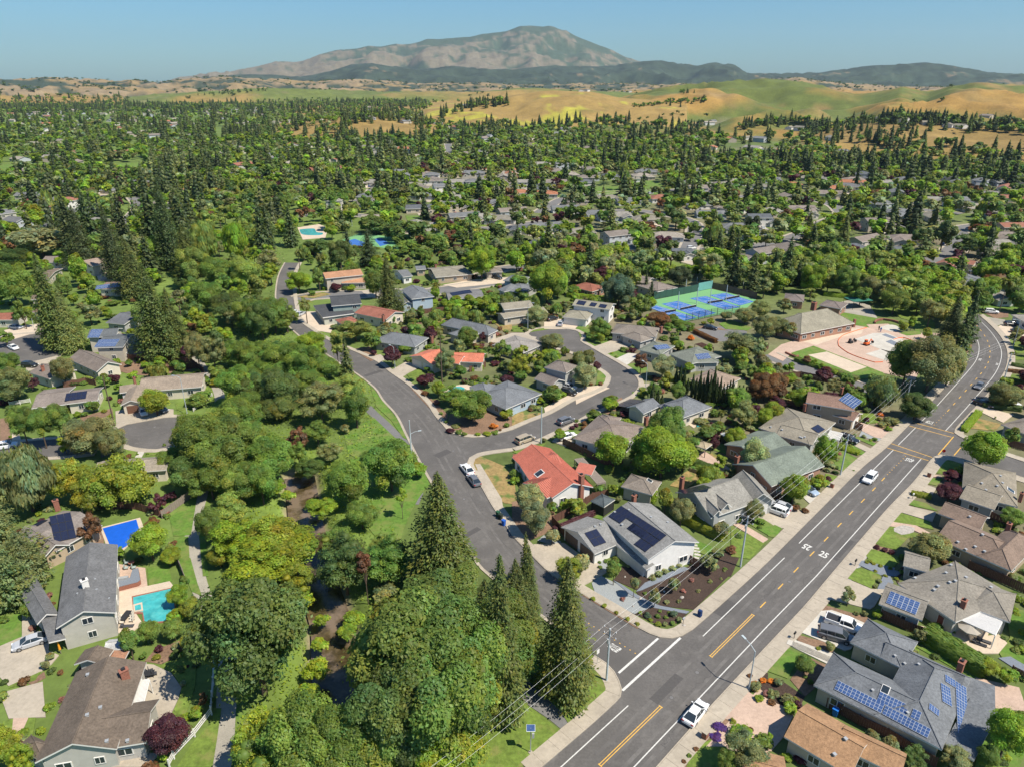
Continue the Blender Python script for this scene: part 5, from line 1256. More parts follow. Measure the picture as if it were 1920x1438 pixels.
lawn([(1180,1438),(1230,1300),(1400,1230),(1500,1250),(1560,1438)],'lawn');drive([(1350,1180),(1440,1150),(1734,1330),(1800,1438),(1560,1438)],'pink_paving');bed([(1100,1438),(1250,1290),(1330,1170),(1430,1200),(1260,1290),(1180,1438)],'soil');bed([(1370,1150),(1420,1100),(1734,1200),(1734,1330),(1500,1200)],'soil');drive([(1400,1100),(1560,900),(1734,1020),(1740,1200)],'pink_paving')
bed([(1590,890),(1600,790),(1734,800),(1734,1000)],'mulch')
bed([(0,1040),(30,990),(90,1010),(70,1045)],'soil',True)
tile(960,720)
lawn([(1640,1070),(1900,1180),(1780,1310),(1640,1290)]);lawn([(1760,1040),(1830,985),(2000,1060),(1930,1140)],'lush_lawn');lawn([(1320,1200),(1370,1165),(1500,1220),(1480,1290),(1320,1300)],'lush_lawn');bed([(1480,1438),(1530,1290),(1620,1290),(1700,1300),(1640,1438)],'mulch')
drive([(1600,1020),(1650,1000),(1917,1160),(1880,1190)],'pink_paving','front_path');drive([(1770,980),(1850,900),(2050,960),(1960,1060),(1880,1010)],'concrete');drive([(160,1200),(390,1190),(600,1340),(560,1438),(300,1438)],'concrete');bed([(190,1170),(240,1130),(370,1180),(330,1210)],'gravel')
lawn([(560,985),(600,950),(690,985),(660,1010)],'lush_lawn');lawn([(1180,760),(1310,650),(1420,690),(1300,790)],'dry_lawn');lawn([(1420,570),(1500,510),(1620,560),(1540,600)],'dry_lawn');lawn([(1490,490),(1590,440),(1600,520)],'lush_lawn');drive([(1360,560),(1400,530),(1500,590),(1440,620)],'pink_paving','patio');drive([(1400,520),(1440,500),(1640,640),(1560,660)],'pink_paving','patio')
bed([(0,880),(230,840),(330,900),(300,1100),(130,1170),(0,1060)],'soil');lawn([(700,120),(1,1)]if 0 else[(0,250),(40,200),(220,220),(180,260),(0,330)],'dry_lawn');drive([(240,180),(470,60),(480,110),(250,225)],'cream_paving');bed([(0,20),(230,150),(80,180),(0,200)],'soil')
drive([(330,400),(460,380),(480,430),(400,470),(300,430)],'concrete');lawn([(400,355),(450,345),(520,355),(490,375),(420,375)],'lush_lawn');lawn([(0,505),(170,470),(260,440),(200,490),(30,520)],'lawn');bed([(640,200),(820,100),(850,150),(760,240)],'soil');drive([(760,230),(850,150),(880,200),(830,240)],'pink_paving')
drive([(1290,280),(1470,190),(1500,220),(1360,330)],'cream_paving','patio');lawn([(1760,330),(1900,200),(1960,220),(1860,380)],'lush_lawn');lawn([(1800,370),(1917,290),(1940,330)],'lawn')
lawn([(900,60),(1080,40),(1100,90),(900,100)],'lush_lawn')
ground_patch('pool_water','pool_water',[(1375,295),(1410,275),(1440,285),(1415,315),(1385,320)],.2,True)
tile(480,720)
# verge and park between creek path and side street
lawn([(850,0),(905,75),(1060,260),(1130,400),(1140,420),(1100,400),(1010,270),(900,170),(880,100)],'lush_lawn');lawn([(660,380),(880,250),(1040,400),(1150,460),(1180,540),(1280,690),(1300,760),(1250,760),(1000,560),(760,560),(690,520)],'lush_lawn')
lawn([(700,560),(1000,560),(1290,760),(1220,850),(1160,960),(1100,1100),(1060,1320),(950,1438),(900,1150),(780,1000),(800,820)],'lush_lawn')
bed([(1590,560),(1660,530),(1920,640),(1960,900),(1860,890),(1730,800),(1600,640)],'dry_lawn');drive([(1640,600),(1680,600),(1840,860),(1850,920),(1790,920)],'concrete','front_path')
bed([(1420,330),(1450,230),(1700,100),(1917,200),(1917,330),(1700,375),(1500,380)],'soil');bed([(1130,0),(1200,0),(1440,230),(1420,310)],'soil')
tile(480,400)
lawn([(1280,810),(1400,775),(1580,785),(1500,850),(1320,850)],'dry_lawn');lawn([(1140,520),(1240,500),(1380,530),(1200,560)]);lawn([(310,630),(500,590),(560,610),(430,640)],'dry_lawn');lawn([(1790,830),(1917,810),(1917,890),(1850,885)],'dry_lawn');drive([(305,790),(300,740),(450,740),(500,790),(590,830),(560,900),(440,880)],'cream_paving');drive([(1000,1185),(1130,1110),(1230,1150),(1090,1230)],'concrete');drive([(900,1110),(850,1080),(930,1060),(1000,1100)],'concrete');bed([(720,1020),(850,1000),(930,1080),(860,1110)],'soil');lawn([(1120,1200),(1230,1170),(1270,1210),(1170,1260)],'lawn')
drive([(780,580),(870,590),(1010,610),(960,650),(840,630)],'concrete');drive([(1400,540),(1620,500),(1917,480),(1900,520),(1500,560)],'cream_paving');drive([(1740,960),(1917,900),(2100,930),(2050,1010),(1850,1000)],'concrete');lawn([(1480,1040),(1560,1060),(1640,1030),(1560,1020)],'lawn');bed([(1120,760),(1200,740),(1290,830),(1160,830)],'soil')
ground_patch('pool_deck','cream_paving',[(1400,1340),(1500,1290),(1620,1290),(1640,1350),(1500,1400)],.1,True);ground_patch('pool_water','pool_water',[(1430,1340),(1500,1300),(1560,1310),(1550,1345),(1490,1370)],.16,True)
ground_patch('pool_deck','cream_paving',[(310,110),(470,85),(540,110),(520,185),(350,200)],.1);ground_patch('pool_water','pool_water',[(325,125),(430,118),(455,145),(500,150),(490,165),(420,168),(345,160)],.16,True)
ground_patch('tennis_court','court_green',[(640,205),(780,150),(1010,180),(1090,290),(940,260)],.07)
for q in([(660,215),(740,195),(820,225),(790,250),(730,248)],[(880,195),(940,190),(1000,230),(930,250)]):ground_patch('tennis_court','court_blue',q,.08)
tile(960,400)
lawn([(480,860),(540,830),(760,930),(730,970),(600,1000),(520,960),(500,900)],'lush_lawn');drive([(590,1010),(760,950),(880,1000),(700,1060)],'concrete');lawn([(705,1055),(830,1025),(900,1045),(830,1085),(770,1090)],'lush_lawn');drive([(770,1095),(870,1050),(960,1060),(860,1140)],'pale_concrete');lawn([(860,1135),(1000,1110),(1020,1190),(940,1200)],'lush_lawn')
lawn([(640,1175),(690,1185),(738,1250),(700,1290),(630,1290)],'lush_lawn');drive([(470,1340),(400,1290),(500,1310),(650,1290),(730,1310),(640,1350),(480,1430)],'cream_paving');lawn([(0,850),(140,830),(280,870),(120,895),(0,890)]);drive([(240,820),(330,790),(520,820),(470,870),(240,870)],'cream_paving')
drive([(950,1330),(950,1280),(1100,1270),(1100,1320)],'concrete');lawn([(960,1290),(900,1360),(1060,1390),(1090,1330)],'lawn');drive([(0,900),(110,900),(200,960),(150,1020),(0,1040)],'concrete')
lawn([(1550,830),(1640,800),(1800,860),(1760,880),(1600,870)],'lush_lawn');bed([(1340,860),(1480,840),(1620,880),(1500,870)],'soil')
# tennis courts in front of the swim club
ground_patch('tennis_court','court_green',[(1050,655),(1490,568),(1830,648),(1720,745),(1535,765),(1300,812),(1060,720)],.07)
def court(a,b,c,d):
    ground_patch('tennis_court','court_blue',[a,b,c,d],.08);A,B,C_,D=W([a,b,c,d])
    def pt(u,v):return(A*(1-u)+B*u)*(1-v)+(D*(1-u)+C_*u)*v
    def go():
        for(u0,v0,u1,v1)in((.12,.06,.88,.06),(.88,.06,.88,.94),(.88,.94,.12,.94),(.12,.94,.12,.06),(.24,.06,.24,.94),(.76,.06,.76,.94),(.24,.3,.76,.3),(.24,.7,.76,.7),(.5,.3,.5,.7)):line([pt(u0,v0),pt(u1,v1)],.12,'white_line',z=.09)
    marking('court_line',go)
    p,q=pt(.02,.5),pt(.98,.5);n=empty('tennis_net',p);AUTO.append([n,'dark net across a blue tennis court']);tag(n,None,'tennis net','nets of the tennis courts');L=(q-p).length;m=MB();m.box((L/2,0,.55),(L,.03,.8),'dark_metal');m.box((L/2,0,.96),(L,.05,.07),'trim');o=m.build('net',n);n.rotation_euler=(0,0,math.atan2((q-p).y,(q-p).x));m=MB();m.cyl((0,0,0),(0,0,1.1),.06,.06,'dark_metal',6);me=m.mesh('net_post');obj('net_post',me,n);obj('net_post',me,n,(L,0,0))
court((1120,682),(1242,660),(1528,750),(1402,782));court((1330,640),(1452,624),(1712,705),(1600,726));court((1478,617),(1600,600),(1812,665),(1706,694));court((1000,700),(1080,693),(1382,785),(1292,808))
fence([(1060,648),(1285,610),(1390,588)],3.4,'screen','tall dark green screened fence along the back of the tennis courts',3.2);fence([(1497,566),(1830,645)],3.0,'screen2','tall dark mesh fence on the right side of the tennis courts',3.2);fence([(1300,818),(1535,770),(1700,752)],3.0,'net','grey mesh fence at the front of the tennis courts',3.2)
wn=fence([(1392,588),(1497,567)],3.5,'net','green windscreen cloth hung on the tennis court fence',4.2,name='windscreen',cat='windscreen')
for c_ in list(wn.children):
    if c_.name.startswith('fence_net'):m=MB();m.box((0,-.05,.52),(1,.04,.92),'windscreen');c_.data=m.mesh('cloth');c_.name='cloth'
wood_=lambda pts,lb=None,h=1.8:fence(pts,h,'wood',lb)
# swim club grounds
tile(1440,400)
drive([(0,1060),(100,985),(245,940),(660,840),(900,830),(1010,900),(1300,900),(1100,1250),(870,1200),(820,1210),(440,1060),(330,1000),(180,1050),(110,1110)],'pink_paving','pool_terrace',.07)
drive([(250,960),(500,880),(720,860),(700,905),(540,930),(360,990)],'cream_paving','pool_terrace',.085)
lawn([(170,1050),(340,995),(860,1195),(880,1215),(640,1250)],'lush_lawn');ground_patch('sand_court','cream_paving',[(300,1065),(440,1040),(740,1155),(620,1195)],.125)
lawn([(490,755),(640,745),(820,790),(730,830),(760,860),(640,840)],'lush_lawn');lawn([(980,900),(1130,880),(1150,910),(1040,920)],'lush_lawn');lawn([(1080,800),(1250,820),(1250,870),(1100,880)],'lush_lawn');lawn([(820,690),(1000,660),(1200,720),(1250,850),(1000,790)],'lawn');drive([(500,680),(620,650),(760,690),(820,790),(560,745)],'aggregate','playground');
ground_patch('empty_pool','pale_concrete',[(650,945),(790,900),(890,900),(1010,950),(1000,1040),(940,1060)],.1);ground_patch('empty_pool','pale_concrete',[(730,1055),(850,1020),(930,1045),(890,1110)],.1);ground_patch('empty_pool','pale_concrete',[(830,860),(900,838),(960,845),(985,875),(930,890)],.1,True)
ground_patch('pool_step','dark_metal' if 0 else 'slate_paving',[(880,905),(960,935),(935,945),(850,915)],.11);ground_patch('pool_step','slate_paving',[(880,965),(920,950),(1000,985),(960,1000)],.11)
hedge([(215,1110),(420,1175)],1.2,1.6,'mid',label='dark hedge along the service lane left of the sand court');hedge([(420,1175),(650,1250)],1.2,1.8,'olive',label='olive hedge along the service lane below the sand court')
def wallpath(pts,h,wd,m,name,label,cat='wall'):
    c=catmull(W(pts),1.5);a=offset(c,wd/2);b=offset(c,-wd/2);mb=MB();mb.prism([(p.x,p.y)for p in a+b[::-1]],0,h,m);o=mb.build(name,org=c[0],loc=c[0]);tag(o,label,cat);return o
wallpath([(800,830),(810,812),(860,802),(930,812),(990,830)],.7,.5,'brick','curved_wall','low curved brick wall around the round wading pool');wallpath([(130,1050),(210,1085),(225,1075)],.6,.4,'brick','brick_wall','low brick wall at the lane end of the club terrace')
wallpath([(530,1000),(525,960),(560,920),(640,890),(740,860)],.3,.08,'orange_plastic','barrier_net','orange safety netting curving along the upper pool terrace','safety netting');wallpath([(530,1000),(600,1050),(700,1090),(800,1120),(860,1118)],.3,.08,'orange_plastic','barrier_net','orange safety netting curving below the empty pool','safety netting');wallpath([(940,950),(1010,935),(1080,960),(1100,975)],.3,.08,'orange_plastic','barrier_net','orange safety netting right of the empty pool','safety netting')
# columns along the hall
cb=P((250,935));ce=P((640,855))
for i in range(9):
    p=cb.lerp(ce,i/8);m=MB();m.box((0,0,1.45),(.7,.7,2.9),'brick',.2);o=m.build('column',cl.root,loc=p-cl.L)
# digger and skid on the terrace
def digger(p,label,s=1.0,col='orange_plastic'):
    b=P(p);root=empty('mini_excavator',b,.5);tag(root,label,'excavator');m=MB()
    for sy in(-1,1):m.box((0,sy*.75*s,.3*s),(2.3*s,.42*s,.55*s),'tyre')
    m.build('tracks',root);m=MB();m.box((0,0,1.0*s),(2.1*s,1.6*s,.7*s),col);m.build('body',root);m=MB();m.box((-.1,.25*s,1.8*s),(1.1*s,.9*s,1.0*s),'glass');m.box((-.1,.25*s,2.35*s),(1.2*s,1.0*s,.1),col);m.build('cab',root)
    m=MB();m.cyl((1*s,-.3,1.1*s),(2.0*s,-.3,2.6*s),.16,.14,col,6);m.cyl((2*s,-.3,2.6*s),(3.2*s,-.3,1.5*s),.14,.1,col,6);a=m.build('arm',root);m=MB();m.box((3.3*s,-.3,1.1*s),(.5,.7,.7),'dark_metal');m.build('bucket',a)
digger((735,990),'orange mini excavator on the pink terrace beside the empty pool',.75);digger((615,975),'small dark digger left of the orange excavator',.6,'dark_metal')
# green shade over the playground
def canopy(p,w_,d_,h,col,label,name='shade_canopy',rz=.2,posts=True,cat='canopy'):
    b=P(p);root=empty(name,b,rz);tag(root,label,cat);m=MB();m.add([(-w_/2,-d_/2,h),(w_/2,-d_/2,h),(w_/2,d_/2,h),(-w_/2,d_/2,h),(0,0,h+.8),(-w_/2,-d_/2,h-.12),(w_/2,-d_/2,h-.12),(w_/2,d_/2,h-.12),(-w_/2,d_/2,h-.12)],[(0,1,4),(1,2,4),(2,3,4),(3,0,4),(5,6,1,0),(6,7,2,1),(7,8,3,2),(8,5,0,3)],'cloth');m.build('roof',root,col)
    m=MB();m.cyl((0,0,0),(0,0,h),.07,.07,'dark_metal',6);me=m.mesh('post')
    for sx in(-1,1):
        for sy in(-1,1):obj('post',me,root,(sx*(w_/2-.15),sy*(d_/2-.15),0))
    return root
canopy((665,705),8,6,3.2,(.03,.14,.10),'green shade roof over the playground behind the club lawn')
# left side gardens
TB(0)
drive([(0,620),(140,560),(340,500),(330,650),(400,680),(350,740),(280,790),(60,890),(0,830)],'concrete');drive([(30,930),(290,860),(310,1100),(60,1110),(20,1000)],'concrete');lawn([(0,420),(140,390),(150,560),(0,620)],'lush_lawn');lawn([(60,880),(280,785),(240,850),(60,905)],'lawn');lawn([(20,1130),(90,1110),(100,1180),(20,1180)]);lawn([(190,1090),(250,1070),(220,1240),(130,1255)]);bed([(190,870),(300,790),(310,830),(220,880)],'soil');drive([(90,1110),(200,1090),(130,1250),(80,1250)],'pink_paving','front_path');drive([(150,400),(250,380),(240,560),(150,560)],'concrete','front_path')
drive([(780,60),(985,90),(1000,215),(780,260)],'pink_paving','patio');lawn([(1000,90),(1140,60),(1165,180),(1010,215)],'lush_lawn');drive([(780,260),(1150,180),(1185,225),(895,290),(910,380),(970,470),(900,520),(800,530)],'cream_paving','pool_deck')
ground_patch('pool_coping','brick',[(893,283),(1180,220),(1195,370),(1150,450),(970,480),(965,400),(905,400)],.135);ground_patch('pool_water','pool_water',[(903,290),(1165,230),(1185,370),(1120,450),(982,462),(970,390),(908,388)],.142);ground_patch('spa_wall','cream_paving',[(903,345),(965,328),(972,385),(908,395)],.3);ground_patch('spa_water','pool_water',[(915,352),(955,342),(960,378),(918,385)],.305)
drive([(860,730),(1040,745),(1160,800),(1230,900),(1210,970),(1150,1100),(1050,1130),(1000,1100),(900,1000),(870,860)],'concrete','patio',smooth=False);lawn([(1075,760),(1240,670),(1330,760),(1320,900),(1260,1080),(1160,1090),(1220,960),(1232,890),(1160,795)],'lawn');bed([(980,720),(1050,640),(1280,560),(1300,640),(1090,740)],'soil');lawn([(1200,1438),(1300,1280),(1440,1130),(1450,1040),(1500,1040),(1470,1250),(1440,1438)],'lawn');lawn([(1580,1438),(1600,1040),(1734,1000),(1734,1438)],'lush_lawn');drive([(700,1438),(760,1390),(1000,1340),(1080,1350),(1000,1438)],'concrete','patio');lawn([(1210,50),(1290,20),(1340,200),(1370,280),(1300,250)],'lush_lawn')
tile(0,720)
bed([(530,1040),(640,960),(770,1080),(780,1200),(540,1190)],'soil');ground_patch('pool_deck','cream_paving',[(750,1075),(1050,1000),(1085,1095),(1000,1170),(910,1260),(810,1250)],.1);ground_patch('pool_cover','pool_cover',[(770,1082),(1022,1015),(1045,1095),(985,1190),(905,1240),(835,1235)],.14)
drive([(865,205),(1040,170),(1300,190),(1300,240),(870,318)],'concrete');lawn([(1310,140),(1400,135),(1420,180),(1330,210)],'lawn');bed([(600,250),(840,180),(860,310),(620,300)],'soil');lawn([(940,480),(1030,490),(1010,550),(950,540)],'lawn');lawn([(1100,500),(1190,500),(1190,530),(1090,540)]);drive([(1040,500),(1090,495),(1060,550),(1010,550)],'pale_concrete','front_path');drive([(90,330),(130,320),(170,460),(90,470)],'cream_paving');bed([(0,260),(60,250),(90,450),(0,440)],'soil')
lawn([(1270,1000),(1420,870),(1480,820),(1430,1130),(1300,1140)],'lush_lawn');lawn([(1300,1150),(1410,1140),(1420,1300),(1440,1438),(1350,1438),(1330,1300)],'lush_lawn');lawn([(1490,1130),(1540,1140),(1560,1438),(1520,1438)],'lush_lawn');lawn([(1560,180),(1640,110),(1720,100),(1700,160),(1500,260)],'lawn')
tile(0,400)
bed([(760,1150),(1000,1100),(1400,1130),(1440,1180),(1100,1220),(950,1200)],'soil');drive([(30,880),(200,840),(300,830),(420,850),(330,900),(220,910),(90,950)],'cream_paving');drive([(190,1140),(380,1080),(430,1090),(330,1140),(200,1190)],'concrete');ground_patch('pool_water','pool_water',[(1020,1065),(1090,1055),(1160,1065),(1150,1085),(1060,1085)],.15,True);drive([(1000,1040),(1180,1040),(1200,1100),(1000,1095)],'pink_paving','patio',.11);drive([(920,1060),(1080,1020),(1080,1050),(940,1080)],'pink_paving','patio');drive([(710,440),(840,430),(870,510),(740,510)],'cream_paving','patio')
# right side gardens
tile(1440,720)
lawn([(0,1030),(100,1078),(60,1150),(0,1140)],'lush_lawn');lawn([(480,520),(560,500),(700,575),(590,670),(480,620)],'lush_lawn');lawn([(430,670),(560,700),(480,780),(420,770)],'lawn');lawn([(640,400),(680,395),(820,450),(800,468)],'lush_lawn');lawn([(590,455),(640,460),(755,525),(740,538),(560,500)],'lush_lawn');drive([(650,300),(700,290),(920,360),(870,410),(800,400),(700,350)],'pink_paving');drive([(600,440),(640,420),(780,490),(760,520)],'concrete');drive([(250,840),(370,800),(420,850),(400,890),(340,920)],'pale_concrete');drive([(-30,930),(90,900),(300,960),(180,1080),(100,1078),(0,1030)],'concrete')
bed([(700,350),(860,390),(850,430),(680,390)],'gravel');lawn([(700,220),(790,220),(830,290),(700,300)],'lawn');bed([(840,210),(980,260),(1000,300),(900,360),(800,320)],'soil');lawn([(90,120),(180,20),(400,40),(280,140),(250,190),(100,150)],'dry_lawn');ground_patch('play_mat','orange_plastic' if 0 else 'terracotta',[(270,105),(300,75),(380,45),(390,65),(300,110)],.13);bed([(150,1438),(0,0)]if 0 else[(170,700),(260,690),(310,740),(230,780)],'pink_paving')
lawn([(910,1030),(965,955),(1210,1030),(1240,1090),(1060,1050)],'lawn');lawn([(780,1180),(870,1065),(960,1070),(1190,1140),(1050,1150),(960,1240),(840,1215)],'lawn');ground_patch('gravel_ring','stone',[(940,1080),(1010,1058),(1100,1080),(1090,1110),(1000,1130),(945,1105)],.13,True);drive([(880,1060),(920,1030),(1110,1060),(1260,1140),(1230,1160),(1080,1090)],'pink_paving','front_path',.12);lawn([(735,1325),(800,1240),(985,1310),(940,1375)],'lawn');bed([(770,1190),(860,1210),(960,1250),(940,1290),(780,1240)],'soil');bed([(560,1438),(660,1310),(760,1190),(790,1240),(720,1320),(620,1438)],'stone');lawn([(625,1438),(680,1375),(840,1420),(840,1470)],'lawn');drive([(660,1310),(1000,1410),(960,1440),(840,1430),(670,1350)],'slate_paving','front_path')
drive([(890,960),(960,890),(1260,960),(1230,1030),(960,950)],'concrete');lawn([(1015,885),(1050,860),(1180,890),(1270,950),(1100,915)],'lush_lawn');drive([(1090,770),(1140,740),(1260,780),(1230,830)],'concrete');lawn([(1160,740),(1190,700),(1310,710),(1260,760)],'lush_lawn');lawn([(1210,660),(1270,600),(1400,550),(1480,580),(1350,680)],'lawn');drive([(1190,690),(1260,680),(1300,690),(1290,700)],'pink_paving','front_path')
lawn([(1500,330),(1560,255),(1745,300),(1700,350)],'dry_lawn');drive([(1560,195),(1640,180),(1840,230),(1760,290)],'cream_paving');lawn([(1900,20),(1960,20),(1950,80),(1880,80)],'lawn')
tile(1440,400)
lawn([(1780,930),(1960,930),(1960,1050),(1860,1050)],'lawn');lawn([(1830,1070),(1960,1070),(1960,1100),(1830,1100)],'lawn');lawn([(1790,1220),(1810,1210),(1960,1220),(1960,1280),(1760,1260)],'lawn');drive([(1710,860),(1780,820),(1960,880),(1960,925),(1770,920)],'cream_paving');drive([(1640,780),(1770,800),(1800,820),(1700,850)],'soil' if 0 else 'aggregate');lawn([(1530,690),(1640,680),(1960,700),(1960,725),(1540,715)],'lush_lawn');bed([(1600,740),(1800,740),(1800,780),(1700,790)],'soil');bed([(1410,1140),(1500,980),(1530,990),(1440,1150)],'soil');bed([(1830,1140),(1960,1130),(1960,1180),(1820,1170)],'concrete')
# open greens seen between the trees further back
full()
for q,m in(([(370,382),(395,380),(405,392),(365,400),(355,395)],'lush_lawn'),([(355,395),(400,398),(350,412)],'lawn'),([(1180,345),(1225,338),(1248,350),(1235,366),(1190,362)],'lush_lawn'),([(1105,352),(1160,350),(1160,372),(1108,372)],'lush_lawn'),([(150,310),(280,305),(272,330),(140,325)],'lush_lawn'),([(0,310),(100,306),(95,322),(0,325)],'lush_lawn'),([(520,412),(560,410),(555,425),(520,425)],'dry_lawn'),([(760,405),(790,405),(785,418),(765,418)],'lush_lawn'),([(1070,490),(1130,485),(1135,500),(1080,505)],'lush_lawn'),([(1190,495),(1260,490),(1290,500),(1200,508)],'lawn')):_pz[0]+=1;flatpoly('lawn',W(q),.09+.001*(_pz[0]% 17),m);PAVED.append([(p.x,p.y)for p in W(q)])
# ---------------------------------------------------------------- garden fences
TB(1440)
fence([(345,1000),(610,1150),(800,1240),(1130,1440)],1.7,'wood','dark red board fence below the grey courtyard house');fence([(760,425),(960,520),(1080,560)],1.7,'wood','brown fence between the olive patio house and the courtyard house');fence([(1350,95),(1570,185),(1734,260)],1.8,'wood','red brown fence behind the olive patio house');fence([(1640,810),(1760,870)],1.7,'wood','brown fence right of the tall hedge')
tile(960,720)
fence([(300,1045),(395,1150)],1.8,'wood','dark fence left of the white corner house garage');fence([(300,1045),(440,975),(600,870),(720,840)],1.8,'wood','brown fence between the red tile house and the white corner house');fence([(380,455),(480,500),(620,570),(760,630)],1.8,'wood','brown fence behind the red tile house');fence([(1275,1305),(1395,1385)],1.8,'wood','short dark red fence beside the white corner house');fence([(1330,655),(1440,690)],1.0,'grey','low pale fence on the lawn above the dormer house');fence([(1780,380),(1840,400),(2000,460)],1.7,'wood','dark fence behind the sage green roofed house')
tile(1440,720)
fence([(0,115),(90,30),(180,-20)],1.8,'grey','grey fence left of the small playground lawn');fence([(80,150),(280,195),(440,240),(600,300),(700,350)],1.8,'wood','brown fence below the brown house with blue panels');fence([(1720,440),(1917,500)],1.8,'wood','dark brown fence along the right side street');fence([(1610,985),(1760,1060),(1840,1090)],1.8,'wood','brown fence behind the brown flower ring house');fence([(1450,890),(1600,950)],1.7,'wood','brown fence below the corner house')
full()
fence([(1440,712),(1500,708),(1570,722),(1610,740)],1.9,'wood','dark fence along the lower side of the service lane');fence([(1440,655),(1420,672),(1440,712)],1.9,'wood','dark fence at the bend of the service lane')
tile(480,400)
fence([(1200,760),(1430,735)],1.8,'wood','brown fence below the light blue house');fence([(1195,760),(1270,835)],1.8,'wood','brown fence running down beside the oval lawn');fence([(1600,1190),(1720,1150)],1.8,'wood','brown fence right of the orange tile house');fence([(1270,400),(1420,390)],1.8,'wood','brown fence behind the olive ranch house');fence([(650,190),(790,165),(900,150),(1040,180)],3.2,'net','tall mesh fence behind the half hidden tennis court',3.2)
tile(0,400)
fence([(770,1045),(940,1095),(1130,1110),(1300,1105),(1440,1130),(1530,1200)],1.8,'wood','long dark fence curving behind the left solar house');fence([(480,1310),(650,1275),(720,1290)],1.8,'wood','red brown fence above the house with dark panels');fence([(1190,1195),(1480,1160)],1.8,'wood','rusty fence behind the long tan house');
tile(0,720)
fence([(1450,205),(1500,170),(1590,90)],.9,'rail','low white rail fence beside the long tan house');fence([(1215,1005),(1290,950),(1450,835)],1.7,'grey','grey fence along the creek path by the pool garden');fence([(840,935),(1010,935),(1200,990)],1.7,'wood','dark fence above the covered blue pool');fence([(75,165),(230,140)],1.2,'rail','white rail fence left of the gable house');fence([(1330,1330),(1375,1438)],1.6,'grey','grey fence bordering the creek path lawn')
TB(0)
fence([(1150,1438),(1180,1380),(1320,1230),(1435,1080)],1.3,'rail','white three rail fence beside the creek path at the lower left');fence([(1435,1080),(1450,880),(1455,760)],1.5,'rail','pale fence running up the creek path under the oak');fence([(1205,50),(1265,200)],1.5,'grey','grey fence right of the small pool lawn')

# ---------------------------------------------------------------- vehicles
TB(960);car('sedan','white',(1195,1150),(1285,1030),'white saloon car driving up the near lane of the main road')
TB(1440);car('pickup','white',(440,470),(590,525),'white pickup truck with open bed on the pale driveway',z=.12);car('van','grey',(370,545),(535,590),'dark grey estate van parked beside the white pickup',z=.12)
TB(0);car('sedan','silver',(305,580),(120,640),'silver saloon car on the driveway of the grey poolside house',z=.12)
tile(1440,720)
car('suv','white',(790,690),(730,750),'white hatchback coming down the far lane of the main road');car('sedan','pale blue',(250,785),(335,830),'pale blue car on the driveway by the bright green tree',z=.12);car('suv','white',(115,985),(5,945),'white hatchback parked nearest the main road beside the dormer house',z=.12);car('sedan','silver',(130,945),(40,915),'silver grey car half hidden behind the white hatchback',z=.12);car('suv','black',(555,415),(640,445),'black car on the driveway below the white patio cover',z=.12);car('sedan','grey',(1600,10),(1560,45),'dark car coming round the bend of the main road');car('sedan','white',(1770,160),(1850,165),'pale car under the broad leaved tree at the right',z=.12);car('sedan','black',(1590,155),(1640,170),'black car beside the clipped hedge at the right',z=.12)
tile(480,720);car('sedan','white',(1605,680),(1560,625),'white car parked at the kerb on the side street corner');car('sedan','grey',(1655,765),(1610,705),'grey car parked behind the white car on the side street')
tile(960,720);car('suv','grey',(360,305),(440,275),'dark grey car parked beyond the lamp on the curved street');car('van','tan',(55,445),(140,412),'tan van parked on the curved street above the red tile house');car('sedan','white',(390,415),(440,400),'white car on the driveway beside the red tile house',z=.12);car('suv','silver',(385,30),(460,50),'silver car under the trees of the brown house driveway',z=.12);car('suv','black',(390,70),(455,85),'black car parked next to the silver car by the brown house',z=.12)
tile(0,720);car('sedan','white',(1070,200),(1085,245),'white car beside the round green tree on the left court',z=.12);car('sedan','grey',(1185,195),(1230,212),'dark car in the shade of the round green tree',z=.12);car('suv','white',(0,485),(90,470),'white car on the road at the far left edge')
tile(0,400);car('sedan','white',(75,1005),(130,1030),'white car on the back court asphalt');car('sedan','silver',(85,865),(155,870),'silver car on the driveway above the back court',z=.12);car('suv','black',(190,1150),(265,1155),'dark green black car in front of the brown gable house',z=.12);car('sedan','white',(40,840),(100,830),'white boat-like covered car at the left edge',z=.12)
tile(960,400);car('sedan','silver',(350,865),(375,815),'silver car on the apron of the court head house',z=.12);car('suv','black',(280,810),(320,800),'black car left of the court head garage',z=.12);car('sedan','black',(1455,865),(1515,875),'dark car in the club parking bay',z=.02)
tile(1440,400);car('suv','black',(1780,845),(1860,850),'black car on the upper driveway at the right edge',z=.12);car('sedan','black',(1830,895),(1917,905),'dark car on the lower driveway at the right edge',z=.12);car('suv','white',(1640,750),(1700,755),'white car in the shade by the tall date palm',z=.12)
tile(480,400);car('suv','black',(1785,490),(1830,500),'black car under the green tree on the upper street',z=.1);car('sedan','white',(285,770),(300,735),'white car at the palm house kerb');car('sedan','silver',(320,775),(350,760),'silver car on the palm house forecourt',z=.12)
full()
for p,q,c in(((1290,468),(1302,467),'white'),((1330,450),(1342,450),'silver'),((1400,462),(1412,460),'black'),((1560,415),(1569,410),'white'),((1735,470),(1744,464),'white'),((1765,462),(1772,455),'blue'),((1810,432),(1822,430),'silver'),((915,425),(927,424),'red'),((1050,405),(1060,404),'white'),((1180,402),(1190,403),'grey'),((1650,405),(1661,404),'white'),((1690,402),(1700,402),'black'),((1215,365),(1224,364),'silver'),((1480,377),(1489,377),'white'),((1120,370),(1129,368),'white'),((860,300),(864,306),'grey'),((1760,360),(1770,363),'white'),((1860,366),(1870,366),'grey'),((1495,430),(1505,426),'white'),((1030,425),(1041,424),'bronze')):
    car('suv' if R.random()<.5 else 'sedan',c,p,q,None,parts=False)
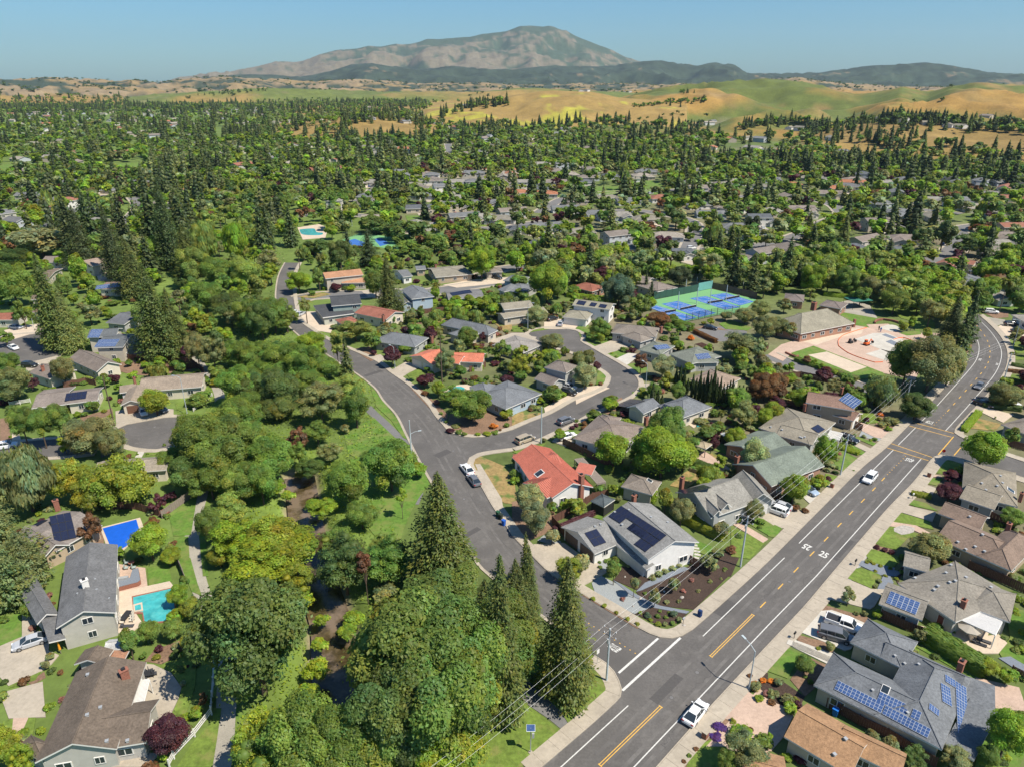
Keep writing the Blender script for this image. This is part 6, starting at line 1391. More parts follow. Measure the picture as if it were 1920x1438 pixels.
# ---------------------------------------------------------------- lamps, poles, wires
TB(960);lamp_post((1603,910),640,(1500,800),'grey street lamp over the near lane beside the colourful garden',2.1)
A1=utility_pole((640,852),497,'grey utility pole on the corner lawn with crossarms and wires',dirpx=(900,600))
tile(960,720);A2=utility_pole((1710,1365),985,'grey utility pole on the curl of pavement beside the dormer house',dirpx=(1917,1150));utility_pole((218,440),172,'tall grey utility pole by the tan van on the curved street',arms=False);utility_pole((1003,-90+0),-200+0 if 0 else-260,'x',arms=False)if 0 else None
tile(1440,720);A3=utility_pole((541,682),375,'grey utility pole on the bright lawn beside the main road',dirpx=(760,450));A4=utility_pole((1042,105),-30,'utility pole with blue tarpaulin at its foot near the service lane',dirpx=(1200,-40))
wires(A1,A2,'three wires from the corner pole to the pole by the dormer house');wires(A2,A3,'three wires above the driveways along the main road');wires(A3,A4,'three wires running on to the pole by the service lane')
off=[a-(A2[0]-A1[0])*.95 for a in A1];wires(A1,off,'three wires leaving the corner pole towards the lower edge')
o5=[p+Vector((46,30,1))for p in A4];wires(A4,o5,'three wires crossing the road bend')
tile(480,720);utility_pole((1162,515),270,'slender pale pole with lamp arm at the footpath mouth',arms=False);lamp_post((1166,512),362,(1240,500),'short lamp arm post beside the footpath mouth',1.8,.08)
tile(480,400);lamp_post((1042,1165),1000,(1000,1150),'thin grey street lamp beside the large plum tree',1.4,.08)
# tall fan palm in front of the orange tile house
tile(960,400);lamp_post((118,885),670,(200,900),'grey street lamp at the head of the court',1.6,.09);lamp_post((1000,1310),1125,(940,1280),'grey street lamp at the outer bend of the street',1.6,.09)
tile(1440,400);lamp_post((1410,1115),990,(1500,1100),'street lamp inside the road bend by the redwoods',2.0,.1);utility_pole((1760,1270),1050,'grey utility pole on the outer side of the road bend',dirpx=(1600,1200));lamp_post((1835,1000),800,(1780,1000),'street lamp on the outer kerb of the bend',1.8,.1)
tile(0,720);lamp_post((1402,222),-55,(1330,215),'pale street lamp on the left court',1.6,.1);utility_pole((858,310),-60,'dark wooden utility pole left of the court',wood=True,arms=False)
tile(0,400);lamp_post((255,860),745,(200,850),'street lamp on the back court',1.4,.09)
tile(960,400)
for p,tp in(((1240,720),590),((1382,680),560),((1298,600),500),((1600,660),540),((1480,690),560),((1728,560),500),((1385,520),480),((1636,520),480)):
    o=utility_pole(p,tp,'x',arms=False);o=[c for c in COL.objects if c.name.startswith('utility_pole')][-1]
LIGHTS=[o for o in COL.objects if o.get('label')=='x']
for o in LIGHTS:o.name='court_light';AUTO.append([o,'slim light mast by the tennis courts']);o['category']='light mast';o['group']='light masts of the tennis courts'
tile(480,400)
for p,tp in(((720,100),55),((975,150),90),((1020,150),110),((1157,205),145),((1195,215),160),((1242,220),180)):
    utility_pole(p,tp,'y',arms=False)
for o in[o for o in COL.objects if o.get('label')=='y']:o.name='court_light';AUTO.append([o,'thin light mast behind the side street trees']);o['category']='light mast';o['group']='light masts by the far tennis court'
# ---------------------------------------------------------------- small things
def bin_(p,col,label,h=1.1):
    b=P(p);root=empty('wheelie_bin',b,.8);tag(root,label,'bin');m=MB();m.add([(-.25,-.28,0),(.25,-.28,0),(.25,.28,0),(-.25,.28,0),(-.3,-.34,h),(.3,-.34,h),(.3,.34,h),(-.3,.34,h)],[(0,1,5,4),(1,2,6,5),(2,3,7,6),(3,0,4,7),(4,5,6,7)],'paint');m.build('body',root,col);m=MB();m.box((0,.02,h+.04),(.66,.76,.08),'paint');m.build('lid',root,col);m=MB();m.cyl((-.3,.3,.1),(.3,.3,.1),.1,.1,'tyre',8);m.build('wheels',root)
tile(480,720);bin_((1855,1055),(.02,.10,.42),'blue wheelie bin at the kerb of the side street');bin_((1832,1010),(.02,.03,.02),'black wheelie bin left of the blue bin');bin_((1812,990),(.02,.08,.04),'green wheelie bin furthest up the kerb')
TB(1440);bin_((452,1085),(.01,.14,.5),'blue bin behind the dark red fence')
TB(960)
def mailbox(p,label,post=True,col=(.02,.02,.02),name='mailbox'):
    b=P(p);root=empty(name,b,.8);tag(root,label,'mailbox');m=MB();m.cyl((0,0,0),(0,0,1.05),.05,.05,'grey_wood',6);m.build('post',root);m=MB();m.box((0,0,1.15),(.55,.24,.2),'paint');m.cyl((-.27,0,1.25),(.27,0,1.25),.12,.12,'paint',8);m.build('box',root,col)
mailbox((1100+5,470)if 0 else(1158,470),'post box on a slim post by the corner bed',col=(.3,.3,.3))
b=P((1270,418));root=empty('street_mailbox',b,.8);tag(root,'dark blue street collection mailbox on the corner pavement','mailbox');m=MB();m.box((0,0,.62),(.6,.55,.95),'paint');m.cyl((0,-.275,1.1),(0,.275,1.1),.3,.3,'paint',10);m.build('body',root,(.012,.04,.13));m=MB();[m.box((sx*.22,sy*.2,.08),(.07,.07,.16),'dark_metal')for sx in(-1,1)for sy in(-1,1)];m.build('feet',root)
# solar powered sign on the grass
b=P((125,1340));hh=htop((125,1340),1170);root=empty('solar_sign',b,0);tag(root,'small solar panel on a pole in the grass by the main road','solar panel post');m=MB();m.cyl((0,0,0),(0,0,hh),.06,.06,'steel',8);m.cyl((0,0,0),(0,0,.2),.32,.28,'concrete',10);m.build('pole',root);m=MB();m.add([(-.5,-.3,hh-.2),(.5,-.3,hh-.2),(.5,.3,hh+.22),(-.5,.3,hh+.22)],[(0,1,2,3)],'blue_cell');m.build('panel',root);m=MB();m.add([(-.55,-.34,hh-.25),(.55,-.34,hh-.25),(.55,.34,hh+.2),(-.55,.34,hh+.2)],[(0,1,2,3)],'panel_frame');m.box((.3,0,hh-1.3),(.3,.25,.7),'steel');m.build('frame',root)
b=P((50,1030));root=empty('fire_hydrant',b);tag(root,'small white hydrant in a ring of bare soil','hydrant');m=MB();m.cyl((0,0,0),(0,0,.75),.14,.13,'trim',8);m.cyl((0,0,.75),(0,0,.95),.16,.05,'trim',8);m.build('body',root);m=MB();m.cyl((-.28,0,.55),(.28,0,.55),.08,.08,'trim',6);m.build('outlets',root)
def sign(p,top,label,shape='rect',col='trim',w_=.6,h_=.75,txt=None,rz=.75):
    b=P(p);hh=htop(p,top);root=empty('road_sign',b,rz);tag(root,label,'road sign');m=MB();m.cyl((0,.03,0),(0,.03,hh),.035,.035,'steel',6);m.build('post',root);m=MB()
    if shape=='oct':m.cyl((0,-.02,hh-.35),(0,.01,hh-.35),.38,.38,col,8)
    else:m.box((0,-.01,hh-h_/2),(w_,.03,h_),col)
    m.build('plate',root)
sign((577,742),640,'pale road sign at the foot of the corner redwood');
tile(1440,720);sign((1305,545),488,'red octagonal stop sign on the right street corner','oct','tail_lens',rz=-.3);mailbox((650,1360),'black mailbox on the verge by the cobbled strip');mailbox((1080,860),'pale mailbox by the white sign boards',col=(.6,.6,.6))
TB(1440);mailbox((588,72),'black mailbox near the slate path');mailbox((175,568),'black mailbox beside the pale driveway')
def pier(p,label,tile_=None):
    b=P(p);root=empty('brick_pillar',b,.78);tag(root,label,'pillar');m=MB();m.box((0,0,.55),(.65,.65,1.1),'brick');m.build('shaft',root);m=MB();m.box((0,0,1.15),(.78,.78,.12),'concrete');m.build('cap',root)
tile(1440,720);pier((477,775),'brick pillar mailbox by the main road lawn');pier((1203,695),'red brick pillar at the right pavement')
TB(960);pier((1305,1240),'cream pillar mailbox beside the purple flowers')
# patio furniture
def umbrella(p,r,h,col,label,openu=True):
    b=P(p);root=empty('patio_umbrella',b);tag(root,label,'parasol');m=MB();m.cyl((0,0,0),(0,0,h),.04,.03,'grey_wood',6);m.build('pole',root);m=MB()
    if openu:
        n=8;m.add([(r*math.cos(2*math.pi*i/n),r*math.sin(2*math.pi*i/n),h-.45)for i in range(n)]+[(0,0,h+.15)]+[(r*math.cos(2*math.pi*i/n),r*math.sin(2*math.pi*i/n),h-.6)for i in range(n)],[(i,(i+1)%n,n)for i in range(n)]+[(n+1+i,n+1+(i+1)%n,(i+1)%n,i)for i in range(n)],'cloth')
    else:m.cyl((0,0,h*.35),(0,0,h),.18,.06,'cloth',8)
    m.build('canopy',root,col)
TB(1440);umbrella((1345,560),1.7,2.5,(.36,.32,.26),'open beige parasol on the curved patio')
TB(0);umbrella((415,668),.5,2.4,(.75,.30,.02),'folded orange parasol between the two left houses',False);umbrella((545,610),.5,2.3,(.3,.28,.24),'folded grey parasol by the gable wall',False)
tile(0,720);umbrella((628,985),.5,2.4,(.35,.34,.32),'folded grey parasol above the covered pool',False)
def chair(p,rz,col,label):
    b=P(p);root=empty('patio_chair',b,rz);tag(root,label,'chair','patio chairs');z0=.15;m=MB();m.box((0,0,.42),(.6,.6,.1),'cloth');m.build('seat',root,col);m=MB();m.box((-.28,0,.75),(.08,.6,.6),'cloth');m.build('backrest',root,col);m=MB();m.cyl((0,0,0),(0,0,.4),.035,.035,'dark_metal',5);me=m.mesh('leg')
    for sx in(-.25,.25):
        for sy in(-.25,.25):obj('leg',me,root,(sx,sy,0))
def table(p,rz,L,Wd,label,round_=False,col='dark_metal'):
    b=P(p);root=empty('patio_table',b,rz);tag(root,label,'table');m=MB()
    if round_:m.cyl((0,0,.7),(0,0,.76),Wd/2,Wd/2,col,14)
    else:m.box((0,0,.73),(L,Wd,.06),col)
    m.build('tabletop',root);m=MB();m.cyl((0,0,0),(0,0,.72),.04,.04,'dark_metal',5);me=m.mesh('leg')
    for sx in(-1,1):
        for sy in(-1,1):obj('leg',me,root,(sx*(L/2-.15)*(.6 if round_ else 1),sy*(Wd/2-.15)*(.8 if round_ else 1),0))
TB(0)
table((857,432),1.5,2.2,1.0,'dark rectangular dining table on the pool deck')
for i,q in enumerate(((825,425),(828,445),(830,465),(892,415),(895,432),(895,452))):chair(q,0 if i<3 else math.pi,(.55,.5,.42),'cream patio chair, number %s round the pool deck table, %s side' %(('one','two','three')[i % 3],'left' if i<3 else 'right'))
table((895,72),0,1.1,1.1,'round copper coloured fire table on the brick patio',True,'brick')
for q,l in(((862,62),'above'),((858,98),'left of'),((910,95),'below')):chair(q,.3,(.3,.36,.34),'grey green patio chair %s the copper fire table' % l)
table((1005,828),.3,1.8,1.0,'dark dining table on the curved concrete patio')
for q,l in(((978,800),'top left'),((1025,795),'top right'),((1050,815),'right'),((985,850),'lower')):chair(q,.5,(.05,.05,.055),'black patio chair at the %s side of the curved patio table' % l)
m=MB();bb=P((870,215));
root=empty('outdoor_kitchen',bb);tag(root,'brick outdoor kitchen counter with grill on the brick patio','outdoor kitchen');pts=W([(785,255),(790,215),(890,185),(905,130),(945,120),(958,200),(940,215)]);m=MB();m.prism([(p.x-bb.x,p.y-bb.y)for p in pts],0,.95,'brick');m.build('counter',root);m=MB();m.prism([(p.x-bb.x,p.y-bb.y)for p in pts],.955,1.03,'slate_paving');m.build('worktop',root);q=P((845,195));m=MB();m.box((q.x-bb.x,q.y-bb.y,1.2),(1.5,.6,.35),'steel',.25);m.build('grill',root)
def lounger(p,rz,label):
    b=P(p);root=empty('sun_lounger',b,rz);tag(root,label,'sun lounger');m=MB();m.box((0,0,.3),(1.9,.62,.08),'cloth');m.build('mattress',root,(.06,.06,.065));m=MB();m.box((-.75,0,.55),(.5,.62,.08),'cloth');m.build('headrest',root,(.06,.06,.065));m=MB();m.box((0,0,.13),(1.7,.5,.24),'dark_metal');m.build('frame',root)
lounger((865,490),.1,'dark sun lounger below the pool deck table');TB(1440);lounger((1430,610),-.6,'brown sun lounger on the curved patio right of the parasol');lounger((1460,590),-.6,'second sun lounger on the curved patio, nearer the white cover')
# pergolas and sheds
def pergola(A,B,C,h,n,m_,label,name='pergola',across=True,bw=.12,solid=False):
    a=P(A,h);b=P(B,h);c=P(C,h);u=(b-a);LA=u.length;u.normalize();v=Vector((-u.y,u.x,0));wd=(c-b).dot(v)
    if wd<0:v=-v;wd=-wd
    org=Vector(((a+u*LA/2+v*wd/2).x,(a+u*LA/2+v*wd/2).y,0));root=empty(name,org);tag(root,label,'pergola');rz=math.atan2(u.y,u.x)
    m=MB();m.box((0,0,0),(LA,bw,.14),m_);me=m.mesh('slat')
    for i in range(n):p=a+u*LA/2+v*wd*i/(n-1);obj('slat',me,root,Vector((p.x,p.y,h))-org,(0,0,rz))
    m=MB();m.box((0,0,0),(.14,wd,.16),m_);me=m.mesh('beam')
    for t in(0,.5,1):p=a+u*LA*t+v*wd/2;obj('beam',me,root,Vector((p.x,p.y,h-.16))-org,(0,0,rz))
    m=MB();m.cyl((0,0,0),(0,0,h-.2),.08,.08,m_,6);me=m.mesh('post')
    for s_ in(0,1):
        for t in(0,1):p=a+u*LA*s_+v*wd*t;obj('post',me,root,Vector((p.x,p.y,0))-org)
TB(1440);pergola((1345,335),(1592,440),(1535,540),2.7,26,'trim','white slatted patio cover on the olive roofed house')
TB(0);pergola((862,868),(1012,840),(1008,978),2.7,18,'trim','white lattice patio cover on the brown shake house')
tile(960,720);pergola((470,560),(640,745),(705,738),2.7,9,'grey_wood','weathered brown beam pergola behind the red tile house',bw=.3)
tile(1440,720);pergola((440,400),(470,345),(555,375),2.6,12,'trim','white patio cover beside the dark car')
tile(960,400);pergola((1370,980),(1460,1020),(1490,1000),2.6,10,'fence_wood','brown pergola behind the sage roofed solar house')
tile(1440,400)
def gazebo(A,B,C,he,rise,col,label,screens=True):
    x=House(label,'gazebo',roof=col,name='gazebo');x.wing(A,B,C,he,rise,'hip','a','hh',wall=False,over=.2);x.pend=[];x.finish();m=MB()
    for(px_,py_)in x.rects[0]:
        cx_,cy_=x.L.x,x.L.y;dx,dy=(px_-cx_)*.9,(py_-cy_)*.9;m.cyl((dx,dy,0),(dx,dy,he),.08,.08,'dark_metal',6)
    m.build('posts',x.root)
    if screens:
        m=MB();q=x.rects[0]
        for i in range(4):
            a=Vector((q[i][0]-x.L.x,q[i][1]-x.L.y,0))*.88;b=Vector((q[(i+1)%4][0]-x.L.x,q[(i+1)%4][1]-x.L.y,0))*.88;m.add([a,b,b+Vector((0,0,he-.3)),a+Vector((0,0,he-.3))],[(0,1,2,3)],'dark_metal')
        m.build('screen',x.root)
    return x
tile(960,720);gazebo((590,872),(690,918),(780,865),2.4,.9,(.07,.085,.09),'dark roofed screened gazebo behind the white corner house');gazebo((1365,455),(1450,485),(1505,450),2.4,.7,(.33,.27,.18),'tan roofed open gazebo on the patio left of the sage house',False);gazebo((1560,370),(1600,395),(1650,365),2.2,.6,(.5,.5,.48),'small pale greenhouse behind the sage roofed house')
# stepping stones and cobbles
tile(960,720)
for i,q in enumerate(((1350,1190),(1365,1210),(1378,1232),(1385,1256),(1388,1280),(1388,1305),(1384,1328))):
    p=P(q);m=MB();m.box((0,0,.06),(1.1,.55,.12),'pale_concrete',.15*i);
    if i==0:SSM=m.mesh('paving_stone');SSR=empty('stepping_stones',p);tag(SSR,'curved row of pale stepping stones in the lawn by the white house','stepping stones')
    o=obj('paving_stone',SSM,SSR,p-P((1350,1190))+Vector((0,0,.06)),(0,0,-.1*i))
TB(1440)
SSR=empty('stepping_stones',P((150,590)));tag(SSR,'straight row of square pavers beside the planted strip of the pale driveway','stepping stones');m=MB();m.box((0,0,.06),(1.5,1.15,.1),'pale_concrete');me=m.mesh('paving_stone')
a=P((165,605));b=P((425,715));
for i in range(9):obj('paving_stone',me,SSR,a.lerp(b,i/8)-P((150,590))+Vector((0,0,.08)),(0,0,math.atan2((b-a).y,(b-a).x)))
# loose rocks
mbk=MB();V,Fc=ICO1
rk=MB();rk.add([tuple(v*np.array([1,.8,.6])*(1+.15*math.sin(i*7)))for i,v in enumerate(V)],[tuple(f)for f in Fc],'stone');RM=rk.mesh('rock')
def rock(p,s,label):b=P(p);o=obj('rock',RM,None,(b.x,b.y,.1),(0,0,R.uniform(0,6)),(s,s,s));tag(o,label,'rock','garden rocks');return o
TB(960)
for i,q in enumerate(((1215,165),(1150,290),(920,320),(870,300),(1030,250),(1165,480),(820,350),(765,150))):AUTO.append([rock(q,R.uniform(.22,.4),''),'small pale garden boulder in the dark mulch'])
full()
# swim club people: two workers by the empty pool
def person(p,label,shirt,rz=0):
    b=P(p);root=empty('person',b,rz);tag(root,label,'person');me=bpy.data.meshes.new('body');J=[(0,0,.95),(0,0,1.2),(0,0,1.45),(0,0,1.56),(0,.02,1.70),(.2,0,1.42),(.27,.03,1.12),(.29,.14,.88),(-.2,0,1.42),(-.27,.03,1.12),(-.29,.14,.88),(.1,0,.9),(.12,.05,.48),(.13,0,.06),(-.1,0,.9),(-.12,-.04,.48),(-.13,-.08,.06)]
    me.from_pydata(J,[(0,1),(1,2),(2,3),(3,4),(2,5),(5,6),(6,7),(2,8),(8,9),(9,10),(0,11),(11,12),(12,13),(0,14),(14,15),(15,16)],[]);o=obj('body',me,root,color=shirt);me.materials.append(MT['cloth']);o.modifiers.new('s','SKIN');sv=me.skin_vertices[0].data
    for i,r in enumerate((.15,.14,.16,.06,.11,.07,.05,.04,.07,.05,.04,.09,.07,.06,.09,.07,.06)):sv[i].radius=(r,r)
    sv[0].use_root=True;o.modifiers.new('u','SUBSURF').levels=1;return root
tile(1440,400);person((842,892),'worker in a blue shirt standing by the empty pool',(.03,.08,.3));person((828,880),'worker in dark clothes left of the one in blue',(.03,.03,.035),2)
full()

# ---------------------------------------------------------------- trees and shrubs one can point to: (kind, colour, foot x, foot y, top y, crown width)
def many(rows):
    for r in rows.split(';'):r=r.split();tr(r[0],r[1],*map(int,r[2:]))
TB(480)      # bottom centre
many('oak oak 60 940 150 800;redwood rwgold 1262 215 -563 520;oak mid 1130 1180 350 900;oak mid 880 1020 560 540;oak mid 1450 1160 420 620;oak mid 1260 1440 640 760;oak oak 980 1500 800 620;airy lime 1340 1500 1060 520;oak mid 820 1560 1000 520;oak mid 420 1560 1030 620;airy mid 160 1500 1100 520;airy lime 60 1460 1080 420;oak mid 620 1620 1090 500;airy lime 820 1600 1230 420;airy lime 560 1700 1280 520;round lime 1300 1600 1180 480;oak oak 1280 560 150 620;airy dead 760 330 -30 130;airy oak 620 260 -120 420;airy mid 900 200 -100 380;round lime 150 110 -140 640;airy lime 60 200 -80 520;airy gold 300 260 60 260;shrub lime 330 330 250 150;shrub lime 430 640 540 130;shrub lime 450 470 400 120;shrub olive 880 300 180 200;shrub bright 660 470 380 180;shrub lime 420 820 640 200;shrub lime 360 960 800 180;shrub bright 620 560 480 160;shrub lime 290 220 130 140;redwood redwood 1660 1080 -10 440;redwood redwood 1560 760 160 380')
TB(960)
many('redwood rwgold 350 920 20 420;redwood redwood 110 540 -60 210;redwood redwood 20 700 20 300;oak mid -80 900 300 560;oak mid 0 860 560 360;round mid 685 205 30 115;round olive 820 290 130 90;round olive 1085 255 130 100;round olive 960 355 230 105;airy olive 1330 130 0 150;ball sage 465 130 -15 120;shrub gold 548 305 270 40;shrub gold 625 350 315 38;shrub gold 705 395 362 36;shrub gold 780 440 405 40;shrub gold 848 475 440 38;shrub blue 920 420 375 55;shrub mid 985 425 390 42;shrub blue 1095 415 370 60;shrub gold 990 475 440 50;shrub olive 1035 475 445 40;shrub olive 1130 445 405 45;shrub mid 1085 470 440 40;shrub mid 1040 430 405 36;shrub lime 940 445 420 34;shrub mid 1000 385 365 30;shrub mid 1060 395 372 28;shrub lime 870 400 375 34;shrub sage 1048 328 295 42;shrub pink 1158 252 220 40;shrub pink 1218 180 150 40;shrub pink 750 305 275 40;shrub olive 1260 250 225 36;shrub olive 1130 320 290 36;shrub olive 1340 185 160 36;shrub mid 1440 100 75 34;shrub mid 900 265 240 32;shrub olive 1415 165 145 25;shrub sage 950 165 125 55;shrub sage 990 145 100 60;shrub sage 1035 125 80 60;shrub sage 1080 100 60 60;shrub sage 1125 80 45 55;shrub mid 597 92 65 36;shrub mid 637 52 25 34;shrub lime 1672 985 935 66;shrub orange 1640 880 840 50;shrub rust 1610 825 795 40;shrub olive 1650 915 840 90;shrub pink 1720 950 900 60;shrub orange 1700 860 830 50;shrub gold 1494 1135 1105 50;shrub purple 1400 1175 1168 100;shrub purple 1380 1235 1229 90;shrub purple 1430 1180 1174 60;shrub rust 1620 1190 1160 40;shrub bright 1550 1240 1170 200;shrub mid 1700 1280 1190 140;shrub rust 1245 1320 1290 40;shrub mid 1200 1365 1335 40;shrub rust 1165 1405 1380 36;airy olive 1560 1470 1230 330;round mid 1440 1500 1320 160')
TB(1440)
many('airy pale 535 345 215 110;round bright 735 430 370 80;shrub olive 655 410 370 56;shrub olive 600 405 370 44;round mid 240 800 680 160;round olive 65 880 830 80;shrub olive 30 960 885 90;shrub olive 130 990 920 100;shrub bright 140 1055 1000 110;shrub plum 195 1020 975 70;shrub orange 15 860 835 50;shrub rust 25 1010 980 60;shrub gold 190 990 960 50;round olive 420 650 585 80;shrub gold 425 625 598 40;shrub mid 285 865 810 50;shrub mid 250 830 800 34;shrub gold 340 640 610 36;round olive 685 1300 1190 130;round olive 800 1380 1235 150;airy deep 960 1440 1290 170;airy olive 1250 1480 1330 220;round bright 1550 1430 1040 300;round bright 1690 1300 1060 220;round mid 1450 1480 1280 160;round olive 1640 190 125 80;round lime 1480 820 710 160;round bright 1600 880 760 140;round mid 1130 510 450 90;airy olive 1020 600 500 110;airy lime 1060 600 540 80;shrub lime 1680 300 260 50;shrub mid 1690 830 780 90;shrub lime 1670 380 345 50;shrub mid 1250 525 500 40;shrub bright 1840 770 700 110;oak mid 1840 560 330 260;shrub gold 790 145 125 34;shrub gold 870 165 145 34;shrub gold 725 115 100 30;shrub gold 825 95 78 34;shrub gold 760 80 60 34;shrub gold 690 50 35 34;shrub mid 900 125 95 40;shrub olive 750 185 160 40;shrub olive 725 220 200 34;shrub bright 130 1380 1340 80;shrub plum 220 1400 1360 110;round bright 10 1270 1200 50;shrub rust 1425 870 830 40;shrub mid 910 20 -15 50')
hedge([(1090,590),(1420,790)],2.4,2.6,'mid',label='tall clipped hedge right of the grey courtyard house')
tile(960,720)
many('round sage 1790 680 395 235;round sage 130 1000 740 250;round sage 180 1140 870 240;ball sage 300 1200 1065 120;ball blue 512 1400 1245 130;round mid 760 1438 1295 130;redwood redwood 100 1500 1100 130;airy gold 420 1480 1290 200;redwood redwood 30 1480 1330 110;round bright 740 640 350 310;oak bright 1110 700 330 480;oak mid 1150 480 170 300;round bright 1280 650 430 230;airy mid 970 640 450 260;round gold 1140 960 780 150;round olive 1260 1060 840 220;round olive 1550 1150 1010 150;airy gold 470 990 850 170;airy bright 420 960 870 140;round mid 650 830 730 110;airy lime 755 840 740 110;round olive 800 890 830 60;airy plum 235 880 795 70;round mid 300 970 880 100;shrub mid 20 700 620 100;shrub bright 25 740 680 90;round mid 740 180 85 150;round mid 610 290 190 140;round bright 355 430 335 110;round lime 215 150 100 90;round mid 300 130 30 170;airy plum 830 240 200 90;shrub gold 760 240 212 60;shrub gold 985 90 35 80;cypress cypress 1045 190 0 38;cypress cypress 1085 190 50 34;cypress cypress 1118 180 85 30;airy mid 1690 200 25 220;airy olive 1720 350 120 230;round bright 1810 230 115 90;palm palm 1560 290 190 110;round mid 1450 420 310 160;round mid 1540 370 280 130;round mid 1340 500 370 150;shrub olive 1400 300 250 110;airy bright 1550 640 530 120;airy olive 1640 690 610 120;shrub mid 1390 640 590 120;shrub bright 1450 650 600 100;round olive 1530 1290 1230 120;shrub rust 1640 1260 1170 90;airy olive 1460 1380 1270 130;shrub mid 1645 930 880 80;shrub gold 1700 970 900 100;shrub mid 1690 1030 970 80;shrub gold 1740 930 890 40;shrub mid 1340 1250 1200 50;shrub olive 1590 1400 1370 30;shrub olive 870 1370 1310 30;shrub mid 655 1340 1328 30;shrub mid 657 1375 1352 34;shrub mid 703 1325 1303 32;shrub olive 240 430 370 50;shrub mid 485 285 255 40;shrub mid 500 1290 1290 20;shrub mid 720 660 600 90;shrub deep 860 720 660 120;shrub deep 560 530 500 60;round deep 30 620 540 80;airy mid 900 720 640 120;round rust 1830 120 0 200;shrub mid 1520 240 180 100;round olive 460 900 870 40')
hedge([(1310,1030),(1560,1150)],2.0,2.4,'gold',label='golden flecked hedge below the dormer house');hedge([(840,820),(1040,880)],2.2,2.4,'bright',label='bright clipped hedge behind the white corner house');hedge([(1340,600),(1480,650)],1.5,1.5,'deep',label='dark hedge beside the lawn above the dormer house');hedge([(1660,960),(1740,920)],2.0,1.6,'olive',label='rounded olive hedge at the dormer house door')
hedge([(600,985),(330,1100)],1.0,1.0,'plum',label='low dark purple hedge along the fence of the white corner house')
tile(1440,720)
many('round bright 180 890 650 240;airy bright 400 640 365 200;round lime 240 680 545 160;round lime 370 790 680 150;round rust 200 950 900 80;shrub rust 280 960 910 60;shrub mid 280 700 670 50;round bright 1570 640 320 350;round plum 1370 730 650 160;round plum 1340 880 740 230;round olive 1180 1330 1110 340;round mid 1810 460 320 130;oak olive 1750 170 0 250;oak deep 1090 270 80 250;willow olive 830 190 -40 250;airy rust 755 170 60 60;round plum 735 290 245 50;shrub orange 840 235 205 50;shrub gold 830 270 240 50;shrub olive 905 300 230 130;shrub bright 900 350 310 60;shrub olive 850 315 275 70;shrub rust 1370 650 630 50;shrub mid 1440 670 610 100;shrub lime 1440 760 730 60;round mid 1810 1070 930 200;round olive 1850 1330 1290 80;round plum 50 170 85 100;round rust 30 80 0 120;airy olive 80 260 170 90;shrub mid 820 170 130 90;shrub sage 715 400 370 40;shrub lime 765 425 400 30;shrub mid 800 420 395 50;shrub mid 650 385 360 30;shrub mid 1000 1310 1250 50;shrub plum 815 1230 1190 50;shrub plum 870 1250 1210 50;shrub plum 925 1270 1230 50;shrub gold 740 1340 1320 34;shrub gold 790 1350 1332 34;shrub gold 840 1365 1345 34;shrub gold 915 1385 1362 36;shrub mid 640 650 620 20;airy mid 1700 260 240 20')
hedge([(1470,350),(1570,230)],1.2,1.6,'bright',label='bright clipped hedge left of the dry lawn at the right');hedge([(1620,170),(1870,200)],1.3,1.6,'deep',label='dark clipped hedge below the pale car at the right');hedge([(540,480),(660,520)],.8,1.6,'lime',label='striped low lime hedge by the pavement at the dark car');hedge([(1090,830),(1200,850)],.8,1.3,'gold',label='low golden hedge by the white sign boards')
tile(480,720)
many('oak mid 1020 800 430 400;oak mid 700 900 600 380;round bright 1210 700 590 170;airy bright 1100 1010 770 90;oak mid 800 1080 880 260;airy bright 500 1010 860 240;airy mid 640 1300 1100 320;airy willow 950 1330 1130 220;oak mid 130 720 400 360;oak oak 180 260 60 300;airy olive 500 300 0 320;round mid 760 330 0 250;airy dead 320 520 310 160;airy mid 470 460 280 240;round olive 670 370 300 90;airy mid 330 620 430 180;airy olive 560 580 440 200;oak mid 60 900 600 260;airy bright 150 820 720 180;airy bright 520 960 860 100;round gold 150 1330 950 420;airy gold 260 1438 1160 300;round lime 60 1500 1270 250;airy lime 400 1300 1230 120;oak oak 420 700 560 220;shrub willow 340 690 640 90;shrub bright 240 860 790 120;shrub bright 420 900 850 100;airy mid 880 560 500 180;shrub plum 1460 360 320 70;shrub mid 1520 370 330 60;shrub mid 1560 385 350 50;shrub lime 1660 385 360 50;shrub lime 1735 380 345 70;shrub mid 1790 370 340 60;shrub rust 1830 350 330 30;shrub orange 1780 330 285 70;round gold 1870 270 180 120;oak mid 1620 270 60 340;airy mid 1460 160 10 200;shrub mid 1425 290 205 36;shrub mid 1385 230 170 36;shrub rust 1265 80 40 70;shrub pink 1350 150 110 60;shrub olive 1500 320 290 80;shrub mid 1880 320 280 50')
tile(480,400)
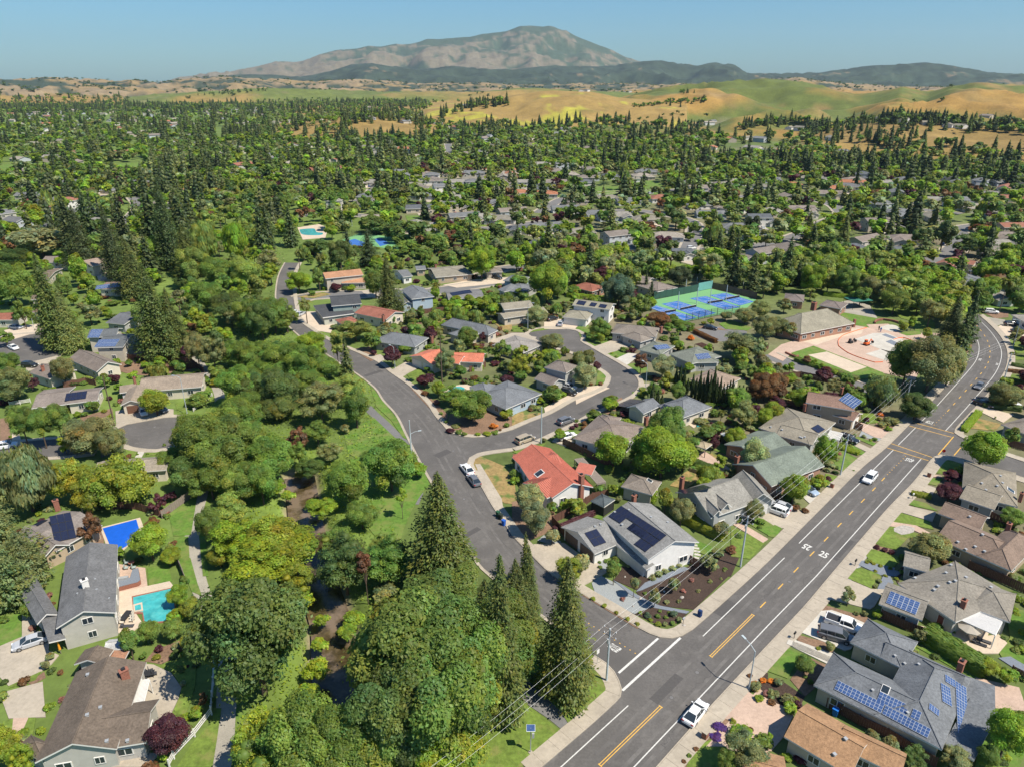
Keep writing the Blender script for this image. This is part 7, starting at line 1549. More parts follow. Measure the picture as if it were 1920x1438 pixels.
many('redwood redwood 690 1230 940 130;redwood redwood 1000 760 330 230;round mid 900 640 400 190;oak bright 430 1110 890 260;airy willow 620 1160 880 140;oak mid 260 1250 970 380;oak mid 150 900 640 260;oak oak 60 960 660 240;oak mid 380 1290 1000 300;airy willow 240 900 680 200;oak mid 520 1250 1060 240;airy willow 720 1438 1210 260;airy olive 530 1480 1260 300;oak mid 60 1300 1100 300;oak oak 200 1500 1150 320;oak mid 420 1400 1180 260;oak mid 30 1180 960 260;round mid 100 760 640 160;round plum 1020 1150 1000 170;round plum 880 1070 1015 60;round plum 1265 1310 1190 160;round mid 1280 1190 1140 70;airy olive 1420 1220 1010 180;round mid 1530 1240 1140 120;round mid 1590 1020 830 190;round plum 1700 970 890 60;round gold 1230 990 910 110;round mid 1140 1050 955 170;airy willow 750 960 790 290;airy mid 870 1030 880 150;airy dead 865 800 710 90;round mid 1020 840 760 60;shrub mid 1080 790 740 80;shrub mid 1020 860 820 90;round mid 1180 860 790 110;round olive 580 870 830 70;airy mid 1830 1110 950 170;airy olive 1890 1200 1090 120;round bright 1500 760 620 160;round bright 1600 750 610 150;round bright 1700 740 600 160;round lime 1790 790 640 170;round mid 1880 700 580 140;round mid 1680 620 570 90;round bright 1430 700 640 120;shrub mid 1650 770 720 90;oak bright 1690 500 250 230;airy bright 1570 400 330 100;oak bright 330 600 440 200;airy mid 480 580 430 110;round plum 610 590 515 110;round plum 560 540 490 50;round lime 715 590 535 90;shrub mid 420 620 570 60;palm palm 1350 620 520 110;palm palm 385 830 650 145;palm palm 330 430 275 90;palm palm 490 440 310 110;palm palm 1395 1310 860 90;oak oak 460 320 190 220;oak oak 640 420 200 200;pine dark 850 400 110 180;pine dark 690 300 120 120;round lime 570 200 70 130;pine redwood 650 130 -40 150;redwood dark 60 320 -100 150;redwood dark 110 300 -80 130;redwood dark 270 250 -60 140;airy olive 110 460 260 190;round plum 810 400 330 70;round mid 740 440 370 90;round mid 500 430 380 120;oak mid 1150 300 200 180;oak mid 1250 340 260 160;pine oak 1250 230 50 170;oak oak 1050 200 60 220;oak oak 900 160 20 220;oak mid 1340 300 150 180;oak dead 1450 230 120 130;pine dark 1610 270 50 100;oak mid 1440 380 280 160;round bright 1830 180 50 100;oak mid 1500 150 60 120;airy mid 1080 330 230 160;oak mid 1300 420 350 150')
hedge([(1310,770),(1420,760)],1.2,1.5,'mid',label='small hedge at the fence below the light blue house');hedge([(1620,1180),(1690,1165)],1.2,1.2,'bright',label='bright hedge beside the orange tile house')
hedge([(1235,700),(1330,690)],1.6,4.5,'bright',label='vine covered pergola top of the light blue house')
tile(0,400)
many('redwood redwood 440 1020 300 330;redwood cedar 540 1030 560 220;redwood redwood 1200 1090 370 340;redwood redwood 1330 1080 560 230;redwood redwood 1010 640 170 260;redwood dark 1170 300 -220 230;redwood dark 1290 420 -260 240;redwood dark 880 500 -60 210;redwood dark 640 420 -60 230;redwood dark 700 300 -200 200;redwood redwood 1420 480 80 260;redwood dark 1380 300 -180 210;redwood dark 960 330 -160 180;redwood dark 560 320 -160 190;pine dark 420 250 -140 170;round lime 80 220 10 190;round lime 290 150 -60 200;oak pale 330 330 90 440;oak deep 100 420 270 320;oak mid 130 700 380 300;airy mid 40 560 420 180;round bright 620 560 300 160;round bright 670 600 440 140;oak bright 1170 420 180 190;airy bright 480 420 270 150;round gold 720 690 610 120;round gold 790 770 700 110;shrub mid 850 690 650 120;round mid 940 690 650 60;airy olive 690 840 670 170;round rust 1000 680 640 50;airy mid 1040 880 700 100;airy mid 200 870 640 140;airy mid 60 1000 880 120;oak mid 70 1240 1050 220;oak olive 120 1420 1150 300;airy plum 250 1330 1220 110;oak olive 500 1290 1080 190;round plum 870 1270 1190 110;round mid 790 1310 1200 120;airy bright 900 1350 1270 90;airy mid 10 1180 1060 120;round mid 970 1150 1095 70;round bright 1090 1165 1110 75;round bright 1205 1150 1070 110;round mid 1330 1170 1080 130;round mid 1200 1190 1155 50;round mid 1100 1200 1165 70;shrub lime 1430 1160 1130 50;shrub mid 630 1280 1245 70;shrub bright 690 1010 1000 40;shrub mid 985 1030 975 60;round mid 1540 1290 1220 110;shrub gold 1640 1290 1220 120;willow willow 1560 420 50 240;willow lime 1790 400 60 220;oak willow 1480 560 250 240;round bright 1500 640 480 170;oak mid 1640 560 330 260;oak willow 1850 560 330 260;oak mid 1560 760 520 260;round bright 1600 700 560 150;oak deep 1720 820 600 280;airy lime 1470 900 700 170;oak lime 1700 980 850 140;oak mid 1880 900 640 240;airy rust 1440 930 820 130;airy olive 1620 1200 900 200;oak olive 1500 1180 900 190;oak mid 1750 1160 960 200;oak mid 1860 1200 950 230;airy bright 1710 1050 960 160;oak mid 1800 1438 1150 300;oak mid 1640 1250 1140 160;oak oak 1880 1438 1180 260;oak deep 1400 560 430 200')
tile(0,720)
many('round gold 1180 235 20 255;oak mid 215 470 170 210;oak mid 350 480 190 190;oak mid 480 460 150 190;oak olive 700 520 260 380;oak olive 860 560 330 230;airy lime 500 520 390 130;willow olive 250 950 460 520;willow olive 120 800 560 300;layered gold 560 880 590 340;layered gold 960 900 590 480;layered gold 760 930 690 380;airy plum 1190 960 820 130;airy plum 1290 880 800 110;round mid 705 210 100 120;round bright 590 250 200 70;round mid 635 240 200 60;round bright 1150 1320 1040 300;round lime 1290 1350 1230 180;airy bright 900 1320 1220 130;airy dead 700 1200 960 170;round gold 570 1150 1090 80;pine cedar 110 1438 960 520;pine cedar -10 1100 760 260;pine cedar 230 1500 1100 330;airy olive 480 1240 1170 100;oak mid 1550 640 240 460;oak mid 1680 760 380 420;oak mid 1330 660 490 260;oak mid 1480 480 230 300;oak mid 1780 420 120 320;oak mid 1900 560 300 300;oak oak 1440 820 560 330;oak mid 1600 860 620 320;oak mid 1820 900 600 320;oak mid 1870 330 60 260;oak oak 1720 560 240 340;airy willow 1740 1100 830 300;airy lime 1800 1340 1020 400;round gold 1720 1250 1100 220;oak mid 1600 1200 930 240;shrub mid 1480 170 50 180;shrub mid 1530 130 30 130;shrub gold 780 210 180 50;shrub gold 830 250 215 50;shrub lime 80 400 350 30;shrub rust 1140 1040 1000 110;shrub mid 1030 530 490 26;shrub mid 1105 530 490 26;shrub rust 960 550 520 60;shrub mid 1230 460 440 30')
TB(0)
many('pine cedar 60 340 -120 420;round mid 210 440 300 130;round plum 1170 1340 1095 320;round mid 905 710 500 155;round mid 1030 600 440 165;round mid 1190 580 430 170;round bright 1200 460 370 130;round bright 1220 350 200 160;round gold 1310 440 290 160;shrub gold 1325 530 460 80;round gold 1290 660 520 150;round lime 60 1438 1170 250;airy lime 190 1500 1280 180;airy olive 0 1200 700 160;round olive 345 705 668 74;round olive 320 770 705 70;shrub mid 305 520 485 66;shrub pink 218 510 470 56;shrub gold 1065 700 650 60;shrub plum 1085 650 610 70;shrub rust 1228 665 630 40;round mid 790 520 380 44;round bright 1110 1400 1330 70;shrub rust 1010 1480 1380 150;round bright 1340 1110 1030 110;airy rust 1390 1030 930 80;shrub lime 1270 1110 1070 80;round mid 1260 250 140 90;airy gold 1600 260 100 180;round gold 1500 80 -60 190;airy mid 980 700 660 60;shrub mid 1430 1000 960 60;shrub mid 985 600 580 30')
tile(960,400)
many('round sage 180 850 690 190;round olive 300 1040 890 220;layered mid 660 940 800 190;oak bright 260 680 370 290;oak bright 340 640 430 180;round mid 460 620 540 130;round bright 400 710 640 90;round mid 300 740 680 60;oak blue 790 720 470 270;pine redwood 740 640 420 120;oak mid 960 790 600 170;pine dark 1000 600 430 80;pine dark 1040 640 500 80;oak rust 1090 850 745 190;round mid 1200 840 760 130;oak olive 750 770 710 150;round mid 820 805 750 110;round mid 890 790 745 90;round mid 1170 900 820 100;round mid 1260 910 830 100;shrub mid 1140 950 910 80;shrub orange 1340 950 900 60;round olive 1300 880 820 80;round gold 1430 840 805 50;round gold 1485 840 785 70;round olive 1595 810 720 120;round olive 1740 830 700 200;round olive 1850 800 650 180;oak olive 1880 940 770 180;airy olive 1700 1100 890 330;airy olive 1830 1120 920 160;round mid 1710 1200 1100 120;shrub sage 1600 1190 1120 120;ball mid 1820 1220 1165 70;oak rust 1880 1400 1200 230;round bright 1660 1500 1310 150;round sage 540 1320 1110 210;airy gold 190 1180 1020 130;airy gold 80 1160 990 160;airy gold 60 1250 1060 180;round mid 60 1270 1160 120;willow olive 540 1160 1020 200;round bright 270 1080 1010 120;round mid 310 1420 1290 170;round sage 1120 1240 1050 210;airy dead 960 1200 1040 120;round gold 1160 1320 1190 120;round bright 1320 1200 1120 100;round olive 1370 1150 1090 80;round bright 740 1480 1370 150;round mid 600 960 890 110;shrub mid 720 950 900 90;shrub bright 920 1000 965 60;shrub lime 985 1360 1320 80;oak dark 1250 560 400 190;oak bright 1330 470 380 170;airy pale 1480 510 290 210;redwood dark 1650 560 130 150;redwood dark 1790 590 290 130;redwood dark 1540 360 120 100;redwood dark 1470 320 140 100;redwood dark 1900 580 420 90;redwood dark 1070 490 260 110;redwood dark 1140 500 290 90;redwood redwood 270 360 20 170;redwood dark 190 400 200 130;redwood dark 40 330 90 130;oak sage 390 280 110 140;oak mid 520 420 290 130;oak willow 700 400 230 160;oak mid 590 310 140 170;oak sage 780 420 290 150;oak mid 870 470 380 120;oak willow 150 480 390 140;round bright 620 450 385 70;round bright 540 470 410 60;round gold 1510 130 50 100;oak dark 1780 180 10 150;oak dead 1000 140 60 140;airy mid 1120 170 60 120;palm palm 910 380 290 80;round lime 1225 300 255 60;oak mid 1360 160 60 100;oak mid 1320 210 140 90;oak bright 1700 420 310 110;oak bright 1850 400 290 120;oak mid 60 640 560 120;oak mid 30 760 700 60')
for i,(x_,y_,t_,w_)in enumerate(((1220,1330,1160,30),(1250,1340,1150,32),(1280,1345,1165,28),(1310,1350,1240,26),(1345,1370,1210,30),(1370,1385,1240,28),(1395,1400,1190,30),(1420,1410,1240,26),(1445,1420,1190,34),(1470,1430,1220,28),(1495,1430,1160,34),(1520,1438,1240,28),(1545,1440,1230,26),(1570,1440,1280,26),(1595,1445,1280,26),(1615,1440,1260,26),(1635,1440,1250,26),(1690,1400,1290,26),(1720,1400,1290,24),(1745,1390,1300,22))):tr('cypress','cypress',x_,y_,t_,w_)
hedge([(430,630),(760,670)],1.8,1.8,'bright',label='bright long hedge behind the olive court head house');hedge([(1140,820),(1330,880)],2.4,2.6,'mid',label='green hedge below the rusty tree at the tennis courts');hedge([(1370,900),(1520,970)],1.3,1.4,'rust',label='rust red hedge beside the parking bay');hedge([(600,900),(760,940)],1.0,1.2,'mid',label='low hedge around the lawn of the long taupe house')
tile(1440,400)
many('round olive 60 920 770 180;round olive 160 940 820 130;round olive 115 750 640 140;round bright 1065 880 770 70;round gold 1010 890 790 90;airy olive 1190 860 640 190;oak mid 930 760 560 230;round gold 1180 950 860 90;redwood dark 1330 1060 620 230;redwood dark 1480 960 570 140;redwood dark 1420 1100 720 170;oak olive 1180 1340 930 420;oak mid 1010 1290 960 300;oak olive 1330 1290 1000 240;willow olive 830 1420 1220 260;oak deep 1100 1540 1380 200;airy bright 155 1210 1110 110;round rust 285 1135 1070 80;round bright 345 1150 1095 60;round bright 400 1175 1125 70;round mid 460 1190 1160 60;round bright 495 1215 1155 70;shrub mid 570 1240 1190 90;round rust 30 1390 1200 120;round rust 100 1340 1170 120;round rust 80 1420 1270 110;shrub mid 20 1230 1140 40;palm palm 1730 740 490 150;round mid 1600 740 590 130;round mid 1820 700 470 160;oak bright 1620 640 470 200;oak mid 1890 640 460 150;redwood dark 1400 560 280 140;redwood dark 880 410 190 150;redwood dark 730 400 260 110;redwood dark 1020 410 240 110;pine cedar 1170 320 80 190;oak redwood 1290 290 40 180;redwood dark 310 360 60 130;redwood dark 130 540 170 150;redwood dark 30 520 260 110;redwood dark 220 540 360 90;oak bright 320 610 380 200;oak mid 570 620 400 190;oak bright 560 500 280 190;oak mid 440 440 200 170;oak olive 760 660 470 190;oak mid 800 560 420 200;oak mid 950 620 430 230;oak bright 1080 640 450 200;oak bright 1250 700 530 210;oak mid 1110 720 560 170;oak willow 420 560 320 160;oak mid 680 700 540 150;oak bright 1330 690 560 170;airy willow 310 660 560 110;round bright 550 180 50 140;round bright 380 180 90 60;oak bright 1580 330 150 190;oak bright 1640 220 80 180;oak mid 1500 300 130 120;round mid 1650 430 310 140;round plum 1560 450 400 90;oak blue 1790 330 240 120;oak mid 1000 200 100 110;round mid 1030 160 110 60;airy olive 1460 280 200 60;shrub gold 1480 1030 990 60;shrub orange 1440 1140 1110 60;shrub gold 1460 1080 1040 50;shrub gold 1500 1010 985 40;oak olive 1760 1440 1285 260;round plum 1880 1330 1280 70;shrub mid 1840 1060 1035 60;oak mid 1900 500 420 80')
hedge([(430,620),(620,640)],1.5,1.6,'bright',label='bright clipped hedge behind the club buildings');hedge([(1770,1260),(1900,1280)],1.2,1.8,'deep',label='dark low hedge on the right outer side of the bend');hedge([(1800,1190),(1917,1200)],.9,1.2,'rust',label='rust red hedge at the right edge by the bend');hedge([(1830,1145),(1917,1160)],1.0,1.2,'deep',label='narrow green hedge at the right edge by the bend')
full()
# creek side planting: more trees where the corridor is closed canopy
RIP=[(300,600),(345,560),(350,520),(400,470),(440,440),(500,440),(515,540),(540,640),(640,700),(690,760),(700,790),(640,840),(560,860),(500,880),(430,860),(430,760),(420,700),(380,660)]
def crowd(poly,n,kinds,mind,h,lod=None,tries=4000,note='',avoid=True,grow=1.0):
    xs=[p[0]for p in poly];ys=[p[1]for p in poly];w_=[G(*p)for p in poly];wx=[p.x for p in w_];wy=[p.y for p in w_];wp=[(p.x,p.y)for p in w_];made=0
    for _ in range(tries):
        if made>=n:break
        x=R.uniform(min(wx),max(wx));y=R.uniform(min(wy),max(wy))
        if not in_poly(x,y,wp):continue
        if any((x-a)**2+(y-b)**2<(mind*.5+r*.55)**2 for a,b,r in TREES):continue
        if avoid and any(in_poly(x,y,q)for q in paved_near(x,y)):continue
        if h[1]<9 and any(abs(x-(q[0][0]+q[2][0])/2)<11 and-3<(q[0][1]+q[2][1])/2-y<15 for hs in HOUSES for q in hs.rects):continue
        k,c=R.choice(kinds);hh=R.uniform(*h);r=hh*R.uniform(.36,.52)*grow if k not in('redwood','pine')else hh*R.uniform(.15,.22)
        t_=hh/H*math.hypot(x,y);l_=math.hypot(x,y);sx_,sy_=x*(1+t_/l_),y*(1+t_/l_)
        if hh>3.4 and h[1]<9 and in_poly(sx_,sy_,ROAD_POLY):continue
        d=proj((x,y,0))[2];plant(k,x,y,0,hh,r,c,(1 if d>190 else 0)if lod is None else lod,note=note);made+=1
    return made
crowd(RIP,50,[('oak','mid'),('oak','oak'),('airy','lime'),('oak','bright'),('oak','deep'),('airy','gold'),('airy','bright'),('oak','willow'),('round','mid'),('airy','olive')],6.5,(6,11),note='along the creek')
crowd([(360,420),(440,370),(560,345),(700,360),(740,400),(700,440),(560,400),(500,440),(420,460)],60,[('oak','sage'),('oak','willow'),('oak','mid'),('willow','willow'),('airy','willow'),('oak','mid')],7,(7,12),1,note='in the creek park')
# undergrowth of the creek banks: grass clumps, brambles, low growth
def ground_cover(name,poly,n,size,cols,label_cat='undergrowth',hmax=.8):
    w_=[G(*p)for p in poly];wx=[p.x for p in w_];wy=[p.y for p in w_];wp=[(p.x,p.y)for p in w_]
    x=rnd(n,min(wx),max(wx));y=rnd(n,min(wy),max(wy));ok=np.array([in_poly(a,b,wp)and not any(in_poly(a,b,q)for q in paved_near(a,b))for a,b in zip(x,y)]);x=x[ok];y=y[ok]
    z=terr(x,y)[0];ok=z>-1.9;x,y,z=x[ok],y[ok],z[ok];m=len(x);d=fbm(x/5,y/5,5);C=np.stack([x,y,z+(.1+hmax*rnd(m,0,1))*np.clip(.6+d*1.6,.1,1.5)],1)
    pal=np.array([FC[c]for c in cols]);idx=np.clip(((fbm(x/7,y/7,31)+.5)*len(cols)).astype(int),0,len(cols)-1);t=pal[idx]*(1+.18*NR.randn(m,1))
    c=Crown();c.cards(C,norm(unit(m)*.8+np.array([0,0,.9])),size*rnd(m,.5,1.4),np.clip(t,.01,1),.5);o=obj(name,c.mesh(name));o.color=(1,1,1,1);tag(o,'low tangled green growth on the creek banks',label_cat,None,'stuff')
YK=[('round','mid'),('round','bright'),('airy','mid'),('round','olive'),('round','lime'),('oak','mid'),('airy','olive'),('round','mid'),('round','bright'),('airy','bright'),('round','plum'),('willow','willow')]
full()
crowd([(1430,560),(1450,500),(1560,490),(1700,520),(1800,560),(1780,620),(1700,585),(1600,560),(1500,545)],60,[('oak','willow'),('oak','bright'),('airy','willow'),('oak','mid'),('round','bright'),('airy','olive')],7,(8.5,12.5),1,note='behind the swim club')
crowd([(1800,560),(1900,480),(1960,520),(1960,600),(1850,590)],26,[('oak','bright'),('oak','mid'),('round','mid')],7,(8,11),1,note='beyond the road bend')
crowd([(900,470),(1180,480),(1240,560),(1120,560),(1000,520),(900,500)],45,[('oak','willow'),('oak','sage'),('oak','bright'),('airy','mid')],6.5,(7.5,11.5),1,note='along the park strip')
crowd([(640,620),(800,560),(960,560),(1180,560),(1240,640),(1440,700),(1660,740),(1560,900),(1400,1000),(1200,900),(1040,820),(960,780),(880,790),(760,700)],120,YK,4.4,(3.2,6.6),note='in the gardens')
crowd([(0,480),(260,560),(380,700),(240,760),(0,760)],26,YK,5.5,(4,8),note='in the gardens');crowd([(560,480),(900,470),(1180,500),(1240,600),(900,560),(620,560)],40,YK,5.5,(4,8.5),note='in the gardens');crowd([(1780,640),(1960,620),(1960,1300),(1860,1200),(1800,1000),(1900,900)],14,YK,6,(3.5,6.5),note='in the gardens')
ground_cover('undergrowth',[(380,700),(500,560),(560,640),(690,720),(740,830),(720,950),(770,1050),(760,1200),(900,1350),(880,1460),(440,1460),(480,1100),(400,900)],42000,.26,['mid','bright','lime','bright','mid','lime'])
ground_cover('undergrowth',[(600,880),(640,900),(650,1000),(640,1200),(660,1438),(560,1438),(570,1100),(540,900)],14000,.2,['lime','bright','lime','mid'],hmax=.5)
ground_cover('undergrowth',[(330,450),(460,380),(560,400),(520,560),(560,700),(420,720),(360,560)],14000,.42,['mid','olive','mid'])

# ---------------------------------------------------------------- the suburb beyond: houses built from a few plans, then copied
def plan(seed,ws,two=False):
    """one house plan as an object tree at the origin, colours come from each copy"""
    h=House('plan','house',(.2,.2,.2),(.5,.5,.5));h.pend=[]
    for(x,y,L,W_,al,en,rise,he,gar)in ws:
        h.rect(Vector((x-L/2,y-W_/2,0)),Vector((1,0,0)),Vector((0,1,0)),L,W_,he,rise,'hip' if 'h' in en else 'gable',al,en,True,gar)
        if len(h.rects)==1:h.L=Vector((0,0,0))if False else h.L
    h.finish();PAVED[-len(ws):]=[];return h
n0=len(PAVED)
PLANS=[plan(i,w_)for i,w_ in enumerate((
 [(0,0,19,11,'a','hh',1.9,2.9,None),(-5,-7,8,7,'b','gg',1.3,2.8,0)],[(0,0,20,10,'a','gg',1.8,2.9,None),(6,-6.5,7.5,6.5,'b','gg',1.4,2.8,0)],[(0,0,17,12,'a','hh',2.2,3.0,None),(6,-7,7,5,'b','hg',1.2,2.8,0),(-6,6,7,6,'b','gh',1.2,2.8,None)],
 [(0,0,14,10,'a','gg',1.7,5.2,None),(9,-2,8,9,'b','gg',1.4,2.8,3)],[(0,0,18,10,'a','gh',1.8,2.9,None),(-7,-5,7,12,'b','gg',1.5,2.9,0)],[(0,0,13,11,'a','hh',1.8,5.3,None),(-9,-3,7,8,'b','gg',1.3,2.8,0)]))]
del PAVED[n0:]
HC=[]
RC_=[(.17,.175,.175),(.235,.215,.17),(.21,.18,.155),(.115,.125,.135),(.28,.26,.225),(.24,.20,.17),(.19,.195,.2),(.32,.28,.23),(.155,.155,.155),(.30,.13,.085),(.38,.16,.085)]
WC_=[(.55,.51,.44),(.42,.40,.36),(.62,.60,.56),(.48,.42,.33),(.40,.43,.45),(.36,.31,.25)]
RN=['grey','olive','brown','slate dark','pale taupe','brown grey','mid grey','light tan','charcoal','brick red','orange']
def mid_house(x,y,z,rz,pi,ci,wi,s=1.0):
    src=PLANS[pi].root;r=src.copy();COL.objects.link(r);r.name='house';r.location=(x,y,z);r.rotation_euler=(0,0,rz);r.scale=(s,s,s)
    rc,wc=tuple(v*.82 for v in RC_[ci]),WC_[wi];sol=[]
    for ch in PCH[pi]:
        c=ch.copy();COL.objects.link(c);c.parent=r
        if c.name.startswith('roof'):c.color=(*rc,1)
        elif c.name.startswith('wall'):c.color=(*wc,1)
        for g in PGC.get(ch.name,()):d=g.copy();COL.objects.link(d);d.parent=c
    tag(r,None,'house','houses of the neighbourhood');pr=proj((x,y,z+3));AUTO.append([r,RN[ci]+' roofed '+('two storey' if pi in(3,5)else 'single storey')+' house'])
    q=[];
    for a,b in((-11,-11),(11,-11),(11,8),(-11,8)):q.append((x+(a*math.cos(rz)-b*math.sin(rz))*s,y+(a*math.sin(rz)+b*math.cos(rz))*s))
    HPOLY.append((x,y,q));return r
HPOLY=[];PCH=[list(p.root.children)for p in PLANS];PGC={}
for lst in PCH:
    for c in lst:PGC[c.name]=list(c.children)
# roofs seen in the photograph (picture point, plan, roof colour, turn)
SPOT=[(695,208,3,0,.1),(560,520,0,1,0)if 0 else(640,318,0,9,.2),(580,325,1,10,0),(1000,520,1,3,.2),(1165,470,0,0,.1),(1205,468,0,6,.3),(1260,480,1,3,.2),(1300,462,0,6,.1),(1340,466,1,3,.4),(1210,415,0,1,.3),(1175,428,1,4,.2),(1110,405,0,0,.1),(1150,410,1,4,.3),(1085,440,0,1,.2),(1025,430,1,0,.3),(985,435,0,3,.1),(1010,398,2,1,.2),(1060,415,3,0,.2),(940,415,0,1,.1),(870,410,1,0,.3),(850,395,3,8,.2),(905,412,0,4,.4),(960,400,1,5,.3),(1280,418,0,0,.1),(1330,405,1,6,.2),(1370,395,2,5,.4),(1250,448,0,7,.1),(1320,432,1,9,.4),(1400,440,0,3,.2),(1460,455,1,0,.3),(1480,445,3,5,.2),(1530,445,0,4,.1),(1590,470,0,3,.2),(1620,455,1,5,.4),(1640,430,3,2,.2),(1700,455,0,5,.1),(1660,478,1,3,.3),(1740,475,3,4,.2),(1780,500,1,9,.5),(1820,480,0,0,.4),(1860,465,1,4,.2),(1890,450,0,5,.1),(1910,500,2,3,.3),(1880,560,0,4,.1),(1900,430,1,9,.2),(1840,440,0,2,.3),(1500,425,1,0,.2),(1550,410,0,6,.2),(1420,420,3,3,.2),(1380,430,0,0,.2),(1445,400,0,4,.3),(1500,395,1,5,.2),(1560,375,0,9,.2),(1600,385,1,4,.2),(1650,385,0,0,.3),(1700,380,0,5,.2),(1740,378,1,4,.1),(1790,385,3,0,.2),(1850,380,0,5,.3),(1900,375,1,9,.1),(1880,400,0,4,.1),(1830,395,2,7,.1),(1480,350,0,10,.2),(1440,340,1,0,.1),(1380,345,0,1,.2),(1340,350,1,4,.3),(1300,345,0,0,.1),(1250,355,3,5,.1),(1210,345,1,4,.2),(1180,380,0,0,.1),(1140,375,1,1,.3),(1100,368,0,3,.2),(1060,395,1,0,.2),(1020,368,0,10,.1),(985,350,3,4,.2),(1040,345,1,5,.2),(905,355,0,0,.1),(860,345,1,4,.2),(830,360,3,0,.3),(800,370,0,6,.1),(790,395,1,3,.2),(770,350,0,1,.1),(740,325,1,5,.2),(690,345,0,4,.1),(640,300,0,10,.1),(600,320,1,9,.3),(850,300,0,5,.2),(900,290,3,0,.1),(940,300,0,10,.2),(1010,290,1,2,.1),(1060,285,0,0,.1),(1120,290,3,2,.2),(1160,275,0,4,.1),(1200,280,1,5,.2),(1240,300,0,1,.1),(1160,310,0,4,.2),(1110,320,1,5,.2),(1210,325,0,0,.1),(1270,325,1,4,.1),(1330,310,0,2,.2),(1380,300,1,0,.3),(1430,300,0,10,.1),(1470,310,1,9,.2),(1520,305,0,0,.1),(1560,325,1,4,.2),(1600,340,0,5,.2),(1660,350,3,4,.1),(1700,340,0,0,.2),(1560,300,0,1,.2),(1900,330,0,4,.1),(1880,345,1,0,.2),(1910,310,0,2,.1),(1650,320,1,5,.2),(1580,285,0,0,.1),(450,255,0,2,.1),(480,250,1,0,.1),(430,270,0,1,.2),(260,345,0,0,.1),(130,290,1,4,.1),(100,285,0,0,.2),(230,285,0,9,.1),(200,360,0,0,.1),(60,370,1,0,.1),(290,370,3,5,.2),(310,385,0,5,.2),(330,400,1,6,.1),(360,360,0,10,.2),(380,335,2,6,.2),(420,330,2,6,.2),(640,505,0,0,0)if 0 else(75,395,0,5,.2),(20,420,1,4,.3),(45,440,0,1,.3),(160,480,1,2,.2)if 0 else(145,345,1,0,.1),(660,215,1,9,.1),(690,222,3,7,.1),(720,216,1,9,.1),(755,220,3,2,.1),(790,215,0,2,.1),(820,232,1,0,.2),(430,305,0,0,.2)]
def clear_house(x,y,m=13):
    if any((x-a)**2+(y-b)**2<(m*1.35)**2 for a,b,_ in HPOLY):return False
    for h in HOUSES:
        for q in h.rects:
            if(x-q[0][0])**2+(y-q[0][1])**2<3000 and min((x-p[0])**2+(y-p[1])**2 for p in q)<(m*1.1)**2:return False
    for q in paved_near(x,y,m):
        for k in range(8):
            if in_poly(x+m*.8*math.cos(k*.785),y+m*.8*math.sin(k*.785),q):return False
        if in_poly(x,y,q):return False
    return True
for s_ in SPOT:
    p=GT(s_[0],s_[1]+3)
    if not clear_house(p.x,p.y,8.5):continue
    mid_house(p.x,p.y,p.z,s_[4]*2.2-.35+R.uniform(-.12,.12),s_[2],s_[3],R.randrange(6),R.uniform(.88,1.05))
SUB=[(560,330),(800,330),(1000,300),(1300,300),(1500,320),(1700,330),(1960,340),(1960,470),(1840,520),(1640,520),(1500,500),(1280,500),(1120,520),(980,500),(780,460),(700,420),(600,390)]
def fill_houses(poly,n,mind,far=False):
    w_=[G(*p)for p in poly];wp=[(p.x,p.y)for p in w_];wx=[p[0]for p in wp];wy=[p[1]for p in wp];m=0
    for _ in range(n*12):
        if m>=n:break
        x=R.uniform(min(wx),max(wx));y=R.uniform(min(wy),max(wy))
        if not in_poly(x,y,wp)or not clear_house(x,y,mind):continue
        a=math.sin(x*.006+1.3)*.6+math.cos(y*.005)*.5
        mid_house(x,y,0,a+R.choice((0,math.pi,math.pi/2)),R.randrange(6),R.choice((0,0,1,1,2,3,4,4,5,5,6,7,8,9,10)),R.randrange(6),R.uniform(.88,1.05));m+=1
fill_houses(SUB,95,12.5)
fill_houses([(0,470),(60,560),(180,500),(200,430),(120,380),(0,390)],10,11)
n_ind=len(HPOLY)
for p in PLANS:                                     # the plans themselves stay where the first houses stand: remove the sources
    for c in list(p.root.children):
        for g in list(c.children):bpy.data.objects.remove(g)
        bpy.data.objects.remove(c)
    bpy.data.objects.remove(p.root)
# far houses too small to tell apart: one mesh
fv=[];
mbf=MB()
def far_house(x,y,z,rz,ci,wi):
    L,W_,he,rs_=R.uniform(15,21),R.uniform(9,12),R.choice((2.8,2.8,5.2)),1.9;c,s=math.cos(rz),math.sin(rz)
    def q(a,b,h):return(x+a*c-b*s,y+a*s+b*c,z+h)
    v=[q(-L/2,-W_/2,-1),q(L/2,-W_/2,-1),q(L/2,W_/2,-1),q(-L/2,W_/2,-1),q(-L/2,-W_/2,he),q(L/2,-W_/2,he),q(L/2,W_/2,he),q(-L/2,W_/2,he),q(-L/2,0,he+rs_),q(L/2,0,he+rs_)]
    e=[q(-L/2-.5,-W_/2-.6,he-.1),q(L/2+.5,-W_/2-.6,he-.1),q(L/2+.5,W_/2+.6,he-.1),q(-L/2-.5,W_/2+.6,he-.1),q(-L/2-.5,0,he+rs_+.1),q(L/2+.5,0,he+rs_+.1)]
    mbf.add(v,[(0,1,5,4),(1,2,6,9,5),(2,3,7,6),(3,0,4,8,7)],FM['w%d' % wi]);mbf.add(e,[(0,1,5,4),(2,3,4,5)],FM['r%d' % ci])
FM={}
for i,c in enumerate(RC_):FM['r%d' % i]=mat('far_roof_%d' % i,tuple(v*.85 for v in c),.95,.1,.5)
for i,c in enumerate(WC_):FM['w%d' % i]=mat('far_wall_%d' % i,c,.95,.05,.5)
FARH=[]
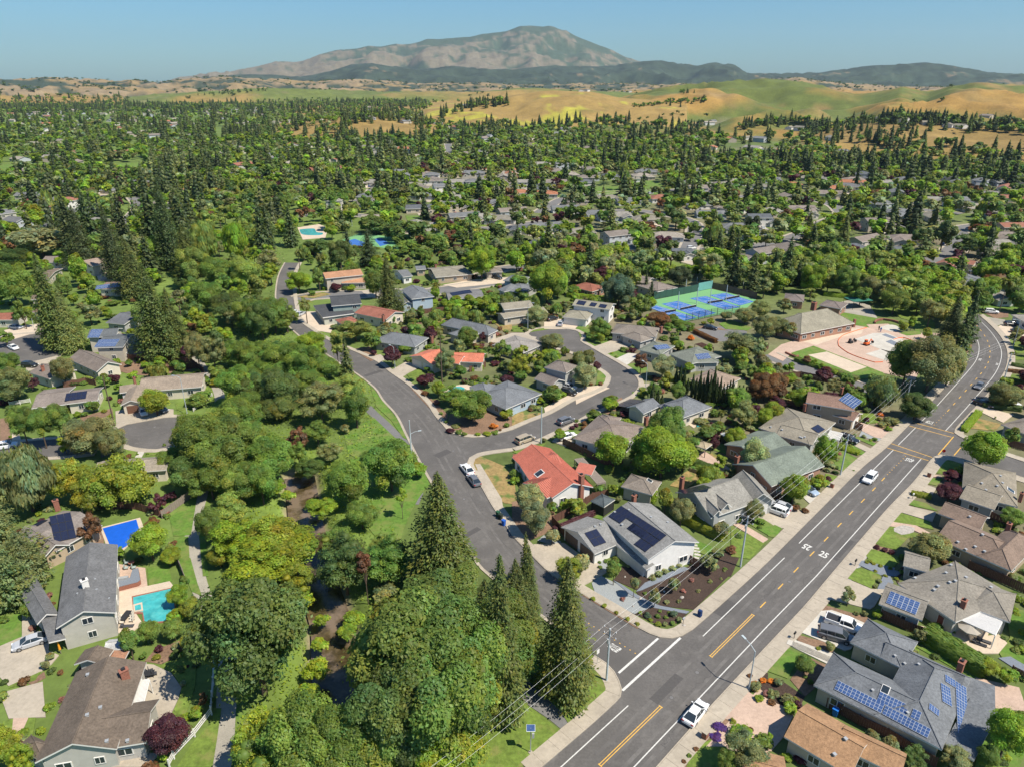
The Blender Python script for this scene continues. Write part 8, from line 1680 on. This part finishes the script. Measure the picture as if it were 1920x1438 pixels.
for _ in range(5000):
    if len(FARH)>190:break
    az=math.radians(R.uniform(-34,34));r=R.uniform(620,1800)if R.random()<.6 else R.uniform(1800,2300);x,y=r*math.sin(az),r*math.cos(az);h,cv=terr(np.array([x]),np.array([y]))
    if cv[0]>=0 and(R.random()<.96 or h[0]>40):continue
    if any((x-a)**2+(y-b)**2<700 for a,b,_ in HPOLY)or any((x-a)**2+(y-b)**2<800 for a,b in FARH)or any(in_poly(x,y,q)for q in paved_near(x,y)):continue
    FARH.append((x,y));far_house(x,y,float(h[0]),R.uniform(0,3.1),R.choice((0,1,2,4,5,6,7,9,10)),R.randrange(6))
for px,py in((1310,262),(1290,262),(1650,226),(1690,232),(1740,234),(1480,243),(1500,246),(1780,238),(1800,240),(1090,172),(1100,172),(1170,173),(1180,174),(520,232),(545,230),(575,228),(600,226),(1400,262),(1560,262)):
    p=GT(px,py);far_house(p.x,p.y,p.z,R.uniform(0,3),1,2);FARH.append((p.x,p.y))
o=mbf.build('far_houses');tag(o,'small distant houses scattered among the trees and hill spurs','houses',None,'stuff')
# streets and driveways near the copied houses: pale aprons
for x,y,q in HPOLY:
    if R.random()<.75 and proj((x,y,0))[2]<700:
        a=R.uniform(-.5,.5)-1.4;dx,dy=math.cos(a),math.sin(a);pts=[(x+dx*4-dy*3,y+dy*4+dx*3),(x+dx*16-dy*3,y+dy*16+dx*3),(x+dx*16+dy*3,y+dy*16-dx*3),(x+dx*4+dy*3,y+dy*4-dx*3)]
        if not any(in_poly(pts[1][0],pts[1][1],k)for k in paved_near(*pts[1])):_pz[0]+=1;flatpoly('driveway',pts,.05+.0011*(_pz[0]% 17),R.choice(('concrete','concrete','cream_paving','pale_concrete')),z0=-.1)
        if R.random()<.6:
            b_=Vector((x+dx*13,y+dy*13,0));e_=Vector((x+dx*9,y+dy*9,0));car(R.choice(('suv','sedan','sedan','van')),R.choice(('white','white','silver','grey','black','blue','red','bronze')),b_,e_,None,z=.08,parts=False,world=True)
    elif R.random()<.6:
        a=R.uniform(0,6.2);s_=R.uniform(5,9);cx_,cy_=x+13*math.cos(a),y+13*math.sin(a);_pz[0]+=1;flatpoly('lawn',[(cx_+s_*math.cos(t),cy_+s_*math.sin(t))for t in(.3,1.8,3.4,5)],.07+.0011*(_pz[0]% 17),'lawn',z0=-.1)
# ---------------------------------------------------------------- the trees beyond, single ones first, nearest first
BARE=[[(1530,256),(1640,230),(1700,234),(1925,255),(1925,300),(1750,290),(1600,296),(1530,280)],[(1290,306),(1380,262),(1470,250),(1500,266),(1400,304)],[(1180,215),(1330,195),(1420,225),(1400,262),(1330,268),(1230,240)],[(640,242),(690,226),(790,236),(770,264),(690,268)],[(808,194),(940,198),(940,216),(860,224),(812,218)],[(950,176),(1160,178),(1170,204),(1000,210)],[(1200,172),(1540,158),(1500,218),(1330,256),(1240,218)]]
def bare(x,y,h=0.0):
    q=proj((x,y,h));return any(in_poly(q[0],q[1],b)for b in BARE)
def tree_ok(x,y,r):
    for a,b,s in TREES:
        if abs(a-x)<12 and(x-a)**2+(y-b)**2<((r+s)*.62)**2:return False
    for a,b,q in HPOLY:
        if abs(a-x)<20 and abs(b-y)<20 and(in_poly(x,y,q)or(x-a)**2+(y-b)**2<70):return False
        # keep the view onto roofs partly open
    return not any(in_poly(x,y,q)for q in paved_near(x,y))
REG=[  # picture polygon, share of conifers, colours
 ([(-60,330),(200,330),(420,330),(470,380),(330,470),(330,560),(180,520),(0,470),(-60,470)],.32),([(400,330),(760,330),(760,400),(700,440),(560,450),(440,430)],.12),
 ([(560,330),(1000,300),(1500,300),(1960,330),(1960,540),(1800,560),(1640,560),(1500,540),(1180,540),(1000,560),(840,510),(740,470),(700,420)],.15)]
BL=['mid','bright','oak','willow','bright','bright','willow','olive','lime','deep','sage','mid','bright','rust','plum','gold']
cand=[]
for poly,cf in REG:
    w_=[G(*p)for p in poly];wp=[(p.x,p.y)for p in w_];wx=[p[0]for p in wp];wy=[p[1]for p in wp];area=(max(wx)-min(wx))*(max(wy)-min(wy))
    for _ in range(int(area/48)):
        x=R.uniform(min(wx),max(wx));y=R.uniform(min(wy),max(wy))
        if in_poly(x,y,wp):cand.append((math.hypot(x,y),x,y,cf))
cand.sort();CNT={}
for p in PLANTS:k=p[0].name.split('.')[0];CNT[k]=CNT.get(k,0)+1
print(CNT)
FAR=[]      # (kind, x, y, z, h, r, colour)
def yard_shrubs(poly,n,hr=(.7,2.4)):
    w_=[G(*p)for p in poly];wp=[(p.x,p.y)for p in w_];wx=[p[0]for p in wp];wy=[p[1]for p in wp];m=0
    for _ in range(n*4):
        if m>=n:break
        x=R.uniform(min(wx),max(wx));y=R.uniform(min(wy),max(wy))
        if not in_poly(x,y,wp)or any(in_poly(x,y,q)for q in paved_near(x,y))or fbm(np.array([x/9]),np.array([y/9]),8)[0]<-.05:continue
        h=R.uniform(*hr);FAR.append(('shrub',x,y,-.1,h,h*R.uniform(.55,.85),R.choice(('mid','bright','olive','mid','lime','sage','deep','plum','oak','willow','rust','pink' if R.random()<.3 else 'mid')),1));m+=1
yard_shrubs([(640,620),(800,560),(960,560),(1180,560),(1240,640),(1440,700),(1660,740),(1560,900),(1400,1020),(1200,900),(1040,820),(960,780),(880,790),(760,700)],1100,(.6,1.9))
yard_shrubs([(0,480),(260,560),(380,700),(240,760),(0,800)],350);yard_shrubs([(560,480),(900,430),(1180,500),(1240,600),(900,560),(620,560)],500);yard_shrubs([(0,930),(150,920),(260,900),(330,960),(340,1100),(390,1230),(250,1438),(0,1438)],160,(.5,1.4));yard_shrubs([(1900,900),(1800,1000),(1640,1200),(1500,1440),(1960,1440),(1960,900)],260,(.5,1.6))
for d_,x,y,cf in cand:
    clump=float(fbm(np.array([x/45]),np.array([y/45]),77)[0]);con=R.random()<cf*.36+max(0,clump-.10)*2.0;col=R.choice(BL)
    if con:h=R.uniform(12,22);r=h*R.uniform(.23,.31);k=R.choice(('redwood','redwood','redwood','pine'));col=R.choice(('redwood','dark','dark','cedar'))
    else:h=R.uniform(7.5,13.5)*(.75 if col in('plum','gold','rust')else 1);r=h*R.uniform(.42,.56);k=R.choice(('oak','round','airy','oak','willow' if col=='willow' else 'round'))
    if not tree_ok(x,y,r):continue
    hidden=False
    if not con or R.random()<.5:
        for a,b,q in HPOLY:      # not right in front of a copied house
            if abs(a-x)<14 and 0<b-y<16:hidden=R.random()<.85;break
    if hidden:continue
    pr=proj((x,y,5));vis=-20<pr[0]<1940
    nm_=NAME[k][0]
    if vis and CNT.get(nm_,0)<298:plant(k,x,y,0,h,r,col,1 if d_<420 else 2);CNT[nm_]=CNT.get(nm_,0)+1
    else:TREES.append((x,y,r));FAR.append((k,x,y,0.0,h,r,col,1 if d_<300 else 2))
print('single trees',CNT,'near crowd',len(FAR))
# distant woodland
def far_scatter(n,rmin,rmax,azr,fn):
    az=NR.uniform(azr[0],azr[1],n);r=np.exp(NR.uniform(math.log(rmin),math.log(rmax),n));x=r*np.sin(az);y=r*np.cos(az);h,cv=terr(x,y);n1=fbm(x/110,y/110,15,4);n2=fbm(x/30,y/30,16,3)
    for i in range(n):
        q=fn(x[i],y[i],h[i],cv[i],n1[i],n2[i],r[i])
        if q:FAR.append((q[0],x[i],y[i],h[i]-.3,q[1],q[2],q[3],2))
FH={}
for a,b in FARH:FH.setdefault((int(a//20),int(b//20)),[]).append((a,b))
def f1(x,y,h,cv,n1,n2,r):
    if cv>0 and h>4 or bare(x,y,h):return None
    for i in(-1,0,1):
        for j in(-1,0,1):
            for a,b in FH.get((int(x//20)+i,int(y//20)+j),()):
                if(x-a)**2+(y-b)**2<110 or(abs(a-x)<9 and 0<b-y<16):return None
    if r<1100 and any(in_poly(x,y,q)for q in paved_near(x,y)):return None
    left=math.atan2(x,y)<-.12
    if R.random()<(.13 if left else .05)+max(0,n1-.12)*1.7:hh=R.uniform(13,23);return('redwood',hh,hh*R.uniform(.26,.34),R.choice(('dark','redwood','dark','cedar','oak')))
    hh=R.uniform(8,14);return(R.choice(('oak','round','airy')),hh,hh*R.uniform(.45,.62),R.choice(('mid','oak','mid','bright','olive','willow','bright','mid','lime','sage')))
a0,a1=math.radians(-38),math.radians(38)
far_scatter(7200,700,2400,(a0,a1),f1)
far_scatter(3600,2300,3100,(a0,math.radians(6)),f1)
def f2(x,y,h,cv,n1,n2,r):      # oaks on the hills
    if cv<0:return None
    if cv in(0,1,2):
        if cv==0 and n1>.12 and r<1400:hh=R.uniform(6,16);return(R.choice(('redwood','oak')),hh,hh*.3,R.choice(('dark','oak')))
        return('oak',R.uniform(4,8),R.uniform(3,6),'oak')if n1*1.2+n2*.3>.62 else None
    return('oak',R.uniform(6,11),R.uniform(5,10),'oak')if n1+n2*.4>(.42 if cv==3 else .0)else None
far_scatter(1800,950,1700,(math.radians(-8),a1),f2);far_scatter(9000,2400,5600,(a0,a1),f2)
# tree belts on the hill spurs
def belt(pts,n,spread,hr,con=.7):
    for _ in range(n):
        i=R.randrange(len(pts)-1);t=R.random();px=pts[i][0]+(pts[i+1][0]-pts[i][0])*t+R.gauss(0,3);py=pts[i][1]+(pts[i+1][1]-pts[i][1])*t+abs(R.gauss(0,spread));p=GT(px,py);h=R.uniform(*hr)
        c=R.random()<con;FAR.append(('redwood' if c else 'oak',p.x,p.y,p.z-.3,h if c else h*.65,h*(.26 if c else .42),R.choice(('dark','redwood'))if c else R.choice(('oak','mid','bright')),2))
belt([(1620,232),(1700,226),(1760,232),(1850,240),(1925,246)],60,4,(12,22));belt([(1380,238),(1440,232),(1480,226),(1540,236)],50,4,(11,20),.5);belt([(640,232),(700,222),(760,220),(800,226),(860,205),(900,195),(950,192)],110,5,(12,22));belt([(660,270),(720,262),(780,262),(860,258),(920,250),(1000,240),(1080,230),(1180,225)],120,6,(13,24));belt([(1190,200),(1260,192),(1330,186)],60,3,(8,12),.2);belt([(1280,172),(1300,176)],10,2,(8,12),.2);belt([(1700,165),(1780,164)],4,1,(8,10),0)
belt([(340,182),(430,172),(500,168)],40,3,(8,14),.2);belt([(430,190),(560,186),(700,188),(820,186)],70,3,(8,13),.2);belt([(0,200),(100,205),(200,200),(300,200),(420,205),(560,205),(660,202)],260,6,(12,24));belt([(1500,275),(1640,262),(1700,280),(1800,275),(1925,300)],34,5,(12,22),.6);belt([(1180,250),(1240,235),(1280,240),(1350,262),(1480,262)],45,8,(12,24),.6)
print('far trees',len(FAR))
groups={}
for f in FAR:groups.setdefault((('redwood' if f[0]in('redwood','pine')else f[0]if f[0]in('oak','round','airy','shrub')else 'oak'),f[7]),[]).append(f)
outc=Crown();outb=Crown();outs=Crown()
for(k,lod),lst in groups.items():
    vs=PRO[k][lod]
    for vi,(_,_,cr)in enumerate(vs):
        sub=lst[vi::len(vs)]
        if not sub:continue
        V,Fq,T_=cr.arrays()
        # only the faces that matter at this size
        if lod==2 and k !='redwood':pass
        m=len(sub);a=NR.rand(m)*6.283;ca,sa=np.cos(a),np.sin(a);X=np.array([s[1]for s in sub]);Y=np.array([s[2]for s in sub]);Z=np.array([s[3]for s in sub]);Hh=np.array([s[4]for s in sub]);Rr=np.array([s[5]for s in sub]);Cc=np.array([FC[s[6]]for s in sub])*(1+.1*NR.randn(m,1))
        if k=='redwood':sx=Rr/.19;sz=Hh;z0=Z
        elif k=='shrub':sx=Rr;sz=Hh;z0=Z
        else:fl={'oak':.78,'round':.92,'airy':1.0}[k];ch=np.minimum(Rr*fl*1.9,Hh*.95);sx=Rr;sz=ch/(1.9*fl);z0=Z+Hh-ch*.5
        W_=np.empty((m,len(V),3));W_[:,:,0]=(V[None,:,0]*ca[:,None]-V[None,:,1]*sa[:,None])*sx[:,None]+X[:,None];W_[:,:,1]=(V[None,:,0]*sa[:,None]+V[None,:,1]*ca[:,None])*sx[:,None]+Y[:,None];W_[:,:,2]=V[None,:,2]*sz[:,None]+z0[:,None]
        TT=T_[None]*Cc[:,None];FF=(Fq[None]+(np.arange(m)*len(V))[:,None,None]).reshape(-1,4);(outc if k=='redwood' else outs if k=='shrub' else outb).quads(W_.reshape(-1,3),FF,np.clip(TT,.005,1).reshape(-1,3))
for nm,c,lb in(('far_conifers',outc,'dark pointed conifers crowding the far valley floor and hill spurs'),('far_broadleaf_trees',outb,'far broadleaf treetops covering the valley and dotting the hills'),('garden_shrubs',outs,'mixed low shrubs filling the gardens and fence lines')):
    o=obj(nm,c.mesh(nm));o.color=(1,1,1,1);tag(o,lb,'trees',None,'stuff');print(nm,len(o.data.polygons))

# ---------------------------------------------------------------- haze
def haze(dens=3.0e-5):
    m=bpy.data.materials.new('haze');m.use_nodes=True;n=m.node_tree.nodes;n.clear();o=n.new('ShaderNodeOutputMaterial');v=n.new('ShaderNodeVolumePrincipled');v.inputs['Density'].default_value=dens;v.inputs['Color'].default_value=(.62,.80,1,1);v.inputs['Anisotropy'].default_value=.2
    m.node_tree.links.new(v.outputs[0],o.inputs['Volume']);mb=MB();MT['haze']=m;mb.box((0,6900,430),(26000,14600,870),'haze');ob=mb.build('haze');tag(ob,'thin pale blue summer haze over the valley','haze',None,'stuff')
if HAZE:haze()
# ---------------------------------------------------------------- wording of the labels
LANDMARKS+=[('the tennis courts',1360,570),('the swim club pools',1650,640),('the turquoise garden pool',290,1130),('the covered blue pool',228,1000),('the creek',615,1100),('the corner utility pole',1140,1230),('the street corner with the two parked cars',880,880),('the painted STOP by the orange crosswalk',1700,850),('the head of the court',1035,630),('the far golden hill spur',700,245),('the date palm',577,580),('the left court',290,810),('the back court at the left',60,650),('the yellow flower hill',1040,200),('the road bend',1870,670),('the white car on the near lane',1303,1343),('the bottom left corner',20,1430),('the bottom right corner',1900,1430),('the far left edge',10,430),('the mid right edge',1910,420),('the far swimming pool with turquoise water',590,435),('the half hidden blue tennis court',690,455),('the small park lawn between houses',1210,350),('the pale school roofs at the left',400,330)]
def rel(px,py,lx,ly):
    dx,dy=px-lx,py-ly
    if abs(dx)<22 and abs(dy)<22:return 'right beside'
    if abs(dx)>abs(dy)*1.3:return 'right of' if dx>0 else 'left of'
    return 'just below' if dy>0 else 'behind'
ORD=['','second ','third ','fourth ','fifth ','sixth ','seventh ','eighth ','ninth ','tenth ','eleventh ','twelfth ','thirteenth ','fourteenth ','fifteenth ','sixteenth ','seventeenth ','eighteenth ']
allp=[(p[0],p[1],p[3],p[4],p[2])for p in PLANTS]
for o,base in AUTO:
    q=proj(o.location)if o.location.length>1 else(960,700,1);allp.append((o,base,q[0],q[1],o.get('group')))
buck={}
for o,base,x,y,g in allp:
    L_=sorted(LANDMARKS,key=lambda l:(l[1]-x)**2+1.8*(l[2]-y)**2)[0];s=rel(x,y,L_[1],L_[2])
    buck.setdefault((base,s,L_[0]),[]).append((abs(x-L_[1])+abs(y-L_[2]),o));
    if g:o['group']=g
for(base,s,lm),lst in buck.items():
    lst.sort(key=lambda t:t[0])
    for i,(_,o)in enumerate(lst):
        txt=base+' '+s+' '+lm
        if len(lst)>1:txt=base+', '+('nearest ' if i==0 else(ORD[i]if i<18 else 'far ')+'nearest ')+s+' '+lm
        w_=txt.split();o['label']=' '.join(w_[:16])
cnt={}
for o in COL.objects:
    if o.parent is None and o.get('label'):cnt[o['label']]=cnt.get(o['label'],0)+1
print('objects',len(COL.objects),'repeated labels',sum(1 for v in cnt.values()if v>1))
